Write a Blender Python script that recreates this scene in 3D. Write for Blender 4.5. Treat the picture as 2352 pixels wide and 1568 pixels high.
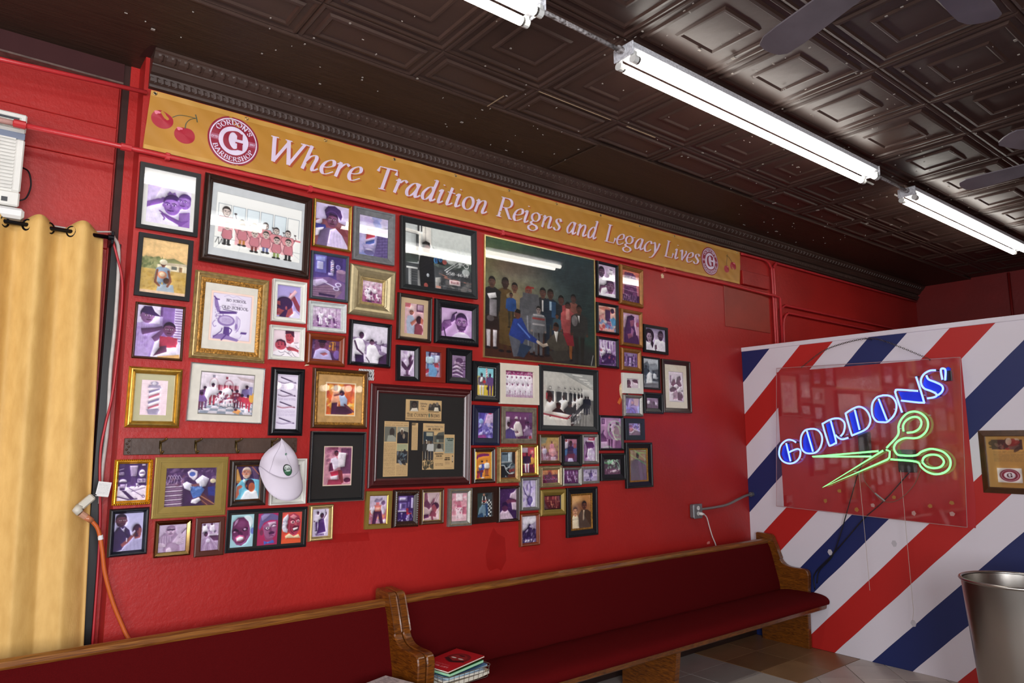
import bpy, math, random
import numpy as np
from mathutils import Matrix, Vector
random.seed(7)
SC = bpy.context.scene
for o in list(bpy.data.objects): bpy.data.objects.remove(o)
COL = SC.collection
PI = math.pi

# ---------------------------------------------------------------- camera
FWD = Vector((0.613837, 0.777135, 0.138796)).normalized()
cam_data = bpy.data.cameras.new('camera')
cam = bpy.data.objects.new('camera', cam_data); COL.objects.link(cam)
cam_data.sensor_width = 36.0; cam_data.lens = 24.622; cam_data.clip_end = 60
def aim():
    yaw, pitch, roll = 0.668527948, 0.139245518, -0.00366433391
    cy, sy, cp, sp = math.cos(yaw), math.sin(yaw), math.cos(pitch), math.sin(pitch)
    fw = Vector((sy*cp, cy*cp, sp)); r = Vector((cy, -sy, 0)); u = r.cross(fw)
    cr, sr = math.cos(roll), math.sin(roll)
    r2 = cr*r + sr*u; u2 = -sr*r + cr*u
    m = Matrix((( r2.x, u2.x, -fw.x, 0.0), (r2.y, u2.y, -fw.y, 0.0), (r2.z, u2.z, -fw.z, 1.631), (0, 0, 0, 1)))
    cam.matrix_world = m
aim()
SC.camera = cam
# ---------------------------------------------------------------- light and exposure
w = bpy.data.worlds.new('world'); SC.world = w; w.use_nodes = True
w.node_tree.nodes['Background'].inputs[0].default_value = (0.75, 0.85, 1.0, 1)
w.node_tree.nodes['Background'].inputs[1].default_value = 0.6
def area(name, loc, rot, sx, sy, power, col=(1, 1, 1)):
    d = bpy.data.lights.new(name, 'AREA'); d.shape = 'RECTANGLE'; d.size = sx; d.size_y = sy
    d.energy = power; d.color = col
    o = bpy.data.objects.new(name, d); COL.objects.link(o); o.location = loc; o.rotation_euler = rot
    return o
# area lamps at unseen windows: left wall (x = -3.2) and, added as frontal fill, the wall behind the camera (y = -2.2)
area('unseen_window_lamp', (-3.12, 0.2, 1.75), (0, math.radians(-90), 0), 2.1, 3.2, 130, (0.94, 0.97, 1.0))
area('unseen_window_lamp', (-0.75, -2.12, 1.8), (math.radians(90), 0, 0), 2.7, 2.2, 275, (0.95, 0.97, 1.0))
TUBE_STRENGTH = 15.0
SC.view_settings.view_transform = 'Standard'; SC.view_settings.look = 'None'
SC.view_settings.gamma = 1.0; SC.view_settings.use_curve_mapping = False
SC.view_settings.exposure = 0.0

# ---------------------------------------------------------------- materials
def lin(h):
    if not isinstance(h, str): return tuple(h)
    h = h.lstrip('#')
    if len(h) == 3: h = ''.join(a*2 for a in h)
    v = [int(h[i:i+2], 16)/255 for i in (0, 2, 4)]
    return tuple(a/12.92 if a <= 0.04045 else ((a+0.055)/1.055)**2.4 for a in v)
MATS = {}
def mat(name, col, rough=0.5, metal=0.0, var=0.0, vscale=8.0, bump=0.0, bscale=60.0, coat=0.0, spec=0.5,
        emit=None, es=0.0, stretch=None, bdist=0.004, col2=None, detail=6):
    if name in MATS: return MATS[name]
    m = bpy.data.materials.new(name); m.use_nodes = True; MATS[name] = m
    nt = m.node_tree; N = nt.nodes; K = nt.links; b = N['Principled BSDF']
    c = lin(col)
    b.inputs['Base Color'].default_value = (*c, 1); b.inputs['Roughness'].default_value = rough
    b.inputs['Metallic'].default_value = metal; b.inputs['Specular IOR Level'].default_value = spec
    if coat: b.inputs['Coat Weight'].default_value = coat; b.inputs['Coat Roughness'].default_value = 0.08
    if emit is not None:
        b.inputs['Emission Color'].default_value = (*lin(emit), 1); b.inputs['Emission Strength'].default_value = es
    if var or bump:
        tc = N.new('ShaderNodeTexCoord'); mp = N.new('ShaderNodeMapping'); K.new(tc.outputs['Object'], mp.inputs['Vector'])
        if stretch: mp.inputs['Scale'].default_value = stretch
    if var:
        n = N.new('ShaderNodeTexNoise'); n.inputs['Scale'].default_value = vscale; n.inputs['Detail'].default_value = detail
        K.new(mp.outputs[0], n.inputs['Vector'])
        r = N.new('ShaderNodeValToRGB'); K.new(n.outputs['Fac'], r.inputs[0])
        lo = lin(col2) if col2 else tuple(x*(1-var) for x in c); hi = c if col2 else tuple(min(1, x*(1+var)) for x in c)
        r.color_ramp.elements[0].position = 0.3; r.color_ramp.elements[0].color = (*lo, 1)
        r.color_ramp.elements[1].position = 0.7; r.color_ramp.elements[1].color = (*hi, 1)
        K.new(r.outputs[0], b.inputs['Base Color'])
    if bump:
        n2 = N.new('ShaderNodeTexNoise'); n2.inputs['Scale'].default_value = bscale; n2.inputs['Detail'].default_value = 5
        K.new(mp.outputs[0], n2.inputs['Vector'])
        bp = N.new('ShaderNodeBump'); bp.inputs['Strength'].default_value = bump; bp.inputs['Distance'].default_value = bdist
        K.new(n2.outputs['Fac'], bp.inputs['Height']); K.new(bp.outputs[0], b.inputs['Normal'])
    return m
def print_material():
    m = bpy.data.materials.new('printed_paper'); m.use_nodes = True; nt = m.node_tree; b = nt.nodes['Principled BSDF']
    a = nt.nodes.new('ShaderNodeAttribute'); a.attribute_name = 'Col'
    nt.links.new(a.outputs['Color'], b.inputs['Base Color']); b.inputs['Roughness'].default_value = 0.55
    b.inputs['Specular IOR Level'].default_value = 0.3
    return m
PRINT = print_material()
def glass_material(name, tint=(1, 1, 1), ior=1.5, rough=0.0, tr=1.0):
    m = bpy.data.materials.new(name); m.use_nodes = True; nt = m.node_tree; N = nt.nodes; K = nt.links
    N.remove(N['Principled BSDF']); out = N['Material Output']
    t = N.new('ShaderNodeBsdfTransparent'); t.inputs[0].default_value = (*tint, 1)
    g = N.new('ShaderNodeBsdfGlossy'); g.inputs['Roughness'].default_value = rough; g.inputs[0].default_value = (1, 1, 1, 1)
    lw = N.new('ShaderNodeLayerWeight'); pw = N.new('ShaderNodeMath'); pw.operation = 'POWER'; pw.inputs[1].default_value = 5.0
    K.new(lw.outputs['Facing'], pw.inputs[0]); r0 = ((ior-1)/(ior+1))**2*1.7
    f = N.new('ShaderNodeMath'); f.operation = 'MULTIPLY_ADD'; f.inputs[1].default_value = 1-r0; f.inputs[2].default_value = r0; K.new(pw.outputs[0], f.inputs[0]); lw.inputs[0].default_value = 0.5
    x = N.new('ShaderNodeMixShader'); K.new(f.outputs[0], x.inputs[0]); K.new(t.outputs[0], x.inputs[1]); K.new(g.outputs[0], x.inputs[2])
    K.new(x.outputs[0], out.inputs[0]); return m
GLASS = glass_material('picture_glass', ior=1.45, rough=0.02)
ACRYL = glass_material('clear_acrylic', tint=(0.95, 0.93, 0.93), ior=1.36, rough=0.04)
def wood(name, c0, c1, rough=0.35, scale=(1, 14, 14), dist=3.0, coat=0.3):
    m = bpy.data.materials.new(name); m.use_nodes = True; nt = m.node_tree; N = nt.nodes; K = nt.links; b = N['Principled BSDF']
    tc = N.new('ShaderNodeTexCoord'); mp = N.new('ShaderNodeMapping'); mp.inputs['Scale'].default_value = scale
    K.new(tc.outputs['Object'], mp.inputs[0])
    n = N.new('ShaderNodeTexNoise'); n.inputs['Scale'].default_value = 3.0; n.inputs['Detail'].default_value = 7; n.inputs['Distortion'].default_value = dist
    K.new(mp.outputs[0], n.inputs[0]); r = N.new('ShaderNodeValToRGB'); K.new(n.outputs['Fac'], r.inputs[0])
    r.color_ramp.elements[0].position = 0.35; r.color_ramp.elements[1].position = 0.68
    r.color_ramp.elements[0].color = (*lin(c0), 1); r.color_ramp.elements[1].color = (*lin(c1), 1)
    K.new(r.outputs[0], b.inputs['Base Color']); b.inputs['Roughness'].default_value = rough
    b.inputs['Coat Weight'].default_value = coat; b.inputs['Coat Roughness'].default_value = 0.15
    bp = N.new('ShaderNodeBump'); bp.inputs['Strength'].default_value = 0.15; bp.inputs['Distance'].default_value = 0.002
    K.new(n.outputs['Fac'], bp.inputs['Height']); K.new(bp.outputs[0], b.inputs['Normal'])
    return m

# ---------------------------------------------------------------- geometry helpers
class G:
    """collects quads / polygons; build() links them as ONE mesh object"""
    def __init__(s): s.v = []; s.f = []; s.mi = []; s.cur = 0
    def add(s, vs, fs):
        n = len(s.v); s.v += [tuple(p) for p in vs]; s.f += [tuple(i+n for i in q) for q in fs]; s.mi += [s.cur]*len(fs); return s
    def box(s, a, b, bev=0.0):
        (x0, y0, z0), (x1, y1, z1) = a, b
        x0, x1 = min(x0, x1), max(x0, x1); y0, y1 = min(y0, y1), max(y0, y1); z0, z1 = min(z0, z1), max(z0, z1)
        if not bev:
            v = [(x, y, z) for x in (x0, x1) for y in (y0, y1) for z in (z0, z1)]
            return s.add(v, [(0, 1, 3, 2), (4, 6, 7, 5), (0, 4, 5, 1), (2, 3, 7, 6), (0, 2, 6, 4), (1, 5, 7, 3)])
        e = min(bev, (x1-x0)/2.01, (y1-y0)/2.01, (z1-z0)/2.01)
        v = []; X = (x0, x1); Y = (y0, y1); Z = (z0, z1); sg = (1, -1)
        idx = {}
        for i in (0, 1):
            for j in (0, 1):
                for k in (0, 1):
                    for ax in range(3):
                        p = [X[i]+sg[i]*e, Y[j]+sg[j]*e, Z[k]+sg[k]*e]; p[ax] = (X[i], Y[j], Z[k])[ax]
                        idx[(i, j, k, ax)] = len(v); v.append(tuple(p))
        f = []
        for i in (0, 1): f.append([idx[(i, j, k, 0)] for j, k in ((0, 0), (0, 1), (1, 1), (1, 0))])
        for j in (0, 1): f.append([idx[(i, j, k, 1)] for i, k in ((0, 0), (1, 0), (1, 1), (0, 1))])
        for k in (0, 1): f.append([idx[(i, j, k, 2)] for i, j in ((0, 0), (0, 1), (1, 1), (1, 0))])
        for j in (0, 1):
            for k in (0, 1): f.append([idx[(0, j, k, 1)], idx[(1, j, k, 1)], idx[(1, j, k, 2)], idx[(0, j, k, 2)]])
        for i in (0, 1):
            for k in (0, 1): f.append([idx[(i, 0, k, 0)], idx[(i, 1, k, 0)], idx[(i, 1, k, 2)], idx[(i, 0, k, 2)]])
        for i in (0, 1):
            for j in (0, 1): f.append([idx[(i, j, 0, 0)], idx[(i, j, 1, 0)], idx[(i, j, 1, 1)], idx[(i, j, 0, 1)]])
        for i in (0, 1):
            for j in (0, 1):
                for k in (0, 1): f.append([idx[(i, j, k, 0)], idx[(i, j, k, 1)], idx[(i, j, k, 2)]])
        return s.add(v, f)
    def tube(s, pts, r, seg=8, closed=False, cap=True):
        P = [Vector(p) for p in pts]; n = len(P); R = r if isinstance(r, (list, tuple)) else [r]*n
        v = []; f = []; prev = None
        for i in range(n):
            a = P[i-1] if (i > 0 or closed) else P[i]; b = P[(i+1) % n] if (i < n-1 or closed) else P[i]
            t = (b-a)
            if t.length < 1e-9: t = Vector((0, 0, 1))
            t.normalize()
            if prev is None:
                q = Vector((0, 0, 1)) if abs(t.z) < 0.9 else Vector((1, 0, 0)); prev = (q - t*q.dot(t)).normalized()
            else:
                prev = (prev - t*prev.dot(t)); prev = prev.normalized() if prev.length > 1e-6 else t.orthogonal().normalized()
            c = t.cross(prev)
            for k in range(seg):
                th = 2*PI*k/seg; v.append(P[i] + (prev*math.cos(th)+c*math.sin(th))*R[i])
        m = n if closed else n-1
        for i in range(m):
            for k in range(seg):
                a = i*seg+k; b = i*seg+(k+1) % seg; j = ((i+1) % n)*seg
                f.append((a, b, j+(k+1) % seg, j+k))
        if cap and not closed: f.append(tuple(range(seg))[::-1]); f.append(tuple((n-1)*seg+k for k in range(seg)))
        return s.add(v, f)
    def grid(s, rows):
        h = len(rows); wd = len(rows[0]); v = [p for r in rows for p in r]
        return s.add(v, [(i*wd+j, i*wd+j+1, (i+1)*wd+j+1, (i+1)*wd+j) for i in range(h-1) for j in range(wd-1)])
    def prism(s, pts, axis, a, b):
        """closed 2-D outline pulled from a to b along an axis; outline given in the other two axes"""
        n = len(pts); v = []
        for h in (a, b):
            for p in pts:
                q = list(p); q.insert(axis, h); v.append(tuple(q))
        f = [tuple(range(n))[::-1], tuple(range(n, 2*n))] + [(i, (i+1) % n, n+(i+1) % n, n+i) for i in range(n)]
        return s.add(v, f)
    def lathe(s, prof, c, seg=32, axis='Z'):
        v = []; n = len(prof)
        for r, h in prof:
            for k in range(seg):
                th = 2*PI*k/seg; a, b = r*math.cos(th), r*math.sin(th)
                v.append((c[0]+a, c[1]+b, c[2]+h) if axis == 'Z' else ((c[0]+a, c[1]+h, c[2]+b) if axis == 'Y' else (c[0]+h, c[1]+a, c[2]+b)))
        f = [(i*seg+k, i*seg+(k+1) % seg, (i+1)*seg+(k+1) % seg, (i+1)*seg+k) for i in range(n-1) for k in range(seg)]
        return s.add(v, f)
    def ball(s, c, r, seg=8, rings=5, sc=(1, 1, 1)):
        rows = []
        for i in range(rings+1):
            a = PI*i/rings
            rows.append([(c[0]+sc[0]*r*math.sin(a)*math.cos(2*PI*k/seg), c[1]+sc[1]*r*math.sin(a)*math.sin(2*PI*k/seg), c[2]+sc[2]*r*math.cos(a)) for k in range(seg+1)])
        return s.grid(rows)
    def build(s, name, mats, parent=None, smooth=False, local=False, weld=False):
        me = bpy.data.meshes.new(name)
        off = Vector((0, 0, 0))
        if parent is not None and not local: off = ABS[parent.name]
        me.from_pydata([(p[0]-off[0], p[1]-off[1], p[2]-off[2]) for p in s.v], [], s.f)
        if not isinstance(mats, (list, tuple)): mats = [mats]
        for m in mats: me.materials.append(m)
        if len(mats) > 1: me.polygons.foreach_set('material_index', s.mi)
        if smooth: me.polygons.foreach_set('use_smooth', [True]*len(me.polygons))
        me.update()
        if weld:
            import bmesh
            bm = bmesh.new(); bm.from_mesh(me); bmesh.ops.remove_doubles(bm, verts=bm.verts, dist=1e-5)
            bmesh.ops.recalc_face_normals(bm, faces=bm.faces); bm.to_mesh(me); bm.free()
        o = bpy.data.objects.new(name, me); COL.objects.link(o)
        if parent is not None: o.parent = parent; ABS[o.name] = off.copy()
        else: ABS[o.name] = Vector((0, 0, 0))
        return o
ABS = {}      # world origin of every parent whose rotation is zero
def tag(o, label, cat, group=None):
    o['label'] = label; o['category'] = cat
    if group: o['group'] = group
    return o
def thing(name, label, cat, loc, group=None):
    o = bpy.data.objects.new(name, None); COL.objects.link(o); o.location = loc; o.empty_display_size = 0.05
    ABS[o.name] = Vector(loc); return tag(o, label, cat, group)
def struct(o): o['kind'] = 'structure'; return o
def copy(o, parent=None, loc=None):
    c = o.copy(); COL.objects.link(c)
    if parent is not None: c.parent = parent
    if loc is not None: c.location = loc
    ABS[c.name] = ABS.get(o.name, Vector((0, 0, 0))).copy(); return c
def spline(pts, n=6, closed=False):
    P = [np.array(p, float) for p in pts]; out = []; m = len(P)
    for i in range(m if closed else m-1):
        p1, p2 = P[i], P[(i+1) % m]
        p0 = P[i-1] if (i > 0 or closed) else 2*p1-p2
        p3 = P[(i+2) % m] if (i < m-2 or closed) else 2*p2-p1
        for k in range(n):
            t = k/n
            out.append(tuple(0.5*((2*p1)+(-p0+p2)*t+(2*p0-5*p1+4*p2-p3)*t*t+(-p0+3*p1-3*p2+p3)*t**3)))
    if not closed: out.append(tuple(P[-1]))
    return out
# ---------------------------------------------------------------- pen lettering (strokes for a broad nib)
def arc(cx, cy, rx, ry, a0, a1, n=14): return [(cx+rx*math.cos(math.radians(a0+(a1-a0)*i/n)), cy+ry*math.sin(math.radians(a0+(a1-a0)*i/n))) for i in range(n+1)]
SER = 0.11
def stem(x, y0=0, y1=1, s0=True, s1=True):
    r = [[(x, y0), (x, y1)]]
    if s0: r.append([(x-SER, y0), (x+SER, y0)])
    if s1: r.append([(x-SER, y1), (x+SER, y1)])
    return r
CAPS = {
 'A': (.8, [[(.08, 0), (.4, 1)], [(.4, 1), (.72, 0)], [(.2, .35), (.6, .35)], [(0, 0), (.18, 0)], [(.6, 0), (.84, 0)]]),
 'B': (.68, stem(.15)+[[(.15, 1)]+arc(.35, .76, .24, .24, 90, -90)+[(.15, .52)], [(.15, .52)]+arc(.37, .26, .28, .26, 90, -90)+[(.15, 0)]]),
 'C': (.76, [arc(.42, .5, .36, .5, 45, 315, 24), [(.69, .62), (.69, .92)]]),
 'D': (.8, stem(.15)+[[(.15, 1)]+arc(.35, .5, .4, .5, 90, -90, 20)+[(.15, 0)]]),
 'E': (.64, stem(.15, 0, 1, False, False)+[[(.05, 1), (.56, 1), (.58, .8)], [(.15, .52), (.45, .52)], [(.05, 0), (.58, 0), (.62, .22)]]),
 'F': (.6, stem(.15, 0, 1, True, False)+[[(.05, 1), (.54, 1), (.56, .8)], [(.15, .52), (.43, .52)]]),
 'G': (.84, [arc(.42, .5, .36, .5, 50, 330, 24), [(.7, .05), (.7, .42)], [(.52, .42), (.82, .42)], [(.69, .65), (.69, .93)]]),
 'H': (.82, stem(.15)+stem(.67)+[[(.15, .5), (.67, .5)]]),
 'I': (.32, stem(.16)), 'J': (.4, [[(.25, 1), (.25, .1), (.05, -.05)], [(.1, 1), (.38, 1)]]),
 'K': (.76, stem(.15)+[[(.62, 1), (.17, .45)], [(.3, .6), (.68, 0)], [(.56, 0), (.78, 0)]]),
 'L': (.64, stem(.15)+[[(.15, 0), (.56, 0), (.6, .3)]]),
 'M': (.98, stem(.14, 0, 1, True, False)+stem(.84)+[[(.14, 1), (.49, .1)], [(.49, .1), (.84, 1)]]),
 'N': (.84, stem(.15)+stem(.69, 0, 1, False, True)+[[(.15, 1), (.69, 0)]]),
 'O': (.84, [arc(.42, .5, .36, .5, 90, 450, 30)]),
 'P': (.66, stem(.15)+[[(.15, 1)]+arc(.35, .74, .26, .26, 90, -90)+[(.15, .48)]]),
 'R': (.76, stem(.15)+[[(.15, 1)]+arc(.35, .75, .25, .25, 90, -90)+[(.15, .5)], [(.36, .5), (.68, 0), (.78, 0)]]),
 'S': (.6, [spline([(.5, .78), (.42, .95), (.28, 1), (.12, .9), (.1, .72), (.28, .54), (.46, .38), (.5, .2), (.38, .03), (.24, 0), (.08, .15)], 4), [(.5, .75), (.5, .95)], [(.07, .05), (.07, .25)]]),
 'T': (.72, stem(.36, 0, 1, True, False)+[[(.03, .78), (.05, 1), (.67, 1), (.69, .78)]]),
 'U': (.82, [[(.16, 1), (.16, .3)]+arc(.4, .28, .24, .28, 180, 360)+[(.64, 1)], [(.05, 1), (.27, 1)], [(.53, 1), (.75, 1)]]),
 'V': (.8, [[(.08, 1), (.4, 0)], [(.4, 0), (.72, 1)], [(0, 1), (.2, 1)], [(.6, 1), (.82, 1)]]),
 'W': (1.1, [[(.06, 1), (.3, 0)], [(.3, 0), (.55, .95)], [(.52, 1), (.78, 0)], [(.78, 0), (1.04, 1)], [(-.04, 1), (.18, 1)], [(.42, 1), (.62, 1)], [(.92, 1), (1.14, 1)]]),
 'Y': (.78, [[(.06, 1), (.38, .48)], [(.7, 1), (.38, .48)], [(.38, .48), (.38, 0)], [(-.02, 1), (.18, 1)], [(.58, 1), (.8, 1)], [(.26, 0), (.5, 0)]]),
 "'": (.2, [[(.1, 1), (.08, .78)]]), '.': (.2, [[(.06, .03), (.12, .03)]]), '-': (.4, [[(.06, .45), (.32, .45)]]),
 '1': (.4, stem(.2, 0, 1, True, False)+[[(.06, .85), (.2, 1)]]), '4': (.6, [[(.42, 0), (.42, 1), (.05, .3), (.56, .3)]]),
 '5': (.55, [spline([(.48, 1), (.15, 1), (.12, .58), (.35, .62), (.48, .35), (.3, .02), (.06, .12)], 4)]),
 '6': (.58, [spline([(.45, .95), (.2, .8), (.08, .35), (.25, .02), (.48, .2), (.4, .5), (.12, .4)], 4)]),
 '7': (.55, [[(.05, 1), (.5, 1), (.2, 0)]]), '8': (.56, [arc(.28, .74, .2, .25, 0, 360), arc(.28, .25, .24, .26, 0, 360)]),
 '9': (.58, [arc(.28, .68, .22, .3, 0, 360), [(.5, .68), (.42, .2), (.2, 0)]]), ' ': (.35, []),
}
X = 1/1.55
def sc(L): return [[(a*X*1.0, b*X) for a, b in st] for st in L]
def sp(*p): return spline(p, 5)
LOW = {
 'a': (.84, [sp((.6, .8), (.45, .99), (.25, .92), (.05, .5), (.08, .12), (.25, 0), (.45, .25), (.6, .7)), sp((.62, 1), (.57, .5), (.57, .15), (.66, 0), (.84, .2))]),
 'c': (.68, [sp((.6, .8), (.5, .98), (.3, .95), (.06, .6), (.05, .25), (.22, 0), (.45, .05), (.66, .25))]),
 'd': (.86, [sp((.6, .8), (.45, .99), (.25, .92), (.05, .5), (.08, .12), (.25, 0), (.45, .25), (.6, .7)), sp((.62, 1.58), (.58, .6), (.58, .15), (.66, 0), (.84, .2)), [(.44, 1.53), (.63, 1.58)]]),
 'e': (.68, [sp((.08, .42), (.35, .48), (.58, .66), (.56, .92), (.38, 1), (.14, .78), (.04, .4), (.13, .08), (.33, 0), (.66, .24))]),
 'g': (.86, [arc(.36, .64, .3, .36, 90, 450, 20), sp((.24, .3), (.1, .12), (.28, 0), (.55, -.08), (.66, -.28), (.42, -.5), (.08, -.44), (0, -.22), (.2, -.02)), [(.56, .9), (.82, .98)]]),
 'h': (.9, [[(.18, 1.58), (.12, 0)], [(0, 1.53), (.2, 1.58)], sp((.13, .5), (.3, .88), (.52, 1), (.63, .8), (.58, .2), (.66, 0), (.86, .2))]),
 'i': (.42, [sp((-.02, .84), (.14, 1), (.12, .5), (.12, .14), (.2, 0), (.38, .2)), [(.12, 1.38), (.2, 1.38)]]),
 'n': (.9, [[(-.02, .86), (.14, 1)], [(.14, 1), (.1, 0)], sp((.11, .5), (.3, .88), (.52, 1), (.63, .8), (.58, .2), (.66, 0), (.86, .2))]),
 'o': (.76, [arc(.36, .5, .32, .5, 90, 450, 24)]),
 'r': (.62, [[(-.02, .86), (.14, 1)], [(.14, 1), (.1, 0)], sp((.11, .5), (.28, .85), (.44, 1), (.6, .9)), [(.54, .86), (.6, .96)]]),
 's': (.56, [sp((.5, .82), (.36, 1), (.16, .94), (.12, .72), (.3, .52), (.46, .32), (.4, .06), (.2, 0), (0, .16))]),
 't': (.5, [sp((.2, 1.32), (.17, .6), (.16, .15), (.24, 0), (.46, .2)), [(0, .96), (.46, .96)]]),
 'v': (.68, [sp((-.02, .86), (.12, 1), (.2, .8), (.3, .03)), sp((.3, .03), (.52, .5), (.62, .85), (.54, 1))]),
 'y': (.7, [sp((-.02, .88), (.12, 1), (.2, .8), (.34, .06)), sp((.62, 1), (.52, .55), (.34, .06), (.12, -.4), (-.12, -.5))]),
 'l': (.34, [sp((.14, 1.58), (.12, .5), (.14, .1), (.24, 0), (.36, .16))]), 'u': (.86, [sp((.1, 1), (.08, .2), (.24, 0), (.5, .3)), sp((.58, 1), (.56, .15), (.66, 0), (.84, .2))]),
 'p': (.8, [[(.12, 1), (.1, -.5)], arc(.4, .5, .3, .5, 90, 450, 20)]), 'b': (.78, [[(.12, 1.58), (.1, 0)], arc(.4, .5, .3, .5, 90, 450, 20)]),
 'k': (.8, [[(.12, 1.58), (.1, 0)], [(.6, 1), (.14, .45)], [(.3, .6), (.7, 0)]]), 'm': (1.3, [[(.12, 1), (.1, 0)], sp((.1, .5), (.4, 1), (.56, .7), (.54, 0)), sp((.54, .5), (.85, 1), (1.0, .7), (.98, 0), (1.2, .15))]),
}
LOW = {k: (wd*X, sc(st)) for k, (wd, st) in LOW.items()}
def strokes(text, slant=0.0, track=0.06):
    """-> total width, list of polylines; capital height = 1"""
    x = 0; out = []
    for ch in text:
        wd, st = (LOW if ch in LOW else CAPS)[ch] if (ch in LOW or ch in CAPS) else CAPS.get(ch.upper(), (.4, []))
        out += [[(x+a+slant*b, b) for a, b in s] for s in st]; x += wd+track
    return x-track, out
def nib_quads(poly, wmax, wmin, ang):
    """quads of a pen stroke; nib of width wmax held at an angle, never thinner than wmin"""
    q = []; nx, ny = math.cos(ang), math.sin(ang)
    def halves(d):
        px, py = -d[1], d[0]; k = abs(nx*px+ny*py); wd = max(wmin, wmax*k)/2; return px*wd, py*wd
    pts = [p for i, p in enumerate(poly) if i == 0 or math.dist(p, poly[i-1]) > 1e-6]
    n = len(pts); 
    if n < 2: return q
    H = []
    for i in range(n):
        a = pts[max(0, i-1)]; b = pts[min(n-1, i+1)]; L = math.dist(a, b) or 1; H.append(halves(((b[0]-a[0])/L, (b[1]-a[1])/L)))
    e = wmin*0.35
    for i in range(n-1):
        a, b = pts[i], pts[i+1]; L = math.dist(a, b); d = ((b[0]-a[0])/L, (b[1]-a[1])/L)
        a2 = (a[0]-d[0]*e, a[1]-d[1]*e) if i == 0 else a; b2 = (b[0]+d[0]*e, b[1]+d[1]*e) if i == n-2 else b
        q.append([(a2[0]-H[i][0], a2[1]-H[i][1]), (a2[0]+H[i][0], a2[1]+H[i][1]), (b2[0]+H[i+1][0], b2[1]+H[i+1][1]), (b2[0]-H[i+1][0], b2[1]-H[i+1][1])])
    return q

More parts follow.
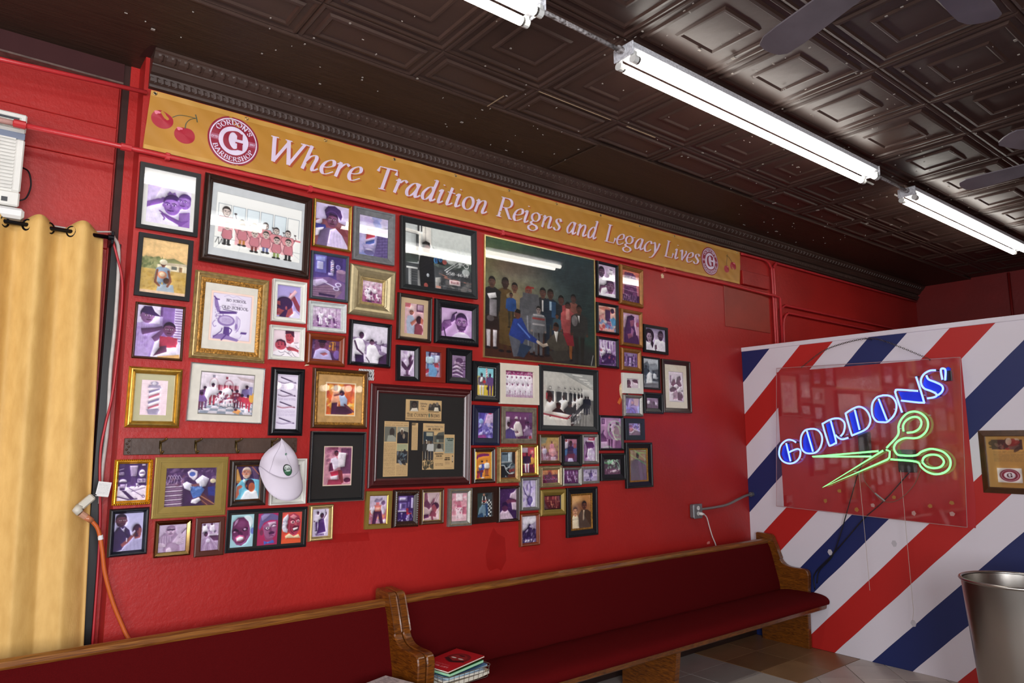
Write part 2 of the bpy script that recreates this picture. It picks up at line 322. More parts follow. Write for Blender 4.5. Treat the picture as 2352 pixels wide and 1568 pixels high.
# ---------------------------------------------------------------- flat print painter (colours of printed paper, one vertex per dot)
def srgb(h):
    h = h.lstrip('#')
    if len(h) == 3: h = ''.join(a*2 for a in h)
    return np.array([int(h[i:i+2], 16)/255 for i in (0, 2, 4)], np.float32)
class Cv:
    def __init__(s, w, h, pitch):
        s.W = max(8, int(round(w/pitch))); s.H = max(8, int(round(h/pitch))); s.A = np.ones((s.H, s.W, 3), np.float32); s.asp = w/h
        s.rng = np.random.RandomState(s.W*131+s.H)
    def _box(s, u0, v0, u1, v1):
        a = max(0, int(u0*s.W)-2); b = min(s.W, int(u1*s.W)+3); c = max(0, int(v0*s.H)-2); d = min(s.H, int(v1*s.H)+3)
        if a >= b or c >= d: return None
        y, x = np.mgrid[c:d, a:b].astype(np.float32); return a, b, c, d, (x+.5)/s.W, (y+.5)/s.H
    def _mix(s, q, m, col, al):
        a, b, c, d = q[:4]; m = (np.clip(m, 0, 1)*al)[..., None]; s.A[c:d, a:b] = s.A[c:d, a:b]*(1-m)+srgb(col)*m
    def bg(s, c0, c1=None, horiz=False):
        t = np.linspace(0, 1, s.W if horiz else s.H, dtype=np.float32)
        g = srgb(c0)[None]*(1-t[:, None])+srgb(c1 or c0)[None]*t[:, None]
        s.A[:] = g[None, :, :] if horiz else g[:, None, :]; return s
    def E(s, u, v, ru, rv, col, rot=0, al=1, soft=0.0):
        R = max(ru, rv*1.0/s.asp, ru*s.asp, rv)*1.1+soft
        q = s._box(u-R, v-R, u+R, v+R)
        if q is None: return s
        x = (q[4]-u); y = (q[5]-v)/s.asp if False else (q[5]-v)
        if rot:
            X_ = x*s.asp; c, t = math.cos(math.radians(rot)), math.sin(math.radians(rot)); x, y = (c*X_+t*y)/s.asp, -t*X_+c*y
        d = np.sqrt((x/ru)**2+(y/rv)**2); px = 1.0/max(1.0, min(ru*s.W, rv*s.H))
        s._mix(q, (1-d)/max(px, soft)+.5, col, al); return s
    def P(s, pts, col, al=1):
        p = np.array(pts, np.float32).reshape(-1, 2); q = s._box(p[:, 0].min(), p[:, 1].min(), p[:, 0].max(), p[:, 1].max())
        if q is None: return s
        acc = np.zeros_like(q[4])
        for dx in (-.33, 0, .33):
            for dy in (-.33, 0, .33):
                x = q[4]+dx/s.W; y = q[5]+dy/s.H; ins = np.zeros(x.shape, bool); j = len(p)-1
                for i in range(len(p)):
                    if p[i, 1] != p[j, 1]:
                        ins ^= ((p[i, 1] > y) != (p[j, 1] > y)) & (x < (p[j, 0]-p[i, 0])*(y-p[i, 1])/(p[j, 1]-p[i, 1])+p[i, 0])
                    j = i
                acc += ins
        s._mix(q, acc/9, col, al); return s
    def R(s, u0, v0, u1, v1, col, al=1): return s.P([u0, v0, u1, v0, u1, v1, u0, v1], col, al)
    def L(s, pts, col, w=.01, al=1):
        p = np.array(pts, np.float32).reshape(-1, 2); w = w/2
        for i in range(len(p)-1):
            a, b = p[i], p[i+1]; q = s._box(min(a[0], b[0])-w, min(a[1], b[1])-w*s.asp, max(a[0], b[0])+w, max(a[1], b[1])+w*s.asp)
            if q is None: continue
            ax, ay, bx, by = a[0]*s.W, a[1]*s.H, b[0]*s.W, b[1]*s.H; x = q[4]*s.W; y = q[5]*s.H
            dx, dy = bx-ax, by-ay; t = np.clip(((x-ax)*dx+(y-ay)*dy)/(dx*dx+dy*dy+1e-9), 0, 1)
            s._mix(q, w*s.W-np.hypot(x-ax-t*dx, y-ay-t*dy)+.5, col, al)
        return s
    def S(s, pts, col, w=.01, al=1, closed=False):
        p = np.array(pts).reshape(-1, 2); return s.L(spline([tuple(a) for a in p], 5, closed), col, w, al)
    def N(s, amp=.08, cell=6):
        for c, a in ((cell, amp), (max(1, cell//3), amp*.6)):
            g = s.rng.rand(s.H//c+3, s.W//c+3).astype(np.float32)-.5
            yy = np.arange(s.H)/c; xx = np.arange(s.W)/c; y0 = yy.astype(int); x0 = xx.astype(int); fy = (yy-y0)[:, None]; fx = (xx-x0)[None]
            n = (g[y0][:, x0]*(1-fx)+g[y0][:, x0+1]*fx)*(1-fy)+(g[y0+1][:, x0]*(1-fx)+g[y0+1][:, x0+1]*fx)*fy
            s.A *= (1+2*a*n)[..., None]
        return s
    def T(s, u, v, h, text, col, w=.16, width=None, slant=0, nib=.8, thin=.05):
        """lettering; (u, v) is the left end of the baseline, h the capital height in v units"""
        tw, st = strokes(text, slant); k = h/s.asp
        if width: kx = width/tw
        else: kx = k
        for a in st:
            for qd in nib_quads(a, w, max(thin, .9/(h*s.H)), 0.35): s.P([z for p in qd for z in (u+p[0]*kx, v-p[1]*h)], col)
        return s
    def TL(s, u0, v0, u1, v1, n, col, al=.6):
        for i in range(n):
            v = v0+(v1-v0)*(i+.5)/n; u = u0
            while u < u1:
                l = .02+.06*s.rng.rand(); e = min(u1, u+l*(u1-u0)*4); s.R(u, v-.22*(v1-v0)/n, e, v+.22*(v1-v0)/n, col, al*(.5+.5*s.rng.rand())); u = e+.03*(u1-u0)
        return s
    def fin(s, k=.45):
        """tonal modelling of the printed picture: soft relief and a little grain"""
        def blur(a, r):
            for ax in (0, 1):
                p = np.concatenate([np.repeat(a.take([0], ax), r+1, ax), a, np.repeat(a.take([-1], ax), r, ax)], ax); cs = np.cumsum(p, ax, dtype=np.float64); n = a.shape[ax]
                a = ((cs.take(range(2*r+1, 2*r+1+n), ax)-cs.take(range(0, n), ax))/(2*r+1)).astype(np.float32)
            return a
        L = s.A.mean(2)
        for r, q in ((max(1, s.W//60), .8), (max(2, s.W//22), 1.0)):
            b = blur(blur(L, r), r); e = np.roll(np.roll(b, r, 1), r, 0)-np.roll(np.roll(b, -r, 1), -r, 0)
            e[:2*r] = 0; e[-2*r:] = 0; e[:, :2*r] = 0; e[:, -2*r:] = 0; s.A *= (1-k*q*e)[..., None]
        s.A = np.clip(s.A*.75+np.stack([blur(s.A[..., i], 1) for i in range(3)], 2)*.25, 0, 1); s.A *= 1+(s.rng.rand(s.H, s.W, 1).astype(np.float32)-.5)*.05*k; return s
    # --- figures
    def face(s, u, v, h, skin, hair, lite=None, beard=False, turn=0.0, cap=None, white='e8dfe6', dark='2a1420', line=False):
        k = h/s.asp
        if cap != 'none' and hair: s.E(u-.02*k*turn, v-.12*h, .40*k, .42*h, hair)
        s.E(u-.38*k, v+.04*h, .05*k, .09*h, skin); s.E(u+.38*k, v+.04*h, .05*k, .09*h, skin)
        s.E(u, v+.03*h, .37*k, .46*h, skin)
        if hair: s.P([u-.37*k, v-.12*h, u-.34*k, v-.3*h, u-.15*k, v-.47*h, u+.15*k, v-.47*h, u+.34*k, v-.3*h, u+.37*k, v-.12*h, u+.26*k, v-.24*h, u, v-.29*h, u-.26*k, v-.24*h], hair)
        if lite:
            s.E(u+.1*k, v-.12*h, .2*k, .1*h, lite, 0, .6, .6); s.E(u-.18*k, v+.12*h, .1*k, .1*h, lite, 0, .5, .6); s.E(u+.2*k, v+.12*h, .1*k, .1*h, lite, 0, .5, .6)
        t = turn*.1*k
        if h*s.H > 12:
            for e in (-1, 1):
                s.E(u+e*.15*k+t, v-.01*h, .08*k, .035*h, white if h*s.H > 22 else dark); s.E(u+e*.15*k+t, v-.01*h, .038*k, .038*h, dark)
                s.L([u+e*.06*k+t, v-.085*h, u+e*.17*k+t, v-.105*h, u+e*.25*k+t, v-.07*h], dark, .035*k)
            s.L([u+t, v, u+.03*k+t, v+.13*h, u-.05*k+t, v+.15*h], dark, .03*k, .6)
        s.L([u-.12*k+t, v+.27*h, u+t, v+.285*h, u+.12*k+t, v+.265*h], dark, .05*k, .85)
        if beard:
            s.P([u-.33*k, v+.14*h, u-.16*k, v+.22*h, u, v+.2*h, u+.16*k, v+.22*h, u+.33*k, v+.14*h, u+.26*k, v+.4*h, u, v+.53*h, u-.26*k, v+.4*h], beard if isinstance(beard, str) else dark, .8)
            s.L([u-.1*k+t, v+.3*h, u+.1*k+t, v+.3*h], skin, .05*k)
        return s
    def bust(s, u, v, h, skin, hair, cloth, wide=1.0, down=1.0, lite=None, **kw):
        k = h/s.asp
        s.P([u-.16*k, v+.3*h, u+.16*k, v+.3*h, u+.2*k, v+.62*h, u-.2*k, v+.62*h], skin)
        s.P([u-.17*k, v+.55*h, u+.17*k, v+.55*h, u+.5*k*wide, v+.68*h, u+.78*k*wide, v+.9*h, u+.9*k*wide, v+down+.3*h, u-.9*k*wide, v+down+.3*h, u-.78*k*wide, v+.9*h, u-.5*k*wide, v+.68*h], cloth)
        return s.face(u, v, h, skin, hair, lite, **kw)
    def man(s, u, v0, v1, skin, hair, top, legs, wide=1.0, skirt=None, shoe='1a1418', face=True):
        H = v1-v0; k = H/s.asp*wide
        if skirt: s.P([u-.09*k, v0+.45*H, u+.09*k, v0+.45*H, u+.13*k, v0+.74*H, u-.13*k, v0+.74*H], skirt)
        for e in (-1, 1):
            s.P([u+e*.015*k, v0+.5*H, u+e*.1*k, v0+.5*H, u+e*.075*k, v1-.02*H, u+e*.025*k, v1-.02*H], legs); s.E(u+e*.06*k, v1-.015*H, .045*k, .018*H, shoe)
            s.P([u+e*.1*k, v0+.17*H, u+e*.15*k, v0+.2*H, u+e*.17*k, v0+.48*H, u+e*.12*k, v0+.48*H], top); s.E(u+e*.145*k, v0+.5*H, .025*k, .025*H, skin)
        if skirt: s.P([u-.09*k, v0+.45*H, u+.09*k, v0+.45*H, u+.13*k, v0+.74*H, u-.13*k, v0+.74*H], skirt)
        s.P([u-.05*k, v0+.145*H, u+.05*k, v0+.145*H, u+.13*k, v0+.185*H, u+.11*k, v0+.53*H, u-.11*k, v0+.53*H, u-.13*k, v0+.185*H], top)
        s.R(u-.03*k, v0+.1*H, u+.03*k, v0+.16*H, skin)
        if face: s.face(u, v0+.075*H, .15*H, skin, hair, white='8a7068')
        return s
    def seated(s, u, v0, v1, skin, hair, top, cape=None):
        H = v1-v0; k = H/s.asp
        s.face(u, v0+.13*H, .26*H, skin, hair); c = cape or top
        s.P([u-.1*k, v0+.25*H, u+.1*k, v0+.25*H, u+.3*k, v0+.42*H, u+.42*k, v1, u-.42*k, v1, u-.3*k, v0+.42*H], c); return s
    def chair(s, u, v0, v1, c, dk, lt):
        H = v1-v0; k = H/s.asp
        s.P([u-.26*k, v0+.08*H, u-.06*k, v0+.08*H, u+.0*k, v0+.48*H, u-.2*k, v0+.5*H], c); s.P([u-.22*k, v0, u-.1*k, v0, u-.09*k, v0+.06*H, u-.22*k, v0+.06*H], dk)
        s.P([u-.2*k, v0+.48*H, u+.26*k, v0+.44*H, u+.28*k, v0+.53*H, u-.18*k, v0+.58*H], c); s.L([u-.1*k, v0+.34*H, u+.24*k, v0+.33*H], dk, .04*k); s.L([u+.22*k, v0+.33*H, u+.25*k, v0+.46*H], lt, .02*k)
        s.P([u-.05*k, v0+.56*H, u+.09*k, v0+.56*H, u+.07*k, v0+.86*H, u-.02*k, v0+.86*H], lt); s.P([u-.2*k, v1, u+.24*k, v1, u+.12*k, v0+.86*H, u-.08*k, v0+.86*H], dk)
        s.L([u+.26*k, v0+.5*H, u+.36*k, v0+.78*H, u+.46*k, v0+.8*H], lt, .03*k); return s
    def pole(s, u, v0, v1, rad, a='b8405a', b='4a4c8c', w='efe4ee', m='8c84a0'):
        H = v1-v0; s.R(u-rad, v0+.2*H, u+rad, v0+.84*H, w)
        for i in range(-1, 5):
            y = v0+(.18+.16*i)*H; c = a if i % 2 else b
            p = [(u-rad, y+.12*H), (u+rad, y), (u+rad, y+.07*H), (u-rad, y+.19*H)]
            p = [(x, min(max(yy, v0+.2*H), v0+.84*H)) for x, yy in p]; s.P([z for q in p for z in q], c)
        s.E(u, v0+.06*H, rad*.75, .06*H, m); s.P([u-rad*1.3, v0+.2*H, u-rad, v0+.11*H, u+rad, v0+.11*H, u+rad*1.3, v0+.2*H], m)
        s.P([u-rad*1.25, v0+.84*H, u+rad*1.25, v0+.84*H, u+rad*.8, v1, u-rad*.8, v1], m); return s
    def blobs(s, n, cols, r0, r1, u0=0, v0=0, u1=1, v1=1, al=.8):
        for i in range(n):
            a = s.rng.rand(5); s.E(u0+(u1-u0)*a[0], v0+(v1-v0)*a[1], r0+(r1-r0)*a[2], r0+(r1-r0)*a[3], cols[int(a[4]*len(cols))], 180*a[2], al)
        return s
    def mesh(s, name, w, h, parent, y, x0, z1, mtl=None, fn=None):
        """grid of w x h metres whose top-left corner is (x0, z1) in the parent's frame, one vertex per dot"""
        xs = x0+np.linspace(0, w, s.W, dtype=np.float32); zs = z1-np.linspace(0, h, s.H, dtype=np.float32)
        X_, Z_ = np.meshgrid(xs, zs)
        if fn is None: co = np.stack([X_, np.full_like(X_, y), Z_], -1).reshape(-1, 3)
        else: co = np.array([fn(a, b) for a, b in zip(X_.ravel(), Z_.ravel())], np.float32)
        me = bpy.data.meshes.new(name); nv = len(co); me.vertices.add(nv); me.vertices.foreach_set('co', co.ravel())
        i = (np.arange(s.H-1)[:, None]*s.W+np.arange(s.W-1)[None]).ravel(); quad = np.stack([i, i+s.W, i+s.W+1, i+1], -1).astype(np.int32)
        nf = len(quad); me.loops.add(nf*4); me.loops.foreach_set('vertex_index', quad.ravel()); me.polygons.add(nf)
        me.polygons.foreach_set('loop_start', np.arange(nf, dtype=np.int32)*4)
        me.update(calc_edges=True)
        a = me.color_attributes.new('Col', 'FLOAT_COLOR', 'POINT'); c = np.clip(s.A, 0, 1); c = np.where(c <= .04045, c/12.92, ((c+.055)/1.055)**2.4)
        a.data.foreach_set('color', np.concatenate([c.reshape(-1, 3), np.ones((nv, 1), np.float32)], 1).astype(np.float32).ravel())
        me.materials.append(mtl or PRINT); o = bpy.data.objects.new(name, me); COL.objects.link(o)
        if parent is not None: o.parent = parent
        return o
# ================================================================ SETTING
ZC = 3.486; YW = 3.6; XP = 5.453; XF = 9.25; XL = -3.2; YF = -2.2
def wall_red():
    m = bpy.data.materials.new('red_wall_paint'); m.use_nodes = True; nt = m.node_tree; N = nt.nodes; K = nt.links; b = N['Principled BSDF']
    tc = N.new('ShaderNodeTexCoord'); n = N.new('ShaderNodeTexNoise'); n.inputs['Scale'].default_value = 1.3; n.inputs['Detail'].default_value = 5
    K.new(tc.outputs['Object'], n.inputs[0]); r = N.new('ShaderNodeValToRGB'); K.new(n.outputs['Fac'], r.inputs[0])
    r.color_ramp.elements[0].position = .38; r.color_ramp.elements[1].position = .6
    r.color_ramp.elements[0].color = (*lin('981a17'), 1); r.color_ramp.elements[1].color = (*lin('a6201c'), 1); K.new(r.outputs[0], b.inputs['Base Color'])
    b.inputs['Roughness'].default_value = .42; b.inputs['Specular IOR Level'].default_value = .4
    n2 = N.new('ShaderNodeTexNoise'); n2.inputs['Scale'].default_value = 34; n2.inputs['Detail'].default_value = 6; n2.inputs['Roughness'].default_value = .65
    n3 = N.new('ShaderNodeTexNoise'); n3.inputs['Scale'].default_value = 4; K.new(tc.outputs['Object'], n2.inputs[0]); K.new(tc.outputs['Object'], n3.inputs[0])
    ad = N.new('ShaderNodeMath'); ad.operation = 'ADD'; K.new(n2.outputs['Fac'], ad.inputs[0]); K.new(n3.outputs['Fac'], ad.inputs[1])
    bp = N.new('ShaderNodeBump'); bp.inputs['Strength'].default_value = .35; bp.inputs['Distance'].default_value = .006; K.new(ad.outputs[0], bp.inputs['Height']); K.new(bp.outputs[0], b.inputs['Normal'])
    return m
RED = wall_red()
PIPE = mat('red_pipe_paint', 'b52c30', .35, var=.08, vscale=6, bump=.2, bscale=40)
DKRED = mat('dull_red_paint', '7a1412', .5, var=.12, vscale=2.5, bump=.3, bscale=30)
BROWN = mat('dark_brown_ceiling_paint', '3c2b25', .44, var=.18, vscale=3, bump=.25, bscale=26, bdist=.003, spec=.4)
BROWN2 = mat('dark_brown_brushed_paint', '38281f', .5, spec=.25, var=.22, vscale=5, bump=.5, bscale=9, bdist=.004, stretch=(1, 18, 18))
BLACKB = mat('blackened_brown_trim', '35201d', .6, spec=.2, var=.2, vscale=9)
DKWOOD = mat('dark_stained_baseboard', '241511', .45, var=.2, vscale=6)

# floor slab (tiles lie on it)
g = G().box((XL, YF, -.12), (XF, YW+.2, -.012)); FLOOR = struct(g.build('floor', mat('floor_grout', '4a443f', .8, var=.15, vscale=9)))
def clip(poly, f):
    out = []
    for i in range(len(poly)):
        a, b = poly[i], poly[(i+1) % len(poly)]; fa, fb = f(a), f(b)
        if fa >= 0: out.append(a)
        if fa*fb < 0: t = fa/(fa-fb); out.append((a[0]+(b[0]-a[0])*t, a[1]+(b[1]-a[1])*t))
    return out
TILEW = [mat('pale_floor_tile_%s' % 'abc'[i], c, .32, var=.07, vscale=5) for i, c in enumerate(('b9afa5', 'b2a89f', 'c1b6ab'))]
TILEB = [mat('tan_floor_tile_%s' % 'ab'[i], c, .38, var=.12, vscale=5) for i, c in enumerate(('93704f', '8a6647'))]
TILE_SHADE = [mat('shade_grey_floor_tile', 'a39a94', .34, var=.08, vscale=5)]  # greyer than the pale tiles, painting in the shade beside the pew
def floor_tile(poly, m):
    gap = .0028; cx = sum(p[0] for p in poly)/len(poly); cy = sum(p[1] for p in poly)/len(poly)
    q = [(p[0]+(cx-p[0])*gap/max(.02, math.dist(p, (cx, cy)))*1.4, p[1]+(cy-p[1])*gap/max(.02, math.dist(p, (cx, cy)))*1.4) for p in poly]
    dz = random.uniform(-.0006, .0006); G().prism(q, 2, -.012, dz).build('floor_tile', m, FLOOR)
for yi, (y0, y1) in enumerate(((2.72, 3.02), (3.02, 3.32), (3.32, 3.6))):
    for k in range(2): floor_tile([(4.61+.42*k, y0), (5.03+.42*k, y0), (5.03+.42*k, y1), (4.61+.42*k, y1)], TILEB[(k+yi) % 2])
for k in range(4):
    x1 = 4.61-.42*k; x0 = x1-.42
    for yi, (y0, y1) in enumerate(((2.58, 3.0), (3.0, 3.3), (3.3, 3.6))): floor_tile([(x0, y0), (x1, y0), (x1, y1), (x0, y1)], TILE_SHADE[0] if yi else TILEW[k % 3])
s_ = .2885*math.sqrt(2)
for i in range(-1, 14):
    for j in range(-9, 6):
        # diagonal squares: x-y = 2.5+i*s, x+y = 7.93+j*s
        a0, a1, b0, b1 = 2.5+(i-5)*s_, 2.5+(i-4)*s_, 7.93+(j-3)*s_, 7.93+(j-2)*s_
        P = [((a+b)/2, (b-a)/2) for a, b in ((a0, b0), (a1, b0), (a1, b1), (a0, b1))]
        for f in (lambda p: XP-p[0], lambda p: p[0]-2.9, lambda p: p[1]-.5): P = clip(P, f) if P else P
        if not P: continue
        parts = [clip(clip(P, lambda p: 2.717-p[1]), lambda p: p[0]-4.612)] + [clip(clip(P, lambda p: 2.577-p[1]), lambda p: 4.608-p[0])]
        for q in parts:
            if len(q) > 2:
                ar = abs(sum(q[n][0]*q[(n+1) % len(q)][1]-q[(n+1) % len(q)][0]*q[n][1] for n in range(len(q))))/2
                if ar > .0006: floor_tile(q, TILEW[(i*2+j) % 3])

# walls
def wall(name, boxes, m):
    g = G()
    for a, b in boxes: g.box(a, b)
    return struct(g.build(name, m))
WB = wall('wall_back', [((.58, YW, 0), (XF, YW+.25, ZC+.1))], RED)
WREC = wall('wall_recess', [((XL, 3.80, 0), (.515, 4.05, ZC+.1))], RED)
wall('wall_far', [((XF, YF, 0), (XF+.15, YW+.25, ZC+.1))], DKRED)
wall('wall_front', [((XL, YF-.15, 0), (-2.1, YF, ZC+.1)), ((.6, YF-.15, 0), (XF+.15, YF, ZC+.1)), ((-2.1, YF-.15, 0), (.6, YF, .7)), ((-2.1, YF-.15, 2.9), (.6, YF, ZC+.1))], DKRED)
wall('wall_left', [((XL-.15, YF, 0), (XL, -1.6, ZC+.1)), ((XL-.15, 1.9, 0), (XL, 4.05, ZC+.1)), ((XL-.15, -1.6, 0), (XL, 1.9, .6)), ((XL-.15, -1.6, 2.9), (XL, 1.9, ZC+.1))], RED)
g = G(); WF = mat('white_window_frame', 'd8d6d2', .5)
for y in (-1.6, -.02, 1.84): g.box((XL-.1, y, .6), (XL-.04, y+.06, 2.9))
for z in (.6, 2.84): g.box((XL-.1, -1.6, z), (XL-.04, 1.9, z+.06))
WIN = struct(g.build('window_1', WF)); G().box((XL-.075, -1.55, .65), (XL-.068, 1.85, 2.85)).build('pane', GLASS, WIN)
g = G()
for x in (-2.1, -.78, .54): g.box((x, YF-.1, .7), (x+.06, YF-.04, 2.9))
for z in (.7, 2.84): g.box((-2.1, YF-.1, z), (.6, YF-.04, z+.06))
FILL_WIN = struct(g.build('added_fill_window', WF)); G().box((-2.05, YF-.075, .75), (.55, YF-.068, 2.85)).build('pane', GLASS, FILL_WIN)  # unseen window, added to hold the frontal fill lamp
# jamb between the main wall and the recess
struct(G().box((.541, 3.745, 0), (.58, 4.05, ZC)).build('trim_1', RED))
struct(G().box((.512, 3.752, 0), (.541, 4.05, ZC)).build('trim_2', BLACKB))
# recess header and boards
struct(G().box((XL, 3.745, 3.386), (.512, 3.80, ZC)).build('trim_3', mat('oxblood_header_paint', '37191a', .6, var=.15, vscale=6, spec=.2)))
struct(G().box((XL, 3.740, 3.377), (.512, 3.80, 3.386)).build('trim_4', mat('scuffed_lip', '5a4740', .5, var=.4, vscale=30)))
g = []
for i, (z0, z1, y) in enumerate(((3.165, 3.374, 3.79), (2.98, 3.163, 3.788), (2.55, 2.978, 3.790), (.1, 2.549, 3.792))):
    G().box((XL, y, z0), (.10 if i == 2 else .505, 3.80, z1), .003).build('wall_board', RED, WREC)
G().box((.102, 3.789, 2.55), (.505, 3.80, 2.978), .003).build('wall_board', RED, WREC)
# old paint rub on the jamb corner, touched-up patches
def patch(pts, y, m, name='paint_patch'):
    G().prism(pts, 1, y, YW).build(name, m, WB)
TOUCH = mat('darker_touch_up_paint', '951512', .36, var=.1, vscale=8)
CHIP = mat('bare_plaster_chip', 'd8bf9a', .7, var=.2, vscale=60); ORANGE = mat('orange_undercoat', 'c8662a', .6)
def ell(cx, cz, a, b, n=14, j=.25):
    return [(cx+a*math.cos(2*PI*k/n)*(1+random.uniform(-j, j)), cz+b*math.sin(2*PI*k/n)*(1+random.uniform(-j, j))) for k in range(n)]
patch([(2.63, .93), (2.66, 1.03), (2.69, 1.09), (2.72, 1.05), (2.78, 1.02), (2.79, .88), (2.75, .82), (2.72, .84), (2.66, .83), (2.64, .86)], YW-.0006, TOUCH)
patch(ell(3.1, .72, .05, .04), YW-.0006, TOUCH)
patch([(1.55, 1.095), (1.84, 1.085), (1.83, 1.13), (1.56, 1.14)], YW-.0006, TOUCH)
patch([(3.86, 1.995), (3.865, 2.03), (3.885, 2.05), (3.905, 2.045), (3.895, 2.02), (3.885, 1.985), (3.90, 1.945), (3.925, 1.935), (3.94, 1.925), (3.95, 1.94), (3.96, 1.985), (3.945, 1.93), (3.92, 1.92), (3.88, 1.93), (3.865, 1.96)], YW-.0008, CHIP, 'paint_chip')
patch([(3.835, 1.90), (3.86, 1.885), (3.885, 1.925), (3.865, 1.94)], YW-.0008, ORANGE, 'paint_chip')
patch(ell(4.40, 2.94, .018, .02), YW-.0008, CHIP, 'paint_chip')
patch(ell(4.86, .80, .02, .012), YW-.0006, mat('pink_scuff', 'cf7a70', .6), 'paint_chip')
# boarded opening beside the conduits
FR = mat('browned_red_board', '8c2a1c', .5, var=.15, vscale=4, bump=.2, bscale=20)
G().box((5.225, YW-.006, 2.61), (5.93, YW, 3.0), .002).build('cover_board', FR, WB)
G().box((5.49, YW-.03, 3.02), (5.92, YW, 3.15), .004).build('ledge_board', RED, WB)
struct(G().box((1.4, YW-.018, 0), (XP, YW, .1), .004).build('baseboard_back', DKWOOD))

# striped partition (45 degree stripes are paint)
def stripes():
    m = bpy.data.materials.new('barber_stripe_paint'); m.use_nodes = True; nt = m.node_tree; N = nt.nodes; K = nt.links; b = N['Principled BSDF']
    tc = N.new('ShaderNodeTexCoord'); sx = N.new('ShaderNodeSeparateXYZ'); K.new(tc.outputs['Object'], sx.inputs[0])
    nz = N.new('ShaderNodeTexNoise'); nz.inputs['Scale'].default_value = 3; K.new(tc.outputs['Object'], nz.inputs[0])
    a = N.new('ShaderNodeMath'); a.operation = 'ADD'; K.new(sx.outputs['Y'], a.inputs[0]); K.new(sx.outputs['Z'], a.inputs[1])
    j = N.new('ShaderNodeMath'); j.operation = 'MULTIPLY_ADD'; j.inputs[1].default_value = .012; K.new(nz.outputs['Fac'], j.inputs[0]); K.new(a.outputs[0], j.inputs[2])
    o = N.new('ShaderNodeMath'); o.operation = 'SUBTRACT'; o.inputs[1].default_value = 5.451-1.125*5; K.new(j.outputs[0], o.inputs[0])
    d = N.new('ShaderNodeMath'); d.operation = 'DIVIDE'; d.inputs[1].default_value = 1.125; K.new(o.outputs[0], d.inputs[0])
    f = N.new('ShaderNodeMath'); f.operation = 'FRACT'; K.new(d.outputs[0], f.inputs[0])
    r = N.new('ShaderNodeValToRGB'); r.color_ramp.interpolation = 'CONSTANT'; K.new(f.outputs[0], r.inputs[0])
    W_, B_, R_ = lin('d8d1d9'), lin('16235a'), lin('b01c17')
    e = r.color_ramp.elements; e[0].position = 0; e[0].color = (*W_, 1); e[1].position = .25; e[1].color = (*B_, 1)
    e2 = e.new(.5); e2.color = (*W_, 1); e3 = e.new(.75); e3.color = (*R_, 1)
    K.new(r.outputs[0], b.inputs['Base Color']); b.inputs['Roughness'].default_value = .5
    n2 = N.new('ShaderNodeTexNoise'); n2.inputs['Scale'].default_value = 60; K.new(tc.outputs['Object'], n2.inputs[0])
    bp = N.new('ShaderNodeBump'); bp.inputs['Strength'].default_value = .12; bp.inputs['Distance'].default_value = .003; K.new(n2.outputs['Fac'], bp.inputs['Height']); K.new(bp.outputs[0], b.inputs['Normal'])
    return m
STR = stripes(); WHITE = mat('white_partition_paint', 'd8d1d9', .5, var=.05, vscale=3)
WR = struct(G().box((XP, .55, 0), (XP+.12, YW-.001, 2.40)).build('wall_right', STR))
G().box((XP-.008, .55, 2.40), (XP+.13, YW-.001, 2.436), .003).build('cap_board', WHITE, WR)
G().prism([(3.27, 1.075), (3.272, 2.19), (1.863, 2.19), (1.858, 1.2), (1.87, 1.03)], 0, XP-.0015, XP).build('painted_panel', mat('sign_panel_red', 'b02a2e', .4, var=.08, vscale=4), WR)
for y, z in ((2.32, .33), (2.41, .87), (2.9, .75)): G().prism([(y+.02*math.cos(k), z+.025*math.sin(k)) for k in range(6)], 0, XP-.0006, XP).build('filler_spot', mat('filler', 'b9b4ba', .7), WR)

# ---------------------------------------------------------------- ceiling
CEIL = struct(G().box((XL, YF, ZC+.014), (XF, 4.0, ZC+.16)).build('ceiling', BROWN))
T = .6096; X0 = 1.0918; YA = 2.6818; YB = 2.9914
PROF = [(0, .0), (.012, .007), (.03, .009), (.045, .001), (.085, .0), (.098, .011), (.122, .013), (.136, .004), (.272, .003), (.286, .012), (.304, .013), (.32, .005), (.5, .006)]
def tin(w, h, prof):
    v = []; f = []; n = len(prof)
    for t, d in prof:
        i = min(t*T, w/2-.0005, h/2-.0005); v += [(i, i, -d), (w-i, i, -d), (w-i, h-i, -d), (i, h-i, -d)]
    for k in range(n-1):
        for q in range(4): a = k*4+q; b = k*4+(q+1) % 4; f.append((a, a+4, b+4, b))
    f.append(tuple((n-1)*4+q for q in (0, 3, 2, 1)))
    return G().add([(p[0], p[1], p[2]+ZC+.012) for p in v], f)
first = tin(T, T, PROF).build('ceiling_tile', BROWN, CEIL)
half = tin(T, YB-YA, [(t, d) for t, d in PROF if t < .15]+[(.155, .003)]).build('ceiling_tile', BROWN, CEIL)
n1 = n2 = False
for k in range(-4, 14):
    x = X0+k*T
    if x+T > XF+.3: continue
    for r in range(1, 8):
        y = YA-r*T
        if not n1: first.location = (x, y, 0); n1 = True
        else: copy(first, CEIL, (x, y, 0))
    if not n2: half.location = (x, YA, 0); n2 = True
    else: copy(half, CEIL, (x, YA, 0))
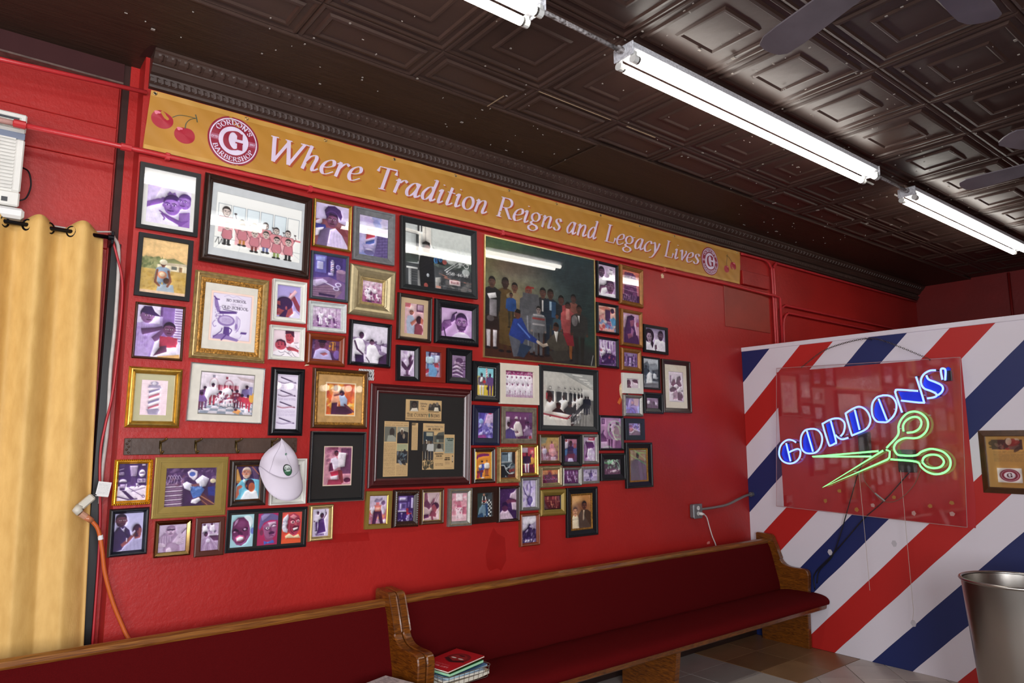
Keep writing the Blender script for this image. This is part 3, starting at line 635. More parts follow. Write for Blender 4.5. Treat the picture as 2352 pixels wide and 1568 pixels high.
# plain board strip along the wall
G().box((XL, YB, ZC-.002), (XF, 3.80, ZC+.016), .003).build('border_board', BROWN2, CEIL)
G().box((XL, YB-.012, ZC-.006), (XF, YB+.006, ZC+.012), .004).build('border_bead', BROWN, CEIL)
G().box((3.05, 2.955, ZC-.013), (4.75, 3.44, ZC-.004), .002).build('patch_board', BROWN2, CEIL)
CRACK = mat('dusty_crack', '9a8468', .8)
def crack(pts, wd=.004):
    gg = G()
    for a, b in zip(pts, pts[1:]):
        gg.box((min(a[0], b[0])-wd/2, min(a[1], b[1])-wd/2, ZC-.0075), (max(a[0], b[0])+wd/2, max(a[1], b[1])+wd/2, ZC-.0055))
    gg.build('open_seam', CRACK, CEIL)
crack([(2.19, 2.985), (2.19, 2.84)], .006); crack([(2.31, YA), (2.86, YA)], .005); crack([(3.0, YA), (3.25, YA)], .008)
# dust lint specks hanging from the ceiling: uncountable
gg = G(); rr = random.Random(3)
for i in range(420):
    x = rr.uniform(.4, 6.5); y = rr.uniform(.9, 3.4); l = rr.uniform(.003, .012) if i % 14 else rr.uniform(.015, .03); a = rr.uniform(0, 6.3); t = .0012 if i % 14 else .0016
    z = ZC-.0045-(.002 if y < YB else 0)
    gg.box((x, y, z-.004), (x+abs(l*math.cos(a))+t, y+abs(l*math.sin(a))+t, z))
o = gg.build('ceiling_lint', mat('dust_lint', '8d857e', .9), CEIL); o['kind'] = 'stuff'

# cornice (pressed metal): profile, leaf course, rope course
CP = [(3.48, ZC), (3.48, 3.472), (3.487, 3.468), (3.492, 3.462), (3.505, 3.445), (3.522, 3.432), (3.530, 3.428), (3.532, 3.422), (3.528, 3.420), (3.534, 3.416), (3.552, 3.394), (3.558, 3.392), (3.570, 3.388), (3.574, 3.376), (3.562, 3.372), (3.556, 3.366), (3.562, 3.352), (3.576, 3.342), (3.578, 3.338), (3.572, 3.335), (3.574, 3.327), (3.6, 3.325), (3.6, ZC)]
COR = struct(G().prism([(y, z) for y, z in CP], 0, .598, XF).build('trim_5', BROWN))
lf = G()
for s in (-1, 1):
    lf.grid([[(s*u*.019*(1-.55*v)+s*.003, 3.494+.030*v-.011*math.sin(PI*min(1, v*1.1))*(1-.5*u)-.004, 3.463-.032*v) for u in (0, .5, 1)] for v in (0, .3, .65, 1)])
lf.add([(-.006, 3.491, 3.461), (.006, 3.491, 3.461), (.004, 3.508, 3.437), (-.004, 3.508, 3.437), (0, 3.482, 3.452), (0, 3.498, 3.436)], [(0, 1, 4), (1, 2, 5, 4), (3, 0, 4, 5), (2, 3, 5)])
leaf = lf.build('leaf_ornament', BROWN, COR)
for k in range(150):
    x = .635+.057*k
    if k == 0: leaf.location = (x, 0, 0)
    else: copy(leaf, COR, (x, 0, 0))
gg = G()
for k in range(280):
    x = .61+.0305*k
    gg.add([(x, 3.556, 3.373), (x+.012, 3.549, 3.369), (x+.024, 3.556, 3.373), (x+.006, 3.568, 3.347), (x+.018, 3.557, 3.350), (x+.030, 3.568, 3.347)], [(0, 3, 4, 1), (1, 4, 5, 2)])
o = gg.build('rope_course', BROWN, COR); o['kind'] = 'stuff'
gg = G(); rr = random.Random(5)
gg.add([(.575, 3.475, ZC-.003), (.60, 3.465, ZC-.003), (.598, 3.6, ZC-.003), (.555, 3.62, ZC-.003), (.56, 3.55, ZC-.003)], [(0, 4, 3, 2, 1)])
gg.build('paint_smear', BLACKB, CEIL)

# ---------------------------------------------------------------- conduits (each run is a thing)
def pipe(label, pts, r=.011, m=PIPE, couplings=(), straps=(), seg=10, group='painted conduits on the red wall'):
    t = thing('conduit', label, 'pipe', pts[0], group); G().tube(pts, r, seg).build('tube', m, t, smooth=True)
    for x, y, z, ax in couplings:
        d = [.022 if i == ax else 0 for i in range(3)]
        G().tube([(x-d[0], y-d[1], z-d[2]), (x+d[0], y+d[1], z+d[2])], r*1.45, seg).build('coupling', m, t)
    for x, z in straps:
        G().box((x-.012, YW-.034, z-.018), (x+.012, YW-.001, z+.018), .004).build('strap', m, t)
    return t
YP = 3.577
pipe('upper red conduit crossing the recess above the air conditioner', [(-3.1, YP, 3.252), (.02, YP, 3.262), (.59, YP, 3.292)], .011)
pipe('lower red conduit running under the long banner', [(.085, YP, 2.991), (.6, YP, 2.997), (3, YP, 2.992), (5.2, YP, 2.985), (5.85, YP-.004, 2.972), (5.94, YP-.027, 2.968), (6.035, YP-.027, 2.962), (6.052, YP-.027, 2.945), (6.052, YP-.024, 2.43)], .0125,
     couplings=((.11, YP, 2.992, 0), (.52, YP, 2.996, 0)), straps=((.70, 2.997), (1.42, 2.996), (2.75, 2.993), (4.4, 2.988)))
pipe('faded pink conduit end in front of the air conditioner', [(-3.1, YP, 2.972), (.085, YP, 2.991)], .0125, mat('faded_pink_pipe', 'd2a39a', .5, var=.2, vscale=20))
def bend(p, n=6): return spline(p, n)
pipe('red conduit bending down from the banner\'s right end', bend([(5.49, YP, 3.30), (5.78, YP, 3.303), (5.90, YP, 3.296), (5.965, YP, 3.25), (5.978, YP, 3.17), (5.98, YP, 2.43)]), .011)
pipe('long red conduit under the cornice beyond the banner', bend([(6.015, YP, 2.43), (6.015, YP, 3.15), (6.02, YP, 3.25), (6.07, YP, 3.295), (6.16, YP, 3.303), (7.2, YP, 3.303), (9.2, YP, 3.303)]), .011)
pipe('outer of two red conduits curving over the striped partition', bend([(6.085, YP, 2.43), (6.085, YP, 2.72), (6.10, YP, 2.84), (6.17, YP, 2.895), (6.28, YP, 2.902), (7.2, YP, 2.90), (9.2, YP, 2.90)]), .011)
pipe('inner of two red conduits curving over the striped partition', bend([(6.13, YP, 2.43), (6.13, YP, 2.66), (6.15, YP, 2.77), (6.22, YP, 2.825), (6.32, YP, 2.832), (7.2, YP, 2.83), (9.2, YP, 2.83)]), .011)
for yy, n in ((2.6, 'nearer the corner'), (1.95, 'farther from the corner')):
    pipe('dark red upright conduit on the far wall, %s' % n, [(XF-.02, yy, 2.3), (XF-.02, yy, ZC)], .014, DKRED, group='conduits on the far wall')
# ================================================================ CEILING FIXTURES
LWHITE = mat('spattered_white_enamel', 'd9dadf', .45, var=.35, vscale=90, detail=2, col2='a9a9ae')
TUBEM = mat('fluorescent_tube_lit', 'ffffff', .4, emit='fffaf0', es=TUBE_STRENGTH)
SOCK = mat('lamp_holder_plastic', 'cfcfcb', .4); METAL = mat('tube_end_cap', '9a9a98', .3, metal=.9)
def fixture(label, x0, yc, zt=3.43):
    L = 2.42; x1 = x0+L
    t = thing('fluorescent_light', label, 'ceiling light', ((x0+x1)/2, yc, zt), 'two-tube fluorescent strip lights')
    g = G(); g.prism([(yc-.056, zt-.003), (yc-.05, zt), (yc+.05, zt), (yc+.056, zt-.003), (yc+.056, zt-.03), (yc+.03, zt-.052), (yc-.03, zt-.052), (yc-.056, zt-.03)], 0, x0+.004, x1-.004)
    g.build('housing', LWHITE, t)
    for x in (x0, x1): G().box((x-.004, yc-.061, zt-.064), (x+.004, yc+.061, zt+.001), .003).build('end_plate', LWHITE, t)
    for s in (-1, 1):
        y = yc+s*.044; z = zt-.078
        tb = G().tube([(x0+.045, y, z), (x1-.045, y, z)], .019, 16).build('tube', TUBEM, t, smooth=False)
        for xa, d in ((x0, 1), (x1, -1)):
            G().tube([(xa+d*.034, y, z), (xa+d*.047, y, z)], .0195, 14).build('tube_cap', METAL, tb)
            g = G(); g.tube([(xa+d*.010, y, z), (xa+d*.036, y, z)], .020, 12); g.box((xa+d*.008, y-.013, z+.008), (xa+d*.03, y+.013, z+.034), .003)
            g.build('lamp_holder', SOCK, t)
    for x in (x0+.35, x1-.35): G().tube([(x, yc, zt), (x, yc, ZC)], .008, 8).build('hanger', BROWN, t)
    return t
fixture('nearest fluorescent light of the wall row, cut off by the top of the picture', -.67, 2.045)
fixture('fully visible fluorescent light over the middle of the row', 2.275, 2.043)
fixture('farthest fluorescent light of the row, nearest the right edge', 5.275, 2.055)
GLOBE = mat('lit_vanity_globe', 'ffffff', .4, emit='fff0d8', es=9)
vt = thing('vanity_light', 'row of lit round bulbs over the mirror behind the camera', 'wall light', (3.9, YF, 2.35))
G().box((3.25, YF, 2.30), (4.62, YF+.05, 2.42), .004).build('bar', mat('chrome_bar', 'c8c8c8', .15, metal=1), vt)
for k in range(8): G().ball((3.34+.17*k, YF+.10, 2.36), .047, 14, 9).build('globe', GLOBE, vt, smooth=True)
CONDT = mat('speckled_conduit_paint', '4a403d', .45, var=.6, vscale=70, detail=2, col2='b5b0b0')
for n, (a, b) in enumerate(((1.754, 2.271), (4.699, 5.271))):
    t = thing('conduit', 'speckled conduit joining the %s pair of fluorescent lights' % ('nearer', 'farther')[n], 'pipe', (a, 2.05, 3.405), 'conduits between the lights')
    G().tube([(a, 2.045, 3.405), (b, 2.05, 3.405)], .0105, 10).build('tube', CONDT, t, smooth=True)
    for x, d in ((a, 1), (b, -1)): G().tube([(x, 2.047, 3.405), (x+d*.03, 2.047, 3.405)], .017, 8).build('connector', CONDT, t)

# ceiling fans (hub above the top of the frame)
BLADE = mat('grey_fan_blade', '5d565c', .35, var=.2, vscale=7, bump=.1, bscale=20); FANM = mat('dark_bronze_fan', '2c2422', .35, metal=.7)
def fan(label, cx, cy, z, a0, R=.62, n=5):
    t = thing('ceiling_fan', label, 'ceiling fan', (cx, cy, ZC), 'ceiling fans')
    G().lathe([(0, 0), (.07, 0), (.065, -.05), (.02, -.07), (.012, -.07), (.012, z-ZC+.12), (.0, z-ZC+.12)], (cx, cy, ZC), 20).build('down_rod', FANM, t, smooth=True)
    G().lathe([(0, .13), (.06, .13), (.11, .09), (.125, .03), (.11, -.03), (.06, -.06), (.0, -.065)], (cx, cy, z), 24).build('motor', FANM, t, smooth=True)
    for k in range(n):
        a = math.radians(a0+k*360/n); c, s = math.cos(a), math.sin(a); pitch = math.radians(13)
        def W(r, q, h=0): # along blade, across, up
            u = q*math.cos(pitch); zz = z+h+q*math.sin(pitch); return (cx+r*c-u*s, cy+r*s+u*c, zz)
        out = [(.2, -.045), (.24, -.058), (.5, -.068), (.585, -.064), (.61, -.045), (R, -.01), (R, .02), (.608, .05), (.57, .066), (.5, .068), (.24, .058), (.2, .045)]
        m = len(out); v = [W(r, q, .003) for r, q in out]+[W(r, q, -.003) for r, q in out]
        b = G().add(v, [tuple(range(m)), tuple(range(m, 2*m))[::-1]]+[(i, m+i, m+(i+1) % m, (i+1) % m) for i in range(m)]).build('blade', BLADE, t)
        g = G(); g.prism([(0, 0)]*0 or [(.09, -.02), (.26, -.03), (.26, .03), (.09, .02)], 2, 0, 1)
        g.v = [W(p[0], p[1], .003+.006*p[2]) for p in g.v]; g.build('blade_iron', FANM, t)
    return t
fan('grey bladed ceiling fan at the top right, two blades in view', 2.14, .76, 3.10, 1)
fan('farther grey bladed ceiling fan at the right edge', 4.52, .85, 3.10, 88)

# ================================================================ BANNER
BX0, BX1, BZ0, BZ1 = .592, 5.487, 3.018, 3.316
def by(x, z, off=0.0):
    """front surface of the cloth: sagging folds between the eyelets"""
    v = (z-BZ0)/(BZ1-BZ0)
    d = .0016*math.sin(9.5*x+3*v)+.0014*math.sin(23*x-6*v+1)+.0022*math.sin(4.1*x+1.7*v)*(.4+v)+.0012*math.sin(47*x+19*v)
    return YW-.0095+d-off
CLOTH = mat('ochre_vinyl_banner', 'b57f33', .42, var=.10, vscale=2.2, bump=.25, bscale=7, bdist=.004, spec=.4)
BT = thing('banner', 'long ochre banner reading Where Tradition Reigns and Legacy Lives', 'banner', ((BX0+BX1)/2, YW, BZ0))
nx = 240
rows = []
for j in range(13):
    z = BZ1-(BZ1-BZ0)*j/12; rows.append([((BX0+(.018 if True else 0)*(z-BZ0)/(BZ1-BZ0))+(BX1-BX0-.018)*i/nx, by(BX0+(BX1-BX0)*i/nx, z), z) for i in range(nx+1)])
G().grid([r for r in rows]).build('cloth', CLOTH, BT, smooth=True)
HEM = mat('banner_hem', 'c08f42', .45, var=.08, vscale=3)
g = G()
for z0, z1 in ((BZ1-.026, BZ1+.001), (BZ0-.001, BZ0+.02)):
    g.grid([[(BX0+.004+.014*(z-BZ0)/(BZ1-BZ0)+(BX1-BX0-.022)*i/nx, by(BX0+(BX1-BX0)*i/nx, z, .0012), z) for i in range(nx+1)] for z in (z1, (z0+z1)/2, z0)])
g.build('hem', HEM, BT, smooth=True)
BR = mat('brass_eyelet', 'b9a27a', .3, metal=.9); DARK = mat('eyelet_hole', '17110d', .8)
for i in range(12):
    x = .628+i*(BX1-.05-.628)/11
    g = G(); c = (x, by(x, BZ1-.013, .0025), BZ1-.013)
    g.tube([(c[0]+.007*math.cos(a*PI/6), c[1], c[2]+.007*math.sin(a*PI/6)) for a in range(12)], .0026, 6, closed=True)
    e = g.build('eyelet', BR, BT, smooth=True)
    G().add([(c[0]+.006*math.cos(a*PI/4), c[1]+.0012, c[2]+.006*math.sin(a*PI/4)) for a in range(8)], [tuple(range(8))[::-1]]).build('eyelet_hole', DARK, e)
INKW = mat('banner_lettering_pale', 'd8c4da', .5); INKS = mat('banner_lettering_shadow', 'a84a26', .5); INKR = mat('badge_maroon', '8e1a33', .5)
INKP = mat('badge_pale', 'd9c9de', .5); INKL = mat('badge_band_maroon', 'a5526a', .5); STEM = mat('cherry_stem_green', '4a4a32', .5); CHER = mat('cherry_red', 'a51c30', .45); SHINE = mat('cherry_pink_mark', 'e07c90', .5)
LAY = [0]
def lay(quads, m, name, base, fn=None, parent=None):
    """flat printed shapes, each lying a hair in front of the one before"""
    g = G(); fn = fn or by; k = 0
    for q in quads:
        o = base+k*3e-6; k += 1
        g.add([(x, fn(x, z, o), z) for x, z in q], [tuple(range(len(q)))])
    return g.build(name, m, parent or BT)
def fix(q):   # facing the room
    a = sum(q[i][0]*q[(i+1) % len(q)][1]-q[(i+1) % len(q)][0]*q[i][1] for i in range(len(q))); return q if a > 0 else q[::-1]
WORDS = [('Where', 1.200, 1.725, 3.108), ('Tradition', 1.835, 2.625, 3.098), ('Reigns', 2.705, 3.290, 3.106), ('and', 3.350, 3.655, 3.108), ('Legacy', 3.725, 4.365, 3.112), ('Lives', 4.415, 4.885, 3.108)]
for t_, a, b, zb in WORDS:
    wd, st = strokes(t_, .26); xs = [p[0] for s in st for p in s]; lo = min(xs); kx = (b-a)/(max(xs)-lo); x = 0
    for ch in t_:
        w1, s1 = strokes(ch, .26); q0 = [[(a+(x+p[0]-lo)*kx, zb+p[1]*.138) for p in fix(q)] for s in s1 for q in nib_quads(s, .135, .036, .30)]
        lay([[(p[0]+.011, p[1]-.008) for p in q] for q in q0], INKS, 'letter_shadow', .0008); lay(q0, INKW, 'letter', .0022); x += w1+.06
def disc(cx, cz, rx, rz, n=48, k=4):
    q = []
    for i in range(k):
        r0, r1 = i/k, (i+1)/k
        for j in range(n):
            a, b = 2*PI*j/n, 2*PI*(j+1)/n
            P = [(cx+rx*r*math.cos(t), cz+rz*r*math.sin(t)) for r, t in ((r0, a), (r1, a), (r1, b), (r0, b))]
            q.append(P[1:] if i == 0 else P)
    return q
def ringq(cx, cz, rx, rz, t, n=48):
    return [[(cx+rx*r*math.cos(a), cz+rz*r*math.sin(a)) for r, a in ((1-t, 2*PI*j/n), (1, 2*PI*j/n), (1, 2*PI*(j+1)/n), (1-t, 2*PI*(j+1)/n))] for j in range(n)]
def arctext(text, cx, cz, rx, rz, mid, h, kx=1.0, wm=.2, inner=False):
    """text along an arc; mid angle in degrees; inner: reads along the bottom"""
    wd, st = strokes(text, 0, .12); out = []
    for s in st:
        for q in nib_quads(s, wm, .07, .3):
            P = []
            for x, y in q:
                d = (x-wd/2)*h*kx
                if not inner: a = math.radians(mid)-d/rx; r = 1+y*h/rx
                else: a = math.radians(mid)+d/rx; r = 1+(1-y)*h/rx-.0
                P.append((cx+rx*r*math.cos(a), cz+rz*r*math.sin(a)))
            out.append(fix(P))
    return out
def flat_text(text, cx, zb, h, width=None, wm=.2, wmin=.07):
    wd, st = strokes(text); k = width/wd if width else h
    return [fix([(cx+(p[0]-wd/2)*k, zb+p[1]*h) for p in q]) for s in st for q in nib_quads(s, wm, wmin, .3)]
def badge(cx, cz, rx, rz, parent, fn, off):
    b = lay(disc(cx, cz, rx, rz), INKR, 'badge', off, fn, parent)
    def sub(q, m, n, o): lay(q, m, n, off+o, fn, parent)
    sub(ringq(cx, cz, rx*.93, rz*.93, .05), INKP, 'badge_ring', .0022)
    for s in (-1, 1): sub([fix([(cx+s*rx*.5, cz-rz*.09), (cx+s*rx*.89, cz-rz*.09), (cx+s*rx*.89, cz+rz*.13), (cx+s*rx*.5, cz+rz*.13)])], INKL, 'badge_band', .0022)
    sub(disc(cx, cz, rx*.58, rz*.58, 40, 3), INKP, 'badge_centre', .003)
    sub(arctext("GORDON'S", cx, cz, rx*.66, rz*.66, 90, rx*.19, 1.12), INKP, 'badge_lettering', .003)
    sub(arctext('BARBERSHOP', cx, cz, rx*.66, rz*.66, 270, rx*.18, 1.08, inner=True), INKP, 'badge_lettering', .003)
    sub(flat_text('ESTD', cx-rx*.735, cz-rz*.03, rx*.085), INKP, 'badge_lettering', .0034); sub(flat_text('1997', cx+rx*.735, cz-rz*.03, rx*.085), INKP, 'badge_lettering', .0034)
    sub(flat_text('G', cx, cz-rz*.36, rz*.74, rx*.72, .26, .07), INKR, 'badge_initial', .0055)
badge(1.005, 3.162, .128, .130, BT, by, .0008); badge(5.030, 3.160, .122, .124, BT, by, .0008)
def bean(cx, cz, r, tilt=0):
    P = [(cx+r*math.cos(a)*(1.02-.0*math.sin(a)), cz+r*.92*math.sin(a)-.10*r*max(0, math.cos((a-PI/2-tilt)*2.2)) if abs(a-PI/2-tilt) < .7 else cz+r*.92*math.sin(a)) for a in [2*PI*k/40 for k in range(40)]]
    return [[(cx, cz), P[k], P[(k+1) % 40]] for k in range(40)]
def cherries(flip):
    def q(x, z): return (x, z)
    cs = ((.668, 3.183, .049), (.772, 3.131, .047)) if not flip else ((5.275, 3.13, .036), (5.375, 3.172, .042))
    for cx, cz, r in cs:
        c = lay(bean(cx, cz, r, -.5 if cx < .7 else .1), CHER, 'cherry', .0008)
        sg = -1 if not flip else 1
        lay(disc(cx+sg*-.0+sg*.012-(.012 if not flip else 0), cz+r*.62, r*.30, r*.13, 16, 1), SHINE, 'cherry_mark', .0016)
        lay(disc(cx-(.6 if not flip else -.55)*r, cz+r*.5, r*.14, r*.13, 12, 1), SHINE, 'cherry_mark', .0016)
    if not flip: S_ = [spline([(.713, 3.208), (.742, 3.226), (.785, 3.232), (.822, 3.232)], 6), spline([(.772, 3.166), (.776, 3.195), (.795, 3.22), (.820, 3.232)], 6), [(.816, 3.25), (.822, 3.232), (.826, 3.214)]]
    else: S_ = [spline([(5.275, 3.163), (5.28, 3.205), (5.285, 3.25)], 6), spline([(5.36, 3.205), (5.32, 3.235), (5.285, 3.252)], 6), [(5.27, 3.245), (5.286, 3.252), (5.292, 3.266)]]
    lay([fix(q) for s in S_ for q in nib_quads(s, .0055, .0035, .4)], STEM, 'cherry_stem', .0014)
cherries(False); cherries(True)
# ================================================================ PEWS
OAK = wood('oak_varnish', '4a2408', '80470f', .32, (3, 3, 26), 2.5); OAKX = wood('oak_rail', '5c3010', '8f5a22', .35, (1.2, 22, 22), 2.0)
FAB = mat('maroon_pew_fabric', '4a0709', .9, var=.12, vscale=240, bump=.25, bscale=700, bdist=.001, spec=.06)
FABS = mat('maroon_seat_fabric', '54080a', .9, var=.12, vscale=240, bump=.25, bscale=700, bdist=.001, spec=.06)
END = [(3.087, 0), (3.080, .30), (3.062, .50), (3.058, .56)]+spline([(3.058, .56), (3.066, .588), (3.09, .601), (3.13, .603), (3.19, .603), (3.245, .612), (3.285, .640), (3.305, .680), (3.325, .735), (3.352, .80), (3.368, .836), (3.385, .846)], 4)+[(3.500, .850), (3.512, .842), (3.505, .40), (3.498, 0)]
def end_panel(t, x0, x1, name='end_panel'):
    g = G(); e = .006; n = len(END); cy = sum(p[0] for p in END)/n; cz = .4
    IN = [(p[0]+(.005 if p[0] < 3.3 else -.005), max(0, p[1]-(.005 if p[1] > .5 else 0))) for p in END]
    v = [(x0, *p) for p in IN]+[(x0+e, *p) for p in END]+[(x1-e, *p) for p in END]+[(x1, *p) for p in IN]
    f = [tuple(range(n))[::-1], tuple(range(3*n, 4*n))]+[(k*n+i, k*n+(i+1) % n, (k+1)*n+(i+1) % n, (k+1)*n+i) for k in range(3) for i in range(n)]
    return g.add(v, f).build(name, OAK, t)
def pew(label, x0, x1, legs):
    t = thing('church_pew', label, 'bench', ((x0+x1)/2, 3.3, 0), 'church pews along the red wall')
    end_panel(t, x0, x0+.046); end_panel(t, x1-.046, x1)
    a, b = x0+.046, x1-.046
    G().prism([(3.396, .782), (3.405, .800), (3.425, .808), (3.455, .803), (3.458, .775), (3.40, .772)], 0, a, b).build('top_rail', OAKX, t)
    G().prism([(3.425, .775), (3.455, .775), (3.40, .36), (3.37, .36)], 0, a, b).build('back_board', OAK, t)
    nseg = 24; rows = []
    prof = spline([(3.404, .776), (3.385, .74), (3.362, .66), (3.335, .55), (3.315, .47), (3.310, .415), (3.33, .38)], 4)
    G().grid([[(a+(b-a)*i/nseg, p[0]+.002*math.sin(i*1.7+p[1]*4), p[1]) for i in range(nseg+1)] for p in prof]).build('back_cushion', FAB, t, smooth=True)
    sp_ = spline([(3.36, .395), (3.30, .418), (3.22, .428), (3.10, .430), (3.00, .424), (2.945, .410), (2.922, .385), (2.925, .36), (2.94, .352)], 4)
    G().grid([[(a+.001+(b-a-.002)*i/nseg, p[0], p[1]+.0025*math.sin(i*2.3+p[0]*9)*(1 if .36 < p[1] else 0)) for i in range(nseg+1)] for p in sp_]).build('seat_cushion', FABS, t, smooth=True)
    # the cushioned seat runs on in front of the end panels
    for xa, xb in ((x0-.0, a+.002), (b-.002, x1)):
        fr = [p for p in sp_ if p[0] < 3.056]
        G().prism([(3.056, .352)]+[(3.056, .428)]+fr[0:], 0, xa, xb).build('seat_cushion_end', FABS, t)
    G().prism([(3.36, .352), (2.944, .352), (2.950, .322), (2.965, .312), (3.36, .318)], 0, a, b).build('seat_board', OAK, t)
    for xa, xb in ((x0, a), (b, x1)): G().prism([(3.06, .351), (2.944, .351), (2.950, .322), (2.965, .312), (3.06, .314)], 0, xa, xb).build('seat_board_end', OAK, t)
    for x in legs:
        G().prism([(2.968, .315), (3.005, .02), (3.005, 0), (3.43, 0), (3.43, .36), (3.36, .318)], 0, x, x+.042).build('support_leg', OAK, t)
    return t
pew('maroon upholstered pew at the left with only its back and right end panel in view', -1.72, 1.882, [.1])
pew('maroon upholstered pew running from the pew joint to the striped partition', 1.887, 5.438, [3.64])

# ================================================================ MAGAZINES
WIRE = mat('chrome_wire', 'b8b2aa', .25, metal=.9)
bt = thing('wire_basket', 'shallow wire basket of magazines on the pew seat beside the end panel', 'basket', (2.10, 3.14, .432))
def rot(x, y, a, cx=2.10, cy=3.14): c, s = math.cos(a), math.sin(a); return (cx+c*x-s*y, cy+s*x+c*y)
BA = .10
def loop(hx, hy, z, r=.0014, rad=.03):
    P = []
    for sx, sy, a0 in ((1, 1, 0), (-1, 1, 90), (-1, -1, 180), (1, -1, 270)):
        for k in range(4): a = math.radians(a0+30*k); P.append((*rot(sx*(hx-rad)+rad*math.cos(a), sy*(hy-rad)+rad*math.sin(a), BA), z))
    return P
g = G()
for hx, hy, z, r in ((.155, .118, .490, .0022), (.150, .113, .463, .0013), (.146, .109, .436, .0016)): g.tube(loop(hx, hy, z), r, 6, closed=True)
g.build('basket_rim', WIRE, bt)
for k in range(9):
    u = -.13+.26*k/8
    for s in (-1, 1): G().tube([(*rot(u, s*.118, BA), .490), (*rot(u*.96, s*.109, BA), .436)], .0012, 5).build('upright_wire', WIRE, bt)
for k in range(6):
    u = -.095+.19*k/5
    for s in (-1, 1): G().tube([(*rot(s*.155, u, BA), .490), (*rot(s*.146, u*.95, BA), .436)], .0012, 5).build('upright_wire', WIRE, bt)
for k in range(7): u = -.11+.22*k/6; G().tube([(*rot(u, -.109, BA), .436), (*rot(u, .109, BA), .436)], .0012, 5).build('floor_wire', WIRE, bt)
def magazine(label, hx, hy, ang, z0, th, cov, page, cx=2.10, cy=3.14, tilt=(0, 0), curl=0.0, art=None, name='magazine'):
    t = thing(name, label, 'magazine', (cx, cy, z0), 'magazines on the pew')
    def S(u, v): return z0+tilt[0]*u+tilt[1]*v+curl*max(0, u/hx-.3)**2
    n = 8
    def sheet(z, d): return [[(*rot(-(hx-d)+2*(hx-d)*i/n, -(hy-d)+2*(hy-d)*j/n, ang, cx, cy), S(-(hx-d)+2*(hx-d)*i/n, -hy+2*hy*j/n)+z) for i in range(n+1)] for j in range(n+1)]
    def slab(za, zb, d):
        A, B = sheet(za, d), sheet(zb, d); g = G(); g.grid([r[::-1] for r in A]).grid(B)
        for k in range(n):
            g.add([A[0][k], A[0][k+1], B[0][k+1], B[0][k]], [(0, 1, 2, 3)]); g.add([A[n][k], A[n][k+1], B[n][k+1], B[n][k]], [(3, 2, 1, 0)])
            g.add([A[k][0], A[k+1][0], B[k+1][0], B[k][0]], [(3, 2, 1, 0)]); g.add([A[k][n], A[k+1][n], B[k+1][n], B[k][n]], [(0, 1, 2, 3)])
        return g
    slab(.0006, th-.0006, .0015).build('pages', page, t); slab(th-.0006, th, 0).build('cover', cov, t); slab(0, .0006, 0).build('back_cover', cov, t)
    if art is not None:
        art.mesh('cover_print', 1, 1, t, 0, 0, 0, None, lambda a, b: np.array((*rot(-hx*.985+2*hx*.985*a, -hy*.985+2*hy*.985*(1+b), ang, cx, cy), S(-hx+2*hx*a, -hy+2*hy*(1+b))+th+.0005))-np.array(ABS[t.name]))
    return t
PAGE = mat('magazine_paper_edges', 'd9d3c4', .7, var=.08, vscale=200); 
def flatm(n, c, r=.45): return mat(n, c, r, var=.05, vscale=12)
magazine('cream curled magazine at the bottom of the basket stack', .145, .105, .12, .4385, .018, flatm('cream_cover', 'd2c3a5'), PAGE, curl=.016)
magazine('grey white paper folded under the blue magazine in the basket', .13, .10, .05, .462, .010, flatm('greyblue_cover', 'b9bfc6'), PAGE, cx=2.085, cy=3.135)
magazine('blue covered magazine under the green one in the basket', .138, .10, .16, .4735, .011, flatm('blue_cover', '54779f'), flatm('pale_blue_pages', 'a9c3cf'), curl=.010)
magazine('green covered booklet right under the red magazine', .125, .085, .22, .4925, .013, flatm('green_cover', '1f5a2a'), flatm('pale_green_pages', 'a4d8b0'), cx=2.095, cy=3.13, tilt=(.04, 0))
ma = Cv(.21, .28, .0022).bg('b3121c', 'a50f18'); ma.E(.45, .62, .34, .24, '6e1418').E(.45, .6, .25, .2, '8a2020').P([.1, .5, .45, .38, .8, .5, .7, .56, .45, .46, .2, .57], '3a0c10')
ma.E(.34, .6, .09, .025, 'd8c8c0').E(.58, .6, .09, .025, 'd8c8c0').E(.46, .74, .1, .03, '4a0d12').T(.2, .16, .05, 'LAST NIGHT', 'd9a0a0', .2, .6).TL(.25, .2, .75, .26, 2, 'd9a0a0')
ma.A = np.rot90(ma.A).copy(); ma.H, ma.W = ma.A.shape[:2]
magazine('red covered magazine with a dark face on top of the basket stack', .135, .10, .22, .513, .007, flatm('red_cover', 'a8121c', .3), PAGE, cx=2.093, cy=3.15, tilt=(.05, .01), art=ma)
na = Cv(.30, .22, .0022).bg('b8a9a8', 'c9bcb8'); na.P([.3, .3, .45, .15, .6, .3, .55, .6, .35, .55], '5c4a3a').TL(.5, .1, .95, .4, 6, '6a5a60').TL(.1, .7, .95, .95, 6, '7a6a70').N(.15, 5)
magazine('thick greyish folded newspaper on the left pew, cut off by the bottom edge', .105, .14, .30, .434, .062, flatm('newsprint', 'bdb0ae'), PAGE, cx=1.688, cy=3.05, art=na, name='newspaper')

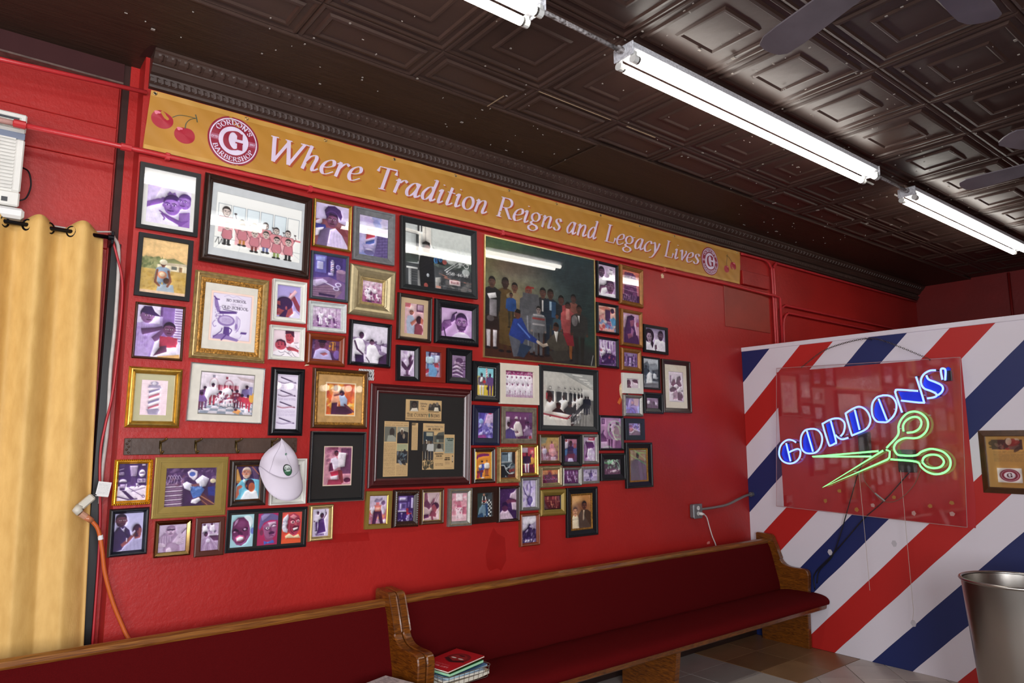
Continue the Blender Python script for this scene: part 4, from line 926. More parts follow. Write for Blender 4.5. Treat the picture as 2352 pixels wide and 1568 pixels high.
# ================================================================ CURTAIN AND ROD
CURT = mat('gold_velvet_curtain', 'd4ab66', .62, var=.16, vscale=26, bump=.3, bscale=180, bdist=.002, spec=.35, stretch=(1, 1, .35), col2='c49a56')
ct = thing('curtain', 'gold grommet curtain hanging over the opening at the left', 'curtain', (-.3, 3.66, .02))
LAM = .167; YC = 3.668; ZR = 2.577
def cur(x, v): # x at the rod, v from 0 (top) to 1 (hem)
    ph = 2*PI*(x-.175)/LAM; am = .034*(1-.35*v)+.006*math.sin(9*x+3*v)
    y = YC-am*math.sin(ph+.5*v*math.sin(4*x))-.006*math.sin(2.1*x+5*v); xx = -1.0+(x+1.0)*(1+.052*v)+.008*math.sin(ph*2+1)*v
    top = ZR+.030+.018*math.sin(ph)+.003*math.sin(3*x*7); return (xx, min(y, 3.712), top-(top-.02)*v)
rows = []
for j in range(41):
    v = (j/40)**1.2; rows.append([cur(-.9+1.372*i/190, v) for i in range(191)])
cl = G().grid(rows).build('drape', CURT, ct, smooth=True)
md = cl.modifiers.new('thickness', 'SOLIDIFY'); md.thickness = .003; md.offset = 0
ROD = mat('black_rod_metal', '15141a', .3, metal=.6)
for k in range(-6, 4):
    x = .092+.0835*k
    if x > .45: continue
    c = Vector((x, YC, ZR)); s = -1 if k % 2 else 1; a = math.radians(48*s)
    ux = Vector((math.cos(a), math.sin(a), 0)); pts = [c+ux*(.0235*math.cos(q*PI/9))+Vector((0, 0, .0235*math.sin(q*PI/9))) for q in range(18)]
    G().tube(pts, .0055, 6, closed=True).build('grommet', ROD, ct, smooth=True)
rt = thing('curtain_rod', 'black curtain rod threaded through the gold curtain', 'rod', (.3, YC, ZR))
G().tube([(-1.2, YC, ZR), (.50, YC, ZR)], .0095, 12).build('rod', ROD, rt, smooth=True)
g = G(); g.tube([(.488, YC, ZR), (.512, YC, ZR)], .014, 10); g.box((.500, YC-.008, ZR-.03), (.512, 3.752, ZR+.03), .002); g.build('bracket', ROD, rt)
# dark jamb and cables behind the curtain edge
struct(G().box((.5125, 3.735, .02), (.555, 3.7515, 2.57), .002).build('trim_6', mat('black_door_frame', '141214', .35, var=.2, vscale=12)))
def cable(label, pts, r, m, group=None, name='cable', n=8):
    t = thing(name, label, 'cable', pts[0], group); G().tube(spline(pts, n), r, 8).build('sheath', m, t, smooth=True); return t
WC = mat('off_white_cable', 'b9b2ac', .5, var=.15, vscale=20); RC = mat('red_painted_cable', 'a8222a', .45); GC = mat('grey_seal_strip', '6a6a70', .5)
cable('off-white cable running down beside the curtain edge', [(.515, 3.72, 2.60), (.545, 3.722, 2.52), (.552, 3.72, 2.2), (.548, 3.724, 1.95), (.553, 3.722, 1.7), (.545, 3.722, 1.5), (.545, 3.72, 1.35)], .0085, WC, 'cables beside the curtain')
cable('red cable dropping from the curtain rod across the dark jamb', [(.503, 3.700, 2.60), (.535, 3.700, 2.5), (.568, 3.700, 2.36), (.570, 3.702, 2.1), (.560, 3.702, 1.85), (.540, 3.700, 1.7), (.530, 3.700, 1.55), (.552, 3.700, 1.2), (.556, 3.70, .7)], .0055, RC, 'cables beside the curtain')
cable('thin white wire lying along the top of the curtain rod', [(-.4, 3.732, 2.580), (.1, 3.732, 2.590), (.25, 3.732, 2.606), (.4, 3.732, 2.606), (.508, 3.732, 2.622)], .004, WC, 'cables beside the curtain')
# plug-in adapter, orange cord, tag
ORG = mat('orange_cord', 'b8541c', .45); CLR = mat('clear_plug_amber', 'b98a72', .2); PLG = mat('ivory_adapter_plastic', 'bdb6a8', .4)
ad = thing('plug_adapter', 'ivory plug adapter hanging at the curtain edge, orange cord plugged in', 'adapter', (.465, 3.56, 1.36))
g = G(); g.box((-.033, -.018, -.016), (.033, .018, .016), .006); M_ = Matrix.Translation((.474, 3.585, 1.372)) @ Matrix.Rotation(math.radians(-44), 4, 'Y'); g.v = [tuple(M_ @ Vector(p)) for p in g.v]; g.build('body', PLG, ad)
g = G(); g.tube([(.452, 3.585, 1.35), (.440, 3.575, 1.338), (.452, 3.570, 1.325)], [.020, .019, .016], 10); g.build('elbow', PLG, ad, smooth=True)
G().tube([(.4535, 3.57, 1.324), (.474, 3.572, 1.308)], .0135, 10).build('clear_collar', CLR, ad)
oc = thing('extension_cord', 'orange extension cord dropping from the adapter behind the left pew', 'cord', (.478, 3.57, 1.30))
G().tube([(.474, 3.572, 1.308), (.500, 3.575, 1.288)], [.014, .0115], 10).build('plug', mat('orange_clear_plug', 'b06a48', .25), oc, smooth=True)
G().tube(spline([(.498, 3.575, 1.29), (.525, 3.574, 1.25), (.545, 3.575, 1.17), (.565, 3.578, 1.06), (.605, 3.578, .93), (.655, 3.575, .81), (.70, 3.56, .70), (.72, 3.555, .45)], 8), .0085, 10).build('cord', ORG, oc, smooth=True)
G().tube([(.535, 3.5745, 1.226), (.538, 3.5745, 1.207)], .0105, 10).build('tape_band', mat('white_tape', 'd4d0cf', .6), oc)
tg = thing('paper_tag', 'white printed paper tag tied above the plug adapter', 'tag', (.53, 3.575, 1.42))
ta = Cv(.055, .06, .0016).bg('d6d3d0').TL(.1, .1, .9, .9, 9, '8a8a90', .5)
o = ta.mesh('paper', .052, .06, None, 0, -.026, .03); o.parent = tg; o.location = (.004, 0, .004); o.rotation_euler = (0, math.radians(9), 0)
G().box((.5085, 3.5752, 1.391), (.5585, 3.5757, 1.449)).build('backing_card', mat('tag_card', 'c9c6c4', .7), tg).rotation_euler = (0, math.radians(9), 0)
G().tube(spline([(.492, 3.575, 1.395), (.500, 3.572, 1.402), (.508, 3.573, 1.398)], 5), .0022, 6).build('tie', mat('black_tie', '1c1a1c', .5), tg)

# ================================================================ AIR CONDITIONER
ACW = mat('ivory_air_conditioner_plastic', 'd6d3cc', .45, var=.06, vscale=14); ACG = mat('grey_blue_ac_band', '7d8698', .4); ACD = mat('dark_grille_void', '3c3f44', .7)
ac = thing('air_conditioner', 'ivory through-wall air conditioner above the gold curtain', 'air conditioner', (-.16, 3.72, 2.65))
ax0, ax1, az0, az1, ay = -.36, .138, 2.648, 3.072, 3.655
G().box((ax0, ay+.012, az0), (ax1-.012, 3.79, az1-.006)).build('cabinet', ACW, ac)
g = G()
for a, b in (((ax0, az0), (ax1, az0+.066)), ((ax0, 2.985), (ax1, az1)), ((ax1-.032, az0+.066), (ax1, 2.955)), ((ax0, az0+.066), (ax0+.03, 2.955))): g.box((a[0], ay, a[1]), (b[0], ay+.02, b[1]), .006)
g.build('front_bezel', ACW, ac)
G().box((ax0, ay+.004, 2.955), (ax1-.001, ay+.02, 2.985), .002).build('band', ACG, ac)
G().box((ax0+.03, ay+.014, az0+.066), (ax1-.032, ay+.02, 2.955)).build('grille_void', ACD, ac)
sl = None
for k in range(15):
    z = az0+.078+k*.0158
    o = G().prism([(ay+.001, z), (ay+.012, z+.006), (ay+.013, z+.010), (ay+.002, z+.0085)], 0, ax0+.03, ax1-.033).build('louvre_slat', ACW, ac)
G().box((ax0+.1, ay-.002, 2.998), (ax1-.022, ay+.001, 3.052), .003).build('control_panel', mat('ac_control_face', 'b4b4ac', .4, var=.2, vscale=60), ac)
G().box((ax1-.10, ay-.003, 3.038), (ax1-.028, ay-.0018, 3.048)).build('display', ACD, ac)
G().box((ax1-.065, ay-.0015, az0+.016), (ax1-.043, ay+.0005, az0+.036)).build('dark_sticker', mat('ac_sticker', '2c2c30', .4), ac)
G().box((ax0+.05, 3.640, 2.592), (.160, 3.79, 2.640), .012).build('drip_tray', mat('white_tray_plastic', 'd9d8d6', .4), ac)
G().tube(spline([(.138, 3.75, 2.86), (.165, 3.74, 2.84), (.178, 3.74, 2.78), (.165, 3.742, 2.72), (.138, 3.745, 2.70)], 6), .0035, 6).build('power_lead', ROD, ac, smooth=True)

# ================================================================ HOOK RACK AND CAP
RACK = mat('brown_painted_board', '46332a', .4, var=.12, vscale=10, bump=.3, bscale=30); BRS = mat('aged_brass_hook', '6b5630', .35, metal=.8)
rk = thing('coat_rack', 'dark brown painted hook board on the wall under the razor picture', 'coat rack', (1.0, YW, 1.607))
G().box((.604, YW-.020, 1.569), (1.398, YW, 1.644), .002).build('board', RACK, rk)
for x in (.604, 1.374):
    g = G(); g.box((x, YW-.0235, 1.570), (x+.026, YW-.0198, 1.643), .001)
    for k in range(5): g.ball((x+.013+.004*(-1)**k, YW-.0235, 1.58+.013*k), .006, 6, 4)
    g.build('end_ornament', RACK, rk)
hook0 = None
for x in (.752, .905, 1.092, 1.27):
    g = G(); g.box((-.006, -.024, -.012), (.006, -.020, .026), .001)
    g.tube(spline([(0, -.022, .018), (.004, -.040, .022), (.012, -.052, .028), (.016, -.056, .032)], 4), [.0042]*12+[.0055], 6); g.ball((.016, -.056, .033), .0062, 6, 4)
    g.tube(spline([(0, -.022, .012), (-.001, -.032, -.005), (0, -.036, -.025), (.002, -.044, -.034), (.005, -.054, -.026)], 4), .0040, 6); g.ball((.005, -.054, -.025), .0055, 6, 4)
    g.v = [(p[0]+x, p[1]+YW, p[2]+1.607) for p in g.v]; g.build('hook', BRS, rk, smooth=True)
# ---- cap
CAPM = mat('white_cap_cotton', 'cfc5d2', .8, var=.04, vscale=8, bump=.15, bscale=400, bdist=.001, spec=.2)
cp = thing('baseball_cap', 'white baseball cap with a green oval badge hanging on the hook board', 'cap', (1.298, YW-.03, 1.62))
CXc = 1.298
def crown(th, t, out=0.0):
    """th -90..90 across, t 0 peak .. 1 brim seam"""
    wv = [0, .026, .052, .071, .084, .091, .094][min(6, int(t*6))]; wn = [0, .026, .052, .071, .084, .091, .094][min(6, int(t*6)+1)]; fr = t*6-int(t*6)
    hw = (wv+(wn-wv)*fr)+.003; c, s = math.cos(th), math.sin(th)
    z = 1.636-.128*t-.058*t*t*c**1.5+.010*s*(1-t)
    dep = .018+.095*t**.75-.028*math.exp(-((t-.55)/.17)**2)*c**2
    r = 1+.02*math.cos(3*th)*(1-t)
    return (CXc+.004+(hw+out)*s*r-.010*t*.0, 3.560-(dep+out)*c, z)
rows = [[crown(math.radians(-90+180*i/32), j/18) for i in range(33)] for j in range(19)]
G().grid([r[::-1] for r in rows]).build('crown', CAPM, cp, smooth=True)
def brim(i, j):
    th = math.radians(-90+180*i/32); a = crown(th, 1); s, c = math.sin(th), max(0, math.cos(th))
    e = (CXc+.103*math.sin(th*.97)+.002, 3.547-.150*c**.6, 1.505-.008-.156*c**.55); f = j/8
    return tuple(a[k]*(1-f)+e[k]*f - (0 if k != 1 else .012*math.sin(PI*f)*c) for k in range(3))
o = G().grid([[brim(i, j) for i in range(33)][::-1] for j in range(9)]).build('brim', CAPM, cp, smooth=True)
o.modifiers.new('thickness', 'SOLIDIFY').thickness = .003
for th0 in (-48, 22): G().tube([crown(math.radians(th0*(.35+.65*j/12)), .08+.92*j/12, .0008) for j in range(13)], .0012, 5).build('seam', mat('cap_seam', 'b3a9b6', .8), cp)
G().tube([crown(math.radians(-88+176*i/30), 1, .0012) for i in range(31)], .0016, 5).build('brim_seam', mat('cap_seam', 'b3a9b6', .8), cp)
la = Cv(.034, .042, .0007).bg('ffffff'); la.E(.5, .5, .5, .5, '1b2320').E(.5, .62, .4, .34, '2e5a40').E(.52, .36, .36, .26, 'c9cfcc').T(.22, .52, .26, 'Lids', '10201a', .2, .56, .2).L([.18, .66, .8, .6], '8fb09a', .05)
def lp(a, b):
    # disc in the crown's own curved surface
    u, v = 2*a-1, 2*(-b)-1; r = max(1e-6, math.hypot(u, v)); k = min(1, 1/r)*1.0; u, v = u*k, v*k
    return np.array(crown(math.radians(6+14*u), .845+.125*v+.01*u, .0016))-np.array(ABS[cp.name])
la.mesh('badge', 1, 1, cp, 0, 0, 0, None, lp)
gg = G(); pc = [crown(math.radians(13+4*math.cos(k*PI/5)), .48+.035*math.sin(k*PI/5), .002) for k in range(10)]; gg.add(pc, [tuple(range(10))]); gg.build('green_spot', mat('green_spot', '44705c', .6), cp)

# ================================================================ OUTLET
GM = mat('galvanised_box', '77787a', .4, metal=.6, var=.15, vscale=40); WPL = mat('white_receptacle', 'd4d0cc', .4)
ot = thing('power_outlet', 'grey surface outlet box on the red wall near the partition', 'outlet', (4.68, YW, 1.065))
G().box((4.632, YW-.045, 1.010), (4.732, YW, 1.118), .008).build('box', GM, ot)
G().box((4.630, YW-.049, 1.008), (4.734, YW-.045, 1.120), .0015).build('cover_plate', GM, ot)
for z in (1.088, 1.046):
    g = G(); g.prism([(4.682+.017*math.cos(a*PI/8), z+.0165*math.sin(a*PI/8)) for a in range(16)], 1, YW-.052, YW-.049); rc = g.build('receptacle', WPL, ot)
    for dx in (-.006, .006): G().box((4.682+dx-.001, YW-.0525, z-.001), (4.682+dx+.001, YW-.0519, z+.008)).build('slot', DARK, rc)
t = thing('conduit', 'bare grey conduit from the outlet box to the striped partition', 'pipe', (4.74, 3.575, 1.075)); GP = mat('grey_conduit', '85807c', .4, metal=.5)
G().tube(spline([(4.734, 3.575, 1.072), (4.95, 3.575, 1.078), (5.10, 3.572, 1.090), (5.25, 3.568, 1.125), (5.36, 3.564, 1.150), (5.447, 3.56, 1.158)], 6), .0105, 10).build('tube', GP, t, smooth=True)
G().tube([(5.425, 3.561, 1.157), (5.4525, 3.560, 1.158)], .02, 10).build('connector', GM, t)
t = thing('cable', 'white power cord plugged into the outlet, dropping behind the pew', 'cord', (4.69, YW-.06, 1.046))
g = G(); g.tube([(4.682, YW-.053, 1.046), (4.69, YW-.075, 1.045), (4.715, YW-.08, 1.040)], [.014, .013, .007], 8); g.build('plug', WPL, t, smooth=True)
G().tube(spline([(4.712, YW-.08, 1.041), (4.76, YW-.07, 1.01), (4.80, YW-.06, .94), (4.84, YW-.055, .86), (4.89, YW-.05, .78), (4.92, YW-.045, .66), (4.93, YW-.04, .4)], 6), .0045, 8).build('cord', WPL, t, smooth=True)

# ================================================================ TRASH CAN
STEEL = mat('brushed_stainless_steel', 'b5afa8', .28, metal=1.0, bump=.12, bscale=8, bdist=.002, stretch=(60, 60, 1))
tc_ = (4.62, 1.42); TH = .865
tr = thing('trash_can', 'tall brushed stainless steel trash can at the lower right', 'trash can', (tc_[0], tc_[1], 0))
TR_ = .262
G().lathe([(TR_*.70, .0), (TR_*.72, .012), (TR_*.955, TH-.03), (TR_*.965, TH-.012)], (*tc_, 0), 64).build('body', STEEL, tr, smooth=True)
G().lathe([(TR_*.93, TH-.012), (TR_*.80, .35), (TR_*.68, .02), (0, .015)], (*tc_, 0), 48).build('liner', STEEL, tr, smooth=True)
pts = [(tc_[0]+TR_*.97*math.cos(2*PI*k/64), tc_[1]+TR_*.97*math.sin(2*PI*k/64), TH-.008) for k in range(64)]
G().tube(pts, .009, 8, closed=True).build('rolled_rim', STEEL, tr, smooth=True)
G().box((tc_[0]-.004, tc_[1]-TR_*.9, .1), (tc_[0]+.004, tc_[1]-TR_*.88, .11)).build('rivet', METAL, tr)
# ================================================================ NEON SIGN (coordinates in mm: y, z on the striped partition)
NEON = {
'G': [(3050,1601),(3081,1618),(3118,1622),(3155,1606),(3188,1573),(3203,1530),(3202,1488),(3180,1454),(3140,1435),(3099,1434),(3058,1451),(3029,1482),(3018,1519),(3022,1542),(3042,1549),(3072,1541),(3117,1522)],
'Gb': [(3137,1595),(3108,1450)],
'O': [(2923,1707),(2968,1696),(3000,1657),(3011,1606),(3005,1551),(2977,1521),(2931,1515),(2884,1527),(2851,1563),(2832,1615),(2835,1660),(2857,1692),(2889,1706),(2923,1707)],
'Ob': [(2953,1693),(2913,1529)],
'R1': [(2753,1767),(2722,1611),(2733,1593),(2766,1578),(2782,1590),(2818,1732),(2810,1750),(2743,1780),(2688,1783),(2653,1760),(2645,1725),(2659,1676),(2683,1648)],
'R2': [(2722,1658),(2702,1637),(2671,1625),(2624,1637)],
'D': [(2562,1846),(2536,1694)],
'D1': [(2593,1657),(2599,1663),(2630,1804),(2626,1824),(2566,1857),(2521,1866),(2480,1843),(2457,1803),(2452,1760),(2470,1717),(2508,1688),(2591,1655)],
'P': [(2346,1943),(2393,1930),(2425,1892),(2435,1845),(2432,1794),(2406,1755),(2361,1748),(2334,1749),(2293,1781),(2267,1823),(2259,1873),(2274,1915),(2305,1938),(2346,1943)],
'Pb': [(2381,1920),(2333,1761)],
'N1': [(2224,1813),(2258,1948),(2256,1969),(2241,1978),(2105,1961)],
'N2': [(2111,2063),(2076,1898),(2087,1878),(2224,1899)],
'S1': [(1979,2098),(2018,2098),(2058,2077),(2080,2041),(2080,2004),(2062,1975),(2022,1956),(1994,1938),(1988,1922),(2011,1911),(2050,1906)],
'S2': [(2043,2067),(2031,2038),(1988,2015),(1953,1992),(1945,1968),(1956,1944),(1980,1925)],
'A': [(1927,2023),(1919,2090),(1932,2106),(1948,2097),(1944,2029)],
'g1': [(2350,1563),(2266,1652),(2256,1718),(2229,1771),(2187,1808),(2140,1818),(2095,1801),(2064,1763),(2060,1719),(2078,1675),(2115,1643),(2154,1631),(2220,1632),(2274,1606),(2299,1565),(2288,1527),(2261,1511),(2160,1511),(2116,1538),(2062,1557),(2017,1552),(1975,1535),(1945,1500),(1939,1461),(1955,1422),(1994,1394),(2045,1386),(2093,1402),(2128,1433),(2159,1468),(2328,1481)],
'g2': [(2225,1680),(2224,1722),(2199,1758),(2154,1780),(2116,1773),(2101,1740),(2118,1699),(2158,1675),(2202,1670)],
'g3': [(2117,1469),(2104,1498),(2065,1517),(2017,1515),(1986,1492),(1981,1464),(2005,1436),(2050,1426),(2093,1438),(2118,1465)],
'g4': [(2409,1539),(2918,1490),(2463,1499)],
'g5': [(2376,1543),(2848,1258),(2352,1479),(2336,1494),(2330,1538),(2355,1549)],
}
FILLS = {
'G':[(3130,1600),(3110,1441),(3181,1449),(3204,1505),(3184,1572)],
'O':[(2945,1688),(2912,1518),(2978,1515),(3008,1545),(3009,1610),(2991,1661)],
'R':[(2811,1741),(2752,1760),(2726,1601),(2767,1574),(2783,1587)],
'D':[(2624,1817),(2563,1844),(2536,1687),(2594,1651)],
'P':[(2381,1921),(2334,1753),(2394,1747),(2431,1789),(2434,1841),(2418,1892)],
'N':[(2254,1965),(2105,1954),(2075,1894),(2087,1876),(2223,1895)],
'S':[(2018,2091),(2047,2065),(2030,2031),(1949,1985),(1945,1960),(1976,1917),(2011,1903),(1990,1926),(2022,1952),(2065,1975),(2081,2009),(2070,2054)],
'A':[(1947,2098),(1912,2119),(1895,2106),(1920,2019),(1941,2029)],
}
def mm(pts, x): return [(x, y/1000, z/1000) for y, z in pts]
NB = mat('blue_neon_glow', '10204a', .3, emit=(.17, .27, 1.0), es=3.2); NG = mat('green_neon_glow', '104018', .3, emit=(.20, 1.0, .24), es=2.2)
BLU = mat('deep_blue_letter_panel', '0c2fb8', .3, spec=.6); BKP = mat('black_neon_paint', '0d0d12', .35); TRM = mat('dark_transformer_case', '241f24', .4)
ns = thing('neon_sign', 'clear acrylic neon sign with blue GORDONS\' lettering over green scissors', 'neon sign', (5.35, 2.55, 1.65))
AC_ = [(3.208, 2.214), (1.835, 2.178), (1.887, 1.041), (3.278, 1.083)]
G().prism(AC_, 0, 5.349, 5.355).build('acrylic_sheet', ACRYL, ns)
g = G()
ED = mat('acrylic_edge', 'b08a8a', .2)
for i in range(4): a, b = AC_[i], AC_[(i+1) % 4]; g.tube([(5.352, *a), (5.352, *b)], .0022, 4)
g.build('sheet_edge', ED, ns)
letters = (('G', ('G', 'Gb')), ('O', ('O', 'Ob')), ('R', ('R1', 'R2')), ('D', ('D1', 'D')), ('P', ('P', 'Pb')), ('N', ('N1', 'N2')), ('S', ('S1', 'S2')), ('A', ('A',)))
for L_, parts in letters:
    first_ = None
    for i, k in enumerate(parts):
        p = mm(NEON[k], 5.315); q = spline(p, 5) if len(p) > 2 else p
        o = G().tube(q, .0068, 8).build('neon_letter_tube', NB, ns, smooth=True)
        # blacked-out return ends reaching back to the sheet
        for e in (p[0], p[-1]): G().tube([e, (5.349, e[1]-.004, e[2])], .0058, 6).build('tube_end', BKP, o)
    G().prism([(y/1000-.0, z/1000) for y, z in FILLS[L_]], 0, 5.3455, 5.3488).build('letter_backing', BLU, ns)
for k in ('g1', 'g2', 'g3', 'g4', 'g5'):
    p = mm(NEON[k], 5.315); q = spline(p, 5) if k in ('g1', 'g2', 'g3') else p
    o = G().tube(q, .0068, 8).build('neon_scissor_tube', NG, ns, smooth=True)
    for e in (p[0], p[-1]): G().tube([e, (5.349, e[1], e[2])], .0055, 6).build('tube_end', mat('grey_tube_end', '4a5a4c', .4), o)
G().prism([(1.918, 2.09), (1.893, 2.09), (1.893, 2.02), (1.918, 2.02)], 0, 5.325, 5.349).build('black_housing', BKP, ns)
G().box((5.358, 2.495, 1.50), (5.40, 2.575, 1.68), .004).build('transformer', TRM, ns)
G().box((5.358, 2.19, 1.39), (5.41, 2.30, 1.55), .004).build('transformer', TRM, ns)
# standoffs
for y, z in ((3.02, 1.47), (2.86, 1.56), (2.64, 1.66), (2.49, 1.70), (2.28, 1.84), (2.07, 1.93), (2.0, 1.95), (2.25, 1.7), (2.05, 1.79), (2.0, 1.40), (2.6, 1.385), (2.55, 1.52)):
    G().tube([(5.349, y, z), (5.320, y, z)], .003, 5).build('tube_support', mat('clear_support', 'c0c6cc', .15), ns)
WIR = mat('brown_high_voltage_wire', '6e5244', .5); BLKC = mat('black_cord', '121214', .5)
G().tube(spline([(5.345, y/1000, z/1000) for y, z in [(2549, 1408), (2542, 1323), (2488, 1249), (2418, 1178), (2312, 1193), (2202, 1297), (2143, 1412)]], 6), .0025, 6).build('looped_wire', WIR, ns, smooth=True)
G().tube([(5.345, 2.47, 1.232), (5.345, 2.405, 1.180)], .006, 8).build('wire_splice', mat('grey_splice', '8a8a88', .4), ns)
for p in ([(5.40, 2.545, 1.50), (5.40, 2.615, 1.358), (5.40, 2.669, 1.21), (5.41, 2.73, 1.053), (5.42, 2.80, .874), (5.435, 2.88, .718), (5.44, 2.99, .60), (5.445, 3.02, .5)],
          [(5.41, 2.245, 1.39), (5.42, 2.446, 1.174), (5.42, 2.599, 1.036), (5.42, 2.724, .896), (5.43, 2.872, .734), (5.44, 3.03, .571), (5.446, 3.04, .45)]):
    G().tube(spline(p, 6), .0042, 6).build('black_cord', BLKC, ns, smooth=True)
STRG = mat('pale_pull_string', 'b5a79c', .7)
for p in ([(5.345, 2.578, 1.377), (5.346, 2.568, .98), (5.347, 2.560, .531)], [(5.345, 2.278, 1.402), (5.346, 2.274, .917), (5.347, 2.268, .446), (5.347, 2.279, .371)]): G().tube(p, .0016, 5).build('pull_string', STRG, ns)
RES = mat('dried_glue_spot', '9c6a34', .4); CLEAR = mat('pale_sticky_pad', 'b28a84', .3)
for i, (y, z) in enumerate([(2.74, 1.234), (2.856, 1.152), (2.617, 1.104), (2.492, 1.144), (2.34, 1.21), (2.101, 1.165), (1.965, 1.195), (2.215, 1.109), (1.968, 1.123)]):
    G().prism([(y+.017*math.cos(k*PI/2.5+i)*random.uniform(.7, 1.2), z+.017*math.sin(k*PI/2.5+i)*random.uniform(.7, 1.2)) for k in range(5)], 0, 5.3475, 5.3489).build('glue_spot', RES if i not in (3, 7, 8) else CLEAR, ns)
# hanging chain: links
ch = [(5.353, y/1000, z/1000) for y, z in [(2983, 2206), (2797, 2318), (2602, 2366), (2436, 2377), (2327, 2345), (2180, 2268), (2025, 2179)]]
P = spline(ch, 24); tot = [0]
for a, b in zip(P, P[1:]): tot.append(tot[-1]+math.dist(a, b))
n = int(tot[-1]/.0145); lk = None
CHM = mat('dull_steel_chain', '5a544e', .35, metal=.9)
for i in range(n):
    s_ = (i+.5)/n*tot[-1]; k = max(j for j in range(len(tot)) if tot[j] <= s_); k = min(k, len(P)-2); f = (s_-tot[k])/max(1e-6, tot[k+1]-tot[k])
    c = [P[k][q]*(1-f)+P[k+1][q]*f for q in range(3)]; an = math.atan2(P[k+1][2]-P[k][2], P[k+1][1]-P[k][1])
    if lk is None:
        L2 = [(0, .0062*math.cos(a)+(.0038 if math.cos(a) > 0 else -.0038), .0050*math.sin(a)) for a in [2*PI*j/10 for j in range(10)]]
        lk = G().tube(L2, .0016, 5, closed=True).build('chain_link', CHM, ns, local=True, smooth=True); o = lk
    else: o = copy(lk, ns)
    o.location = Vector(c)-ABS[ns.name]; o.rotation_euler = (an, 0, 0); o.rotation_euler.rotate_axis('Y', PI/2*(i % 2)*.8+.2)
for y, z in ((2.983, 2.206), (2.025, 2.18)): G().tube([(5.346, y, z-.008), (5.353, y, z+.004)], .003, 5).build('chain_hook', CHM, ns)
G().tube([(XP+.002, 2.46, 2.378), (5.35, 2.46, 2.379)], .003, 6).build('wall_screw', CHM, ns)

# ================================================================ PICTURE FRAMES
FM = {
 'black': mat('frame_black', '17171a', .32, spec=.3), 'matte': mat('frame_matte_black', '1b1a1c', .5, spec=.25), 'charcoal': mat('frame_charcoal', '242628', .38, spec=.3),
 'dkbrown': mat('frame_dark_brown', '2e1a14', .3, var=.15, vscale=20), 'espresso': mat('frame_espresso', '2b201a', .32, var=.2, vscale=25), 'mahogany': mat('frame_mahogany', '45191a', .25, var=.12, vscale=10),
 'brown': mat('frame_brown', '4a2c16', .35, var=.25, vscale=25), 'redbrown': mat('frame_red_brown', '7a3417', .3, var=.12, vscale=14), 'cherry': mat('frame_cherry', '7d2216', .32, var=.1, vscale=14),
 'walnut': mat('frame_flat_walnut', '4a1c0e', .4, var=.12, vscale=14), 'golden': mat('frame_golden_brown', '8a5a26', .35, metal=.3, var=.2, vscale=30),
 'gold': mat('frame_gold', 'c2a050', .28, metal=.85, var=.15, vscale=40), 'brightgold': mat('frame_bright_gold', 'd9a832', .25, metal=.8, var=.1, vscale=60), 'antique': mat('frame_antique_gold', 'b39a68', .42, metal=.6, var=.25, vscale=50),
 'olive': mat('frame_olive_gold', '8c7434', .45, metal=.35, var=.08, vscale=20), 'champagne': mat('frame_champagne', 'b5a682', .35, metal=.7, var=.12, vscale=40), 'palegold': mat('frame_pale_gold', 'c0ab74', .3, metal=.75, var=.1, vscale=40),
 'mirrorgold': mat('frame_mirror_gold', 'b59a62', .12, metal=1.0), 'silver': mat('frame_silver', 'bcbcbe', .25, metal=.85), 'pewter': mat('frame_pewter', '8f8c86', .4, metal=.6, var=.15, vscale=40), 'pewter2': mat('frame_distressed_pewter', '807666', .45, metal=.4, var=.3, vscale=40),
 'white': mat('frame_white', 'd8d6ce', .45, var=.04, vscale=30), 'cream': mat('frame_cream', 'd8cdbc', .45, var=.05, vscale=20), 'whitewash': mat('frame_whitewash', 'c4c6c4', .55, var=.12, vscale=50),
 'grey': mat('frame_grey_wood', '6a6a6c', .6, var=.18, vscale=40, bump=.3, bscale=60), 'slate': mat('frame_slate', '3f464d', .45, var=.1, vscale=30), 'navy': mat('frame_navy', '161a33', .35, var=.2, vscale=30), 'ink': mat('frame_blue_black', '12161f', .35),
 'bronze': mat('frame_bronze_band', '9a6c2c', .4, metal=.6, var=.5, vscale=120, detail=2, bump=.6, bscale=110),
}
for k, c in dict(white='dcdad6', offwhite='d8d2c6', cream='d9cfbd', greywhite='c3c6c8', beige='c4a987', black='191816', tan='b78f58', linen='b9b391').items(): FM['mat_'+k] = mat('mat_board_'+k, c, .8, var=.05 if k != 'tan' else .18, vscale=30)
PRO = {
 'F': [(0, .018), (.03, .020), (.97, .020), (1, .017), (1, .005)],
 'B': [(0, .020), (.06, .024), (.28, .024), (.36, .019), (.9, .011), (1, .010), (1, .004)],
 'O': [(0, .012), (.08, .016), (.16, .013), (.32, .027), (.48, .029), (.62, .022), (.72, .015), (.82, .017), (1, .011), (1, .004)],
 'R': [(0, .010), (.08, .018), (.22, .025), (.42, .028), (.62, .025), (.84, .016), (1, .011), (1, .004)],
 'S': [(0, .016), (.10, .017), (.11, .021), (.22, .021), (.23, .017), (.34, .017), (.35, .021), (.44, .021), (.45, .016), (1, .015), (1, .005)],
 'I': [(0, .006), (.15, .009), (.78, .025), (.92, .027), (1, .024), (1, .005)],
 'C': [(0, .028), (.10, .031), (.2, .029), (.34, .018), (.55, .013), (.74, .014), (.82, .018), (.92, .018), (1, .013), (1, .004)],
 'T': [(0, .012), (.2, .014), (.8, .014), (1, .012), (1, .004)],
}
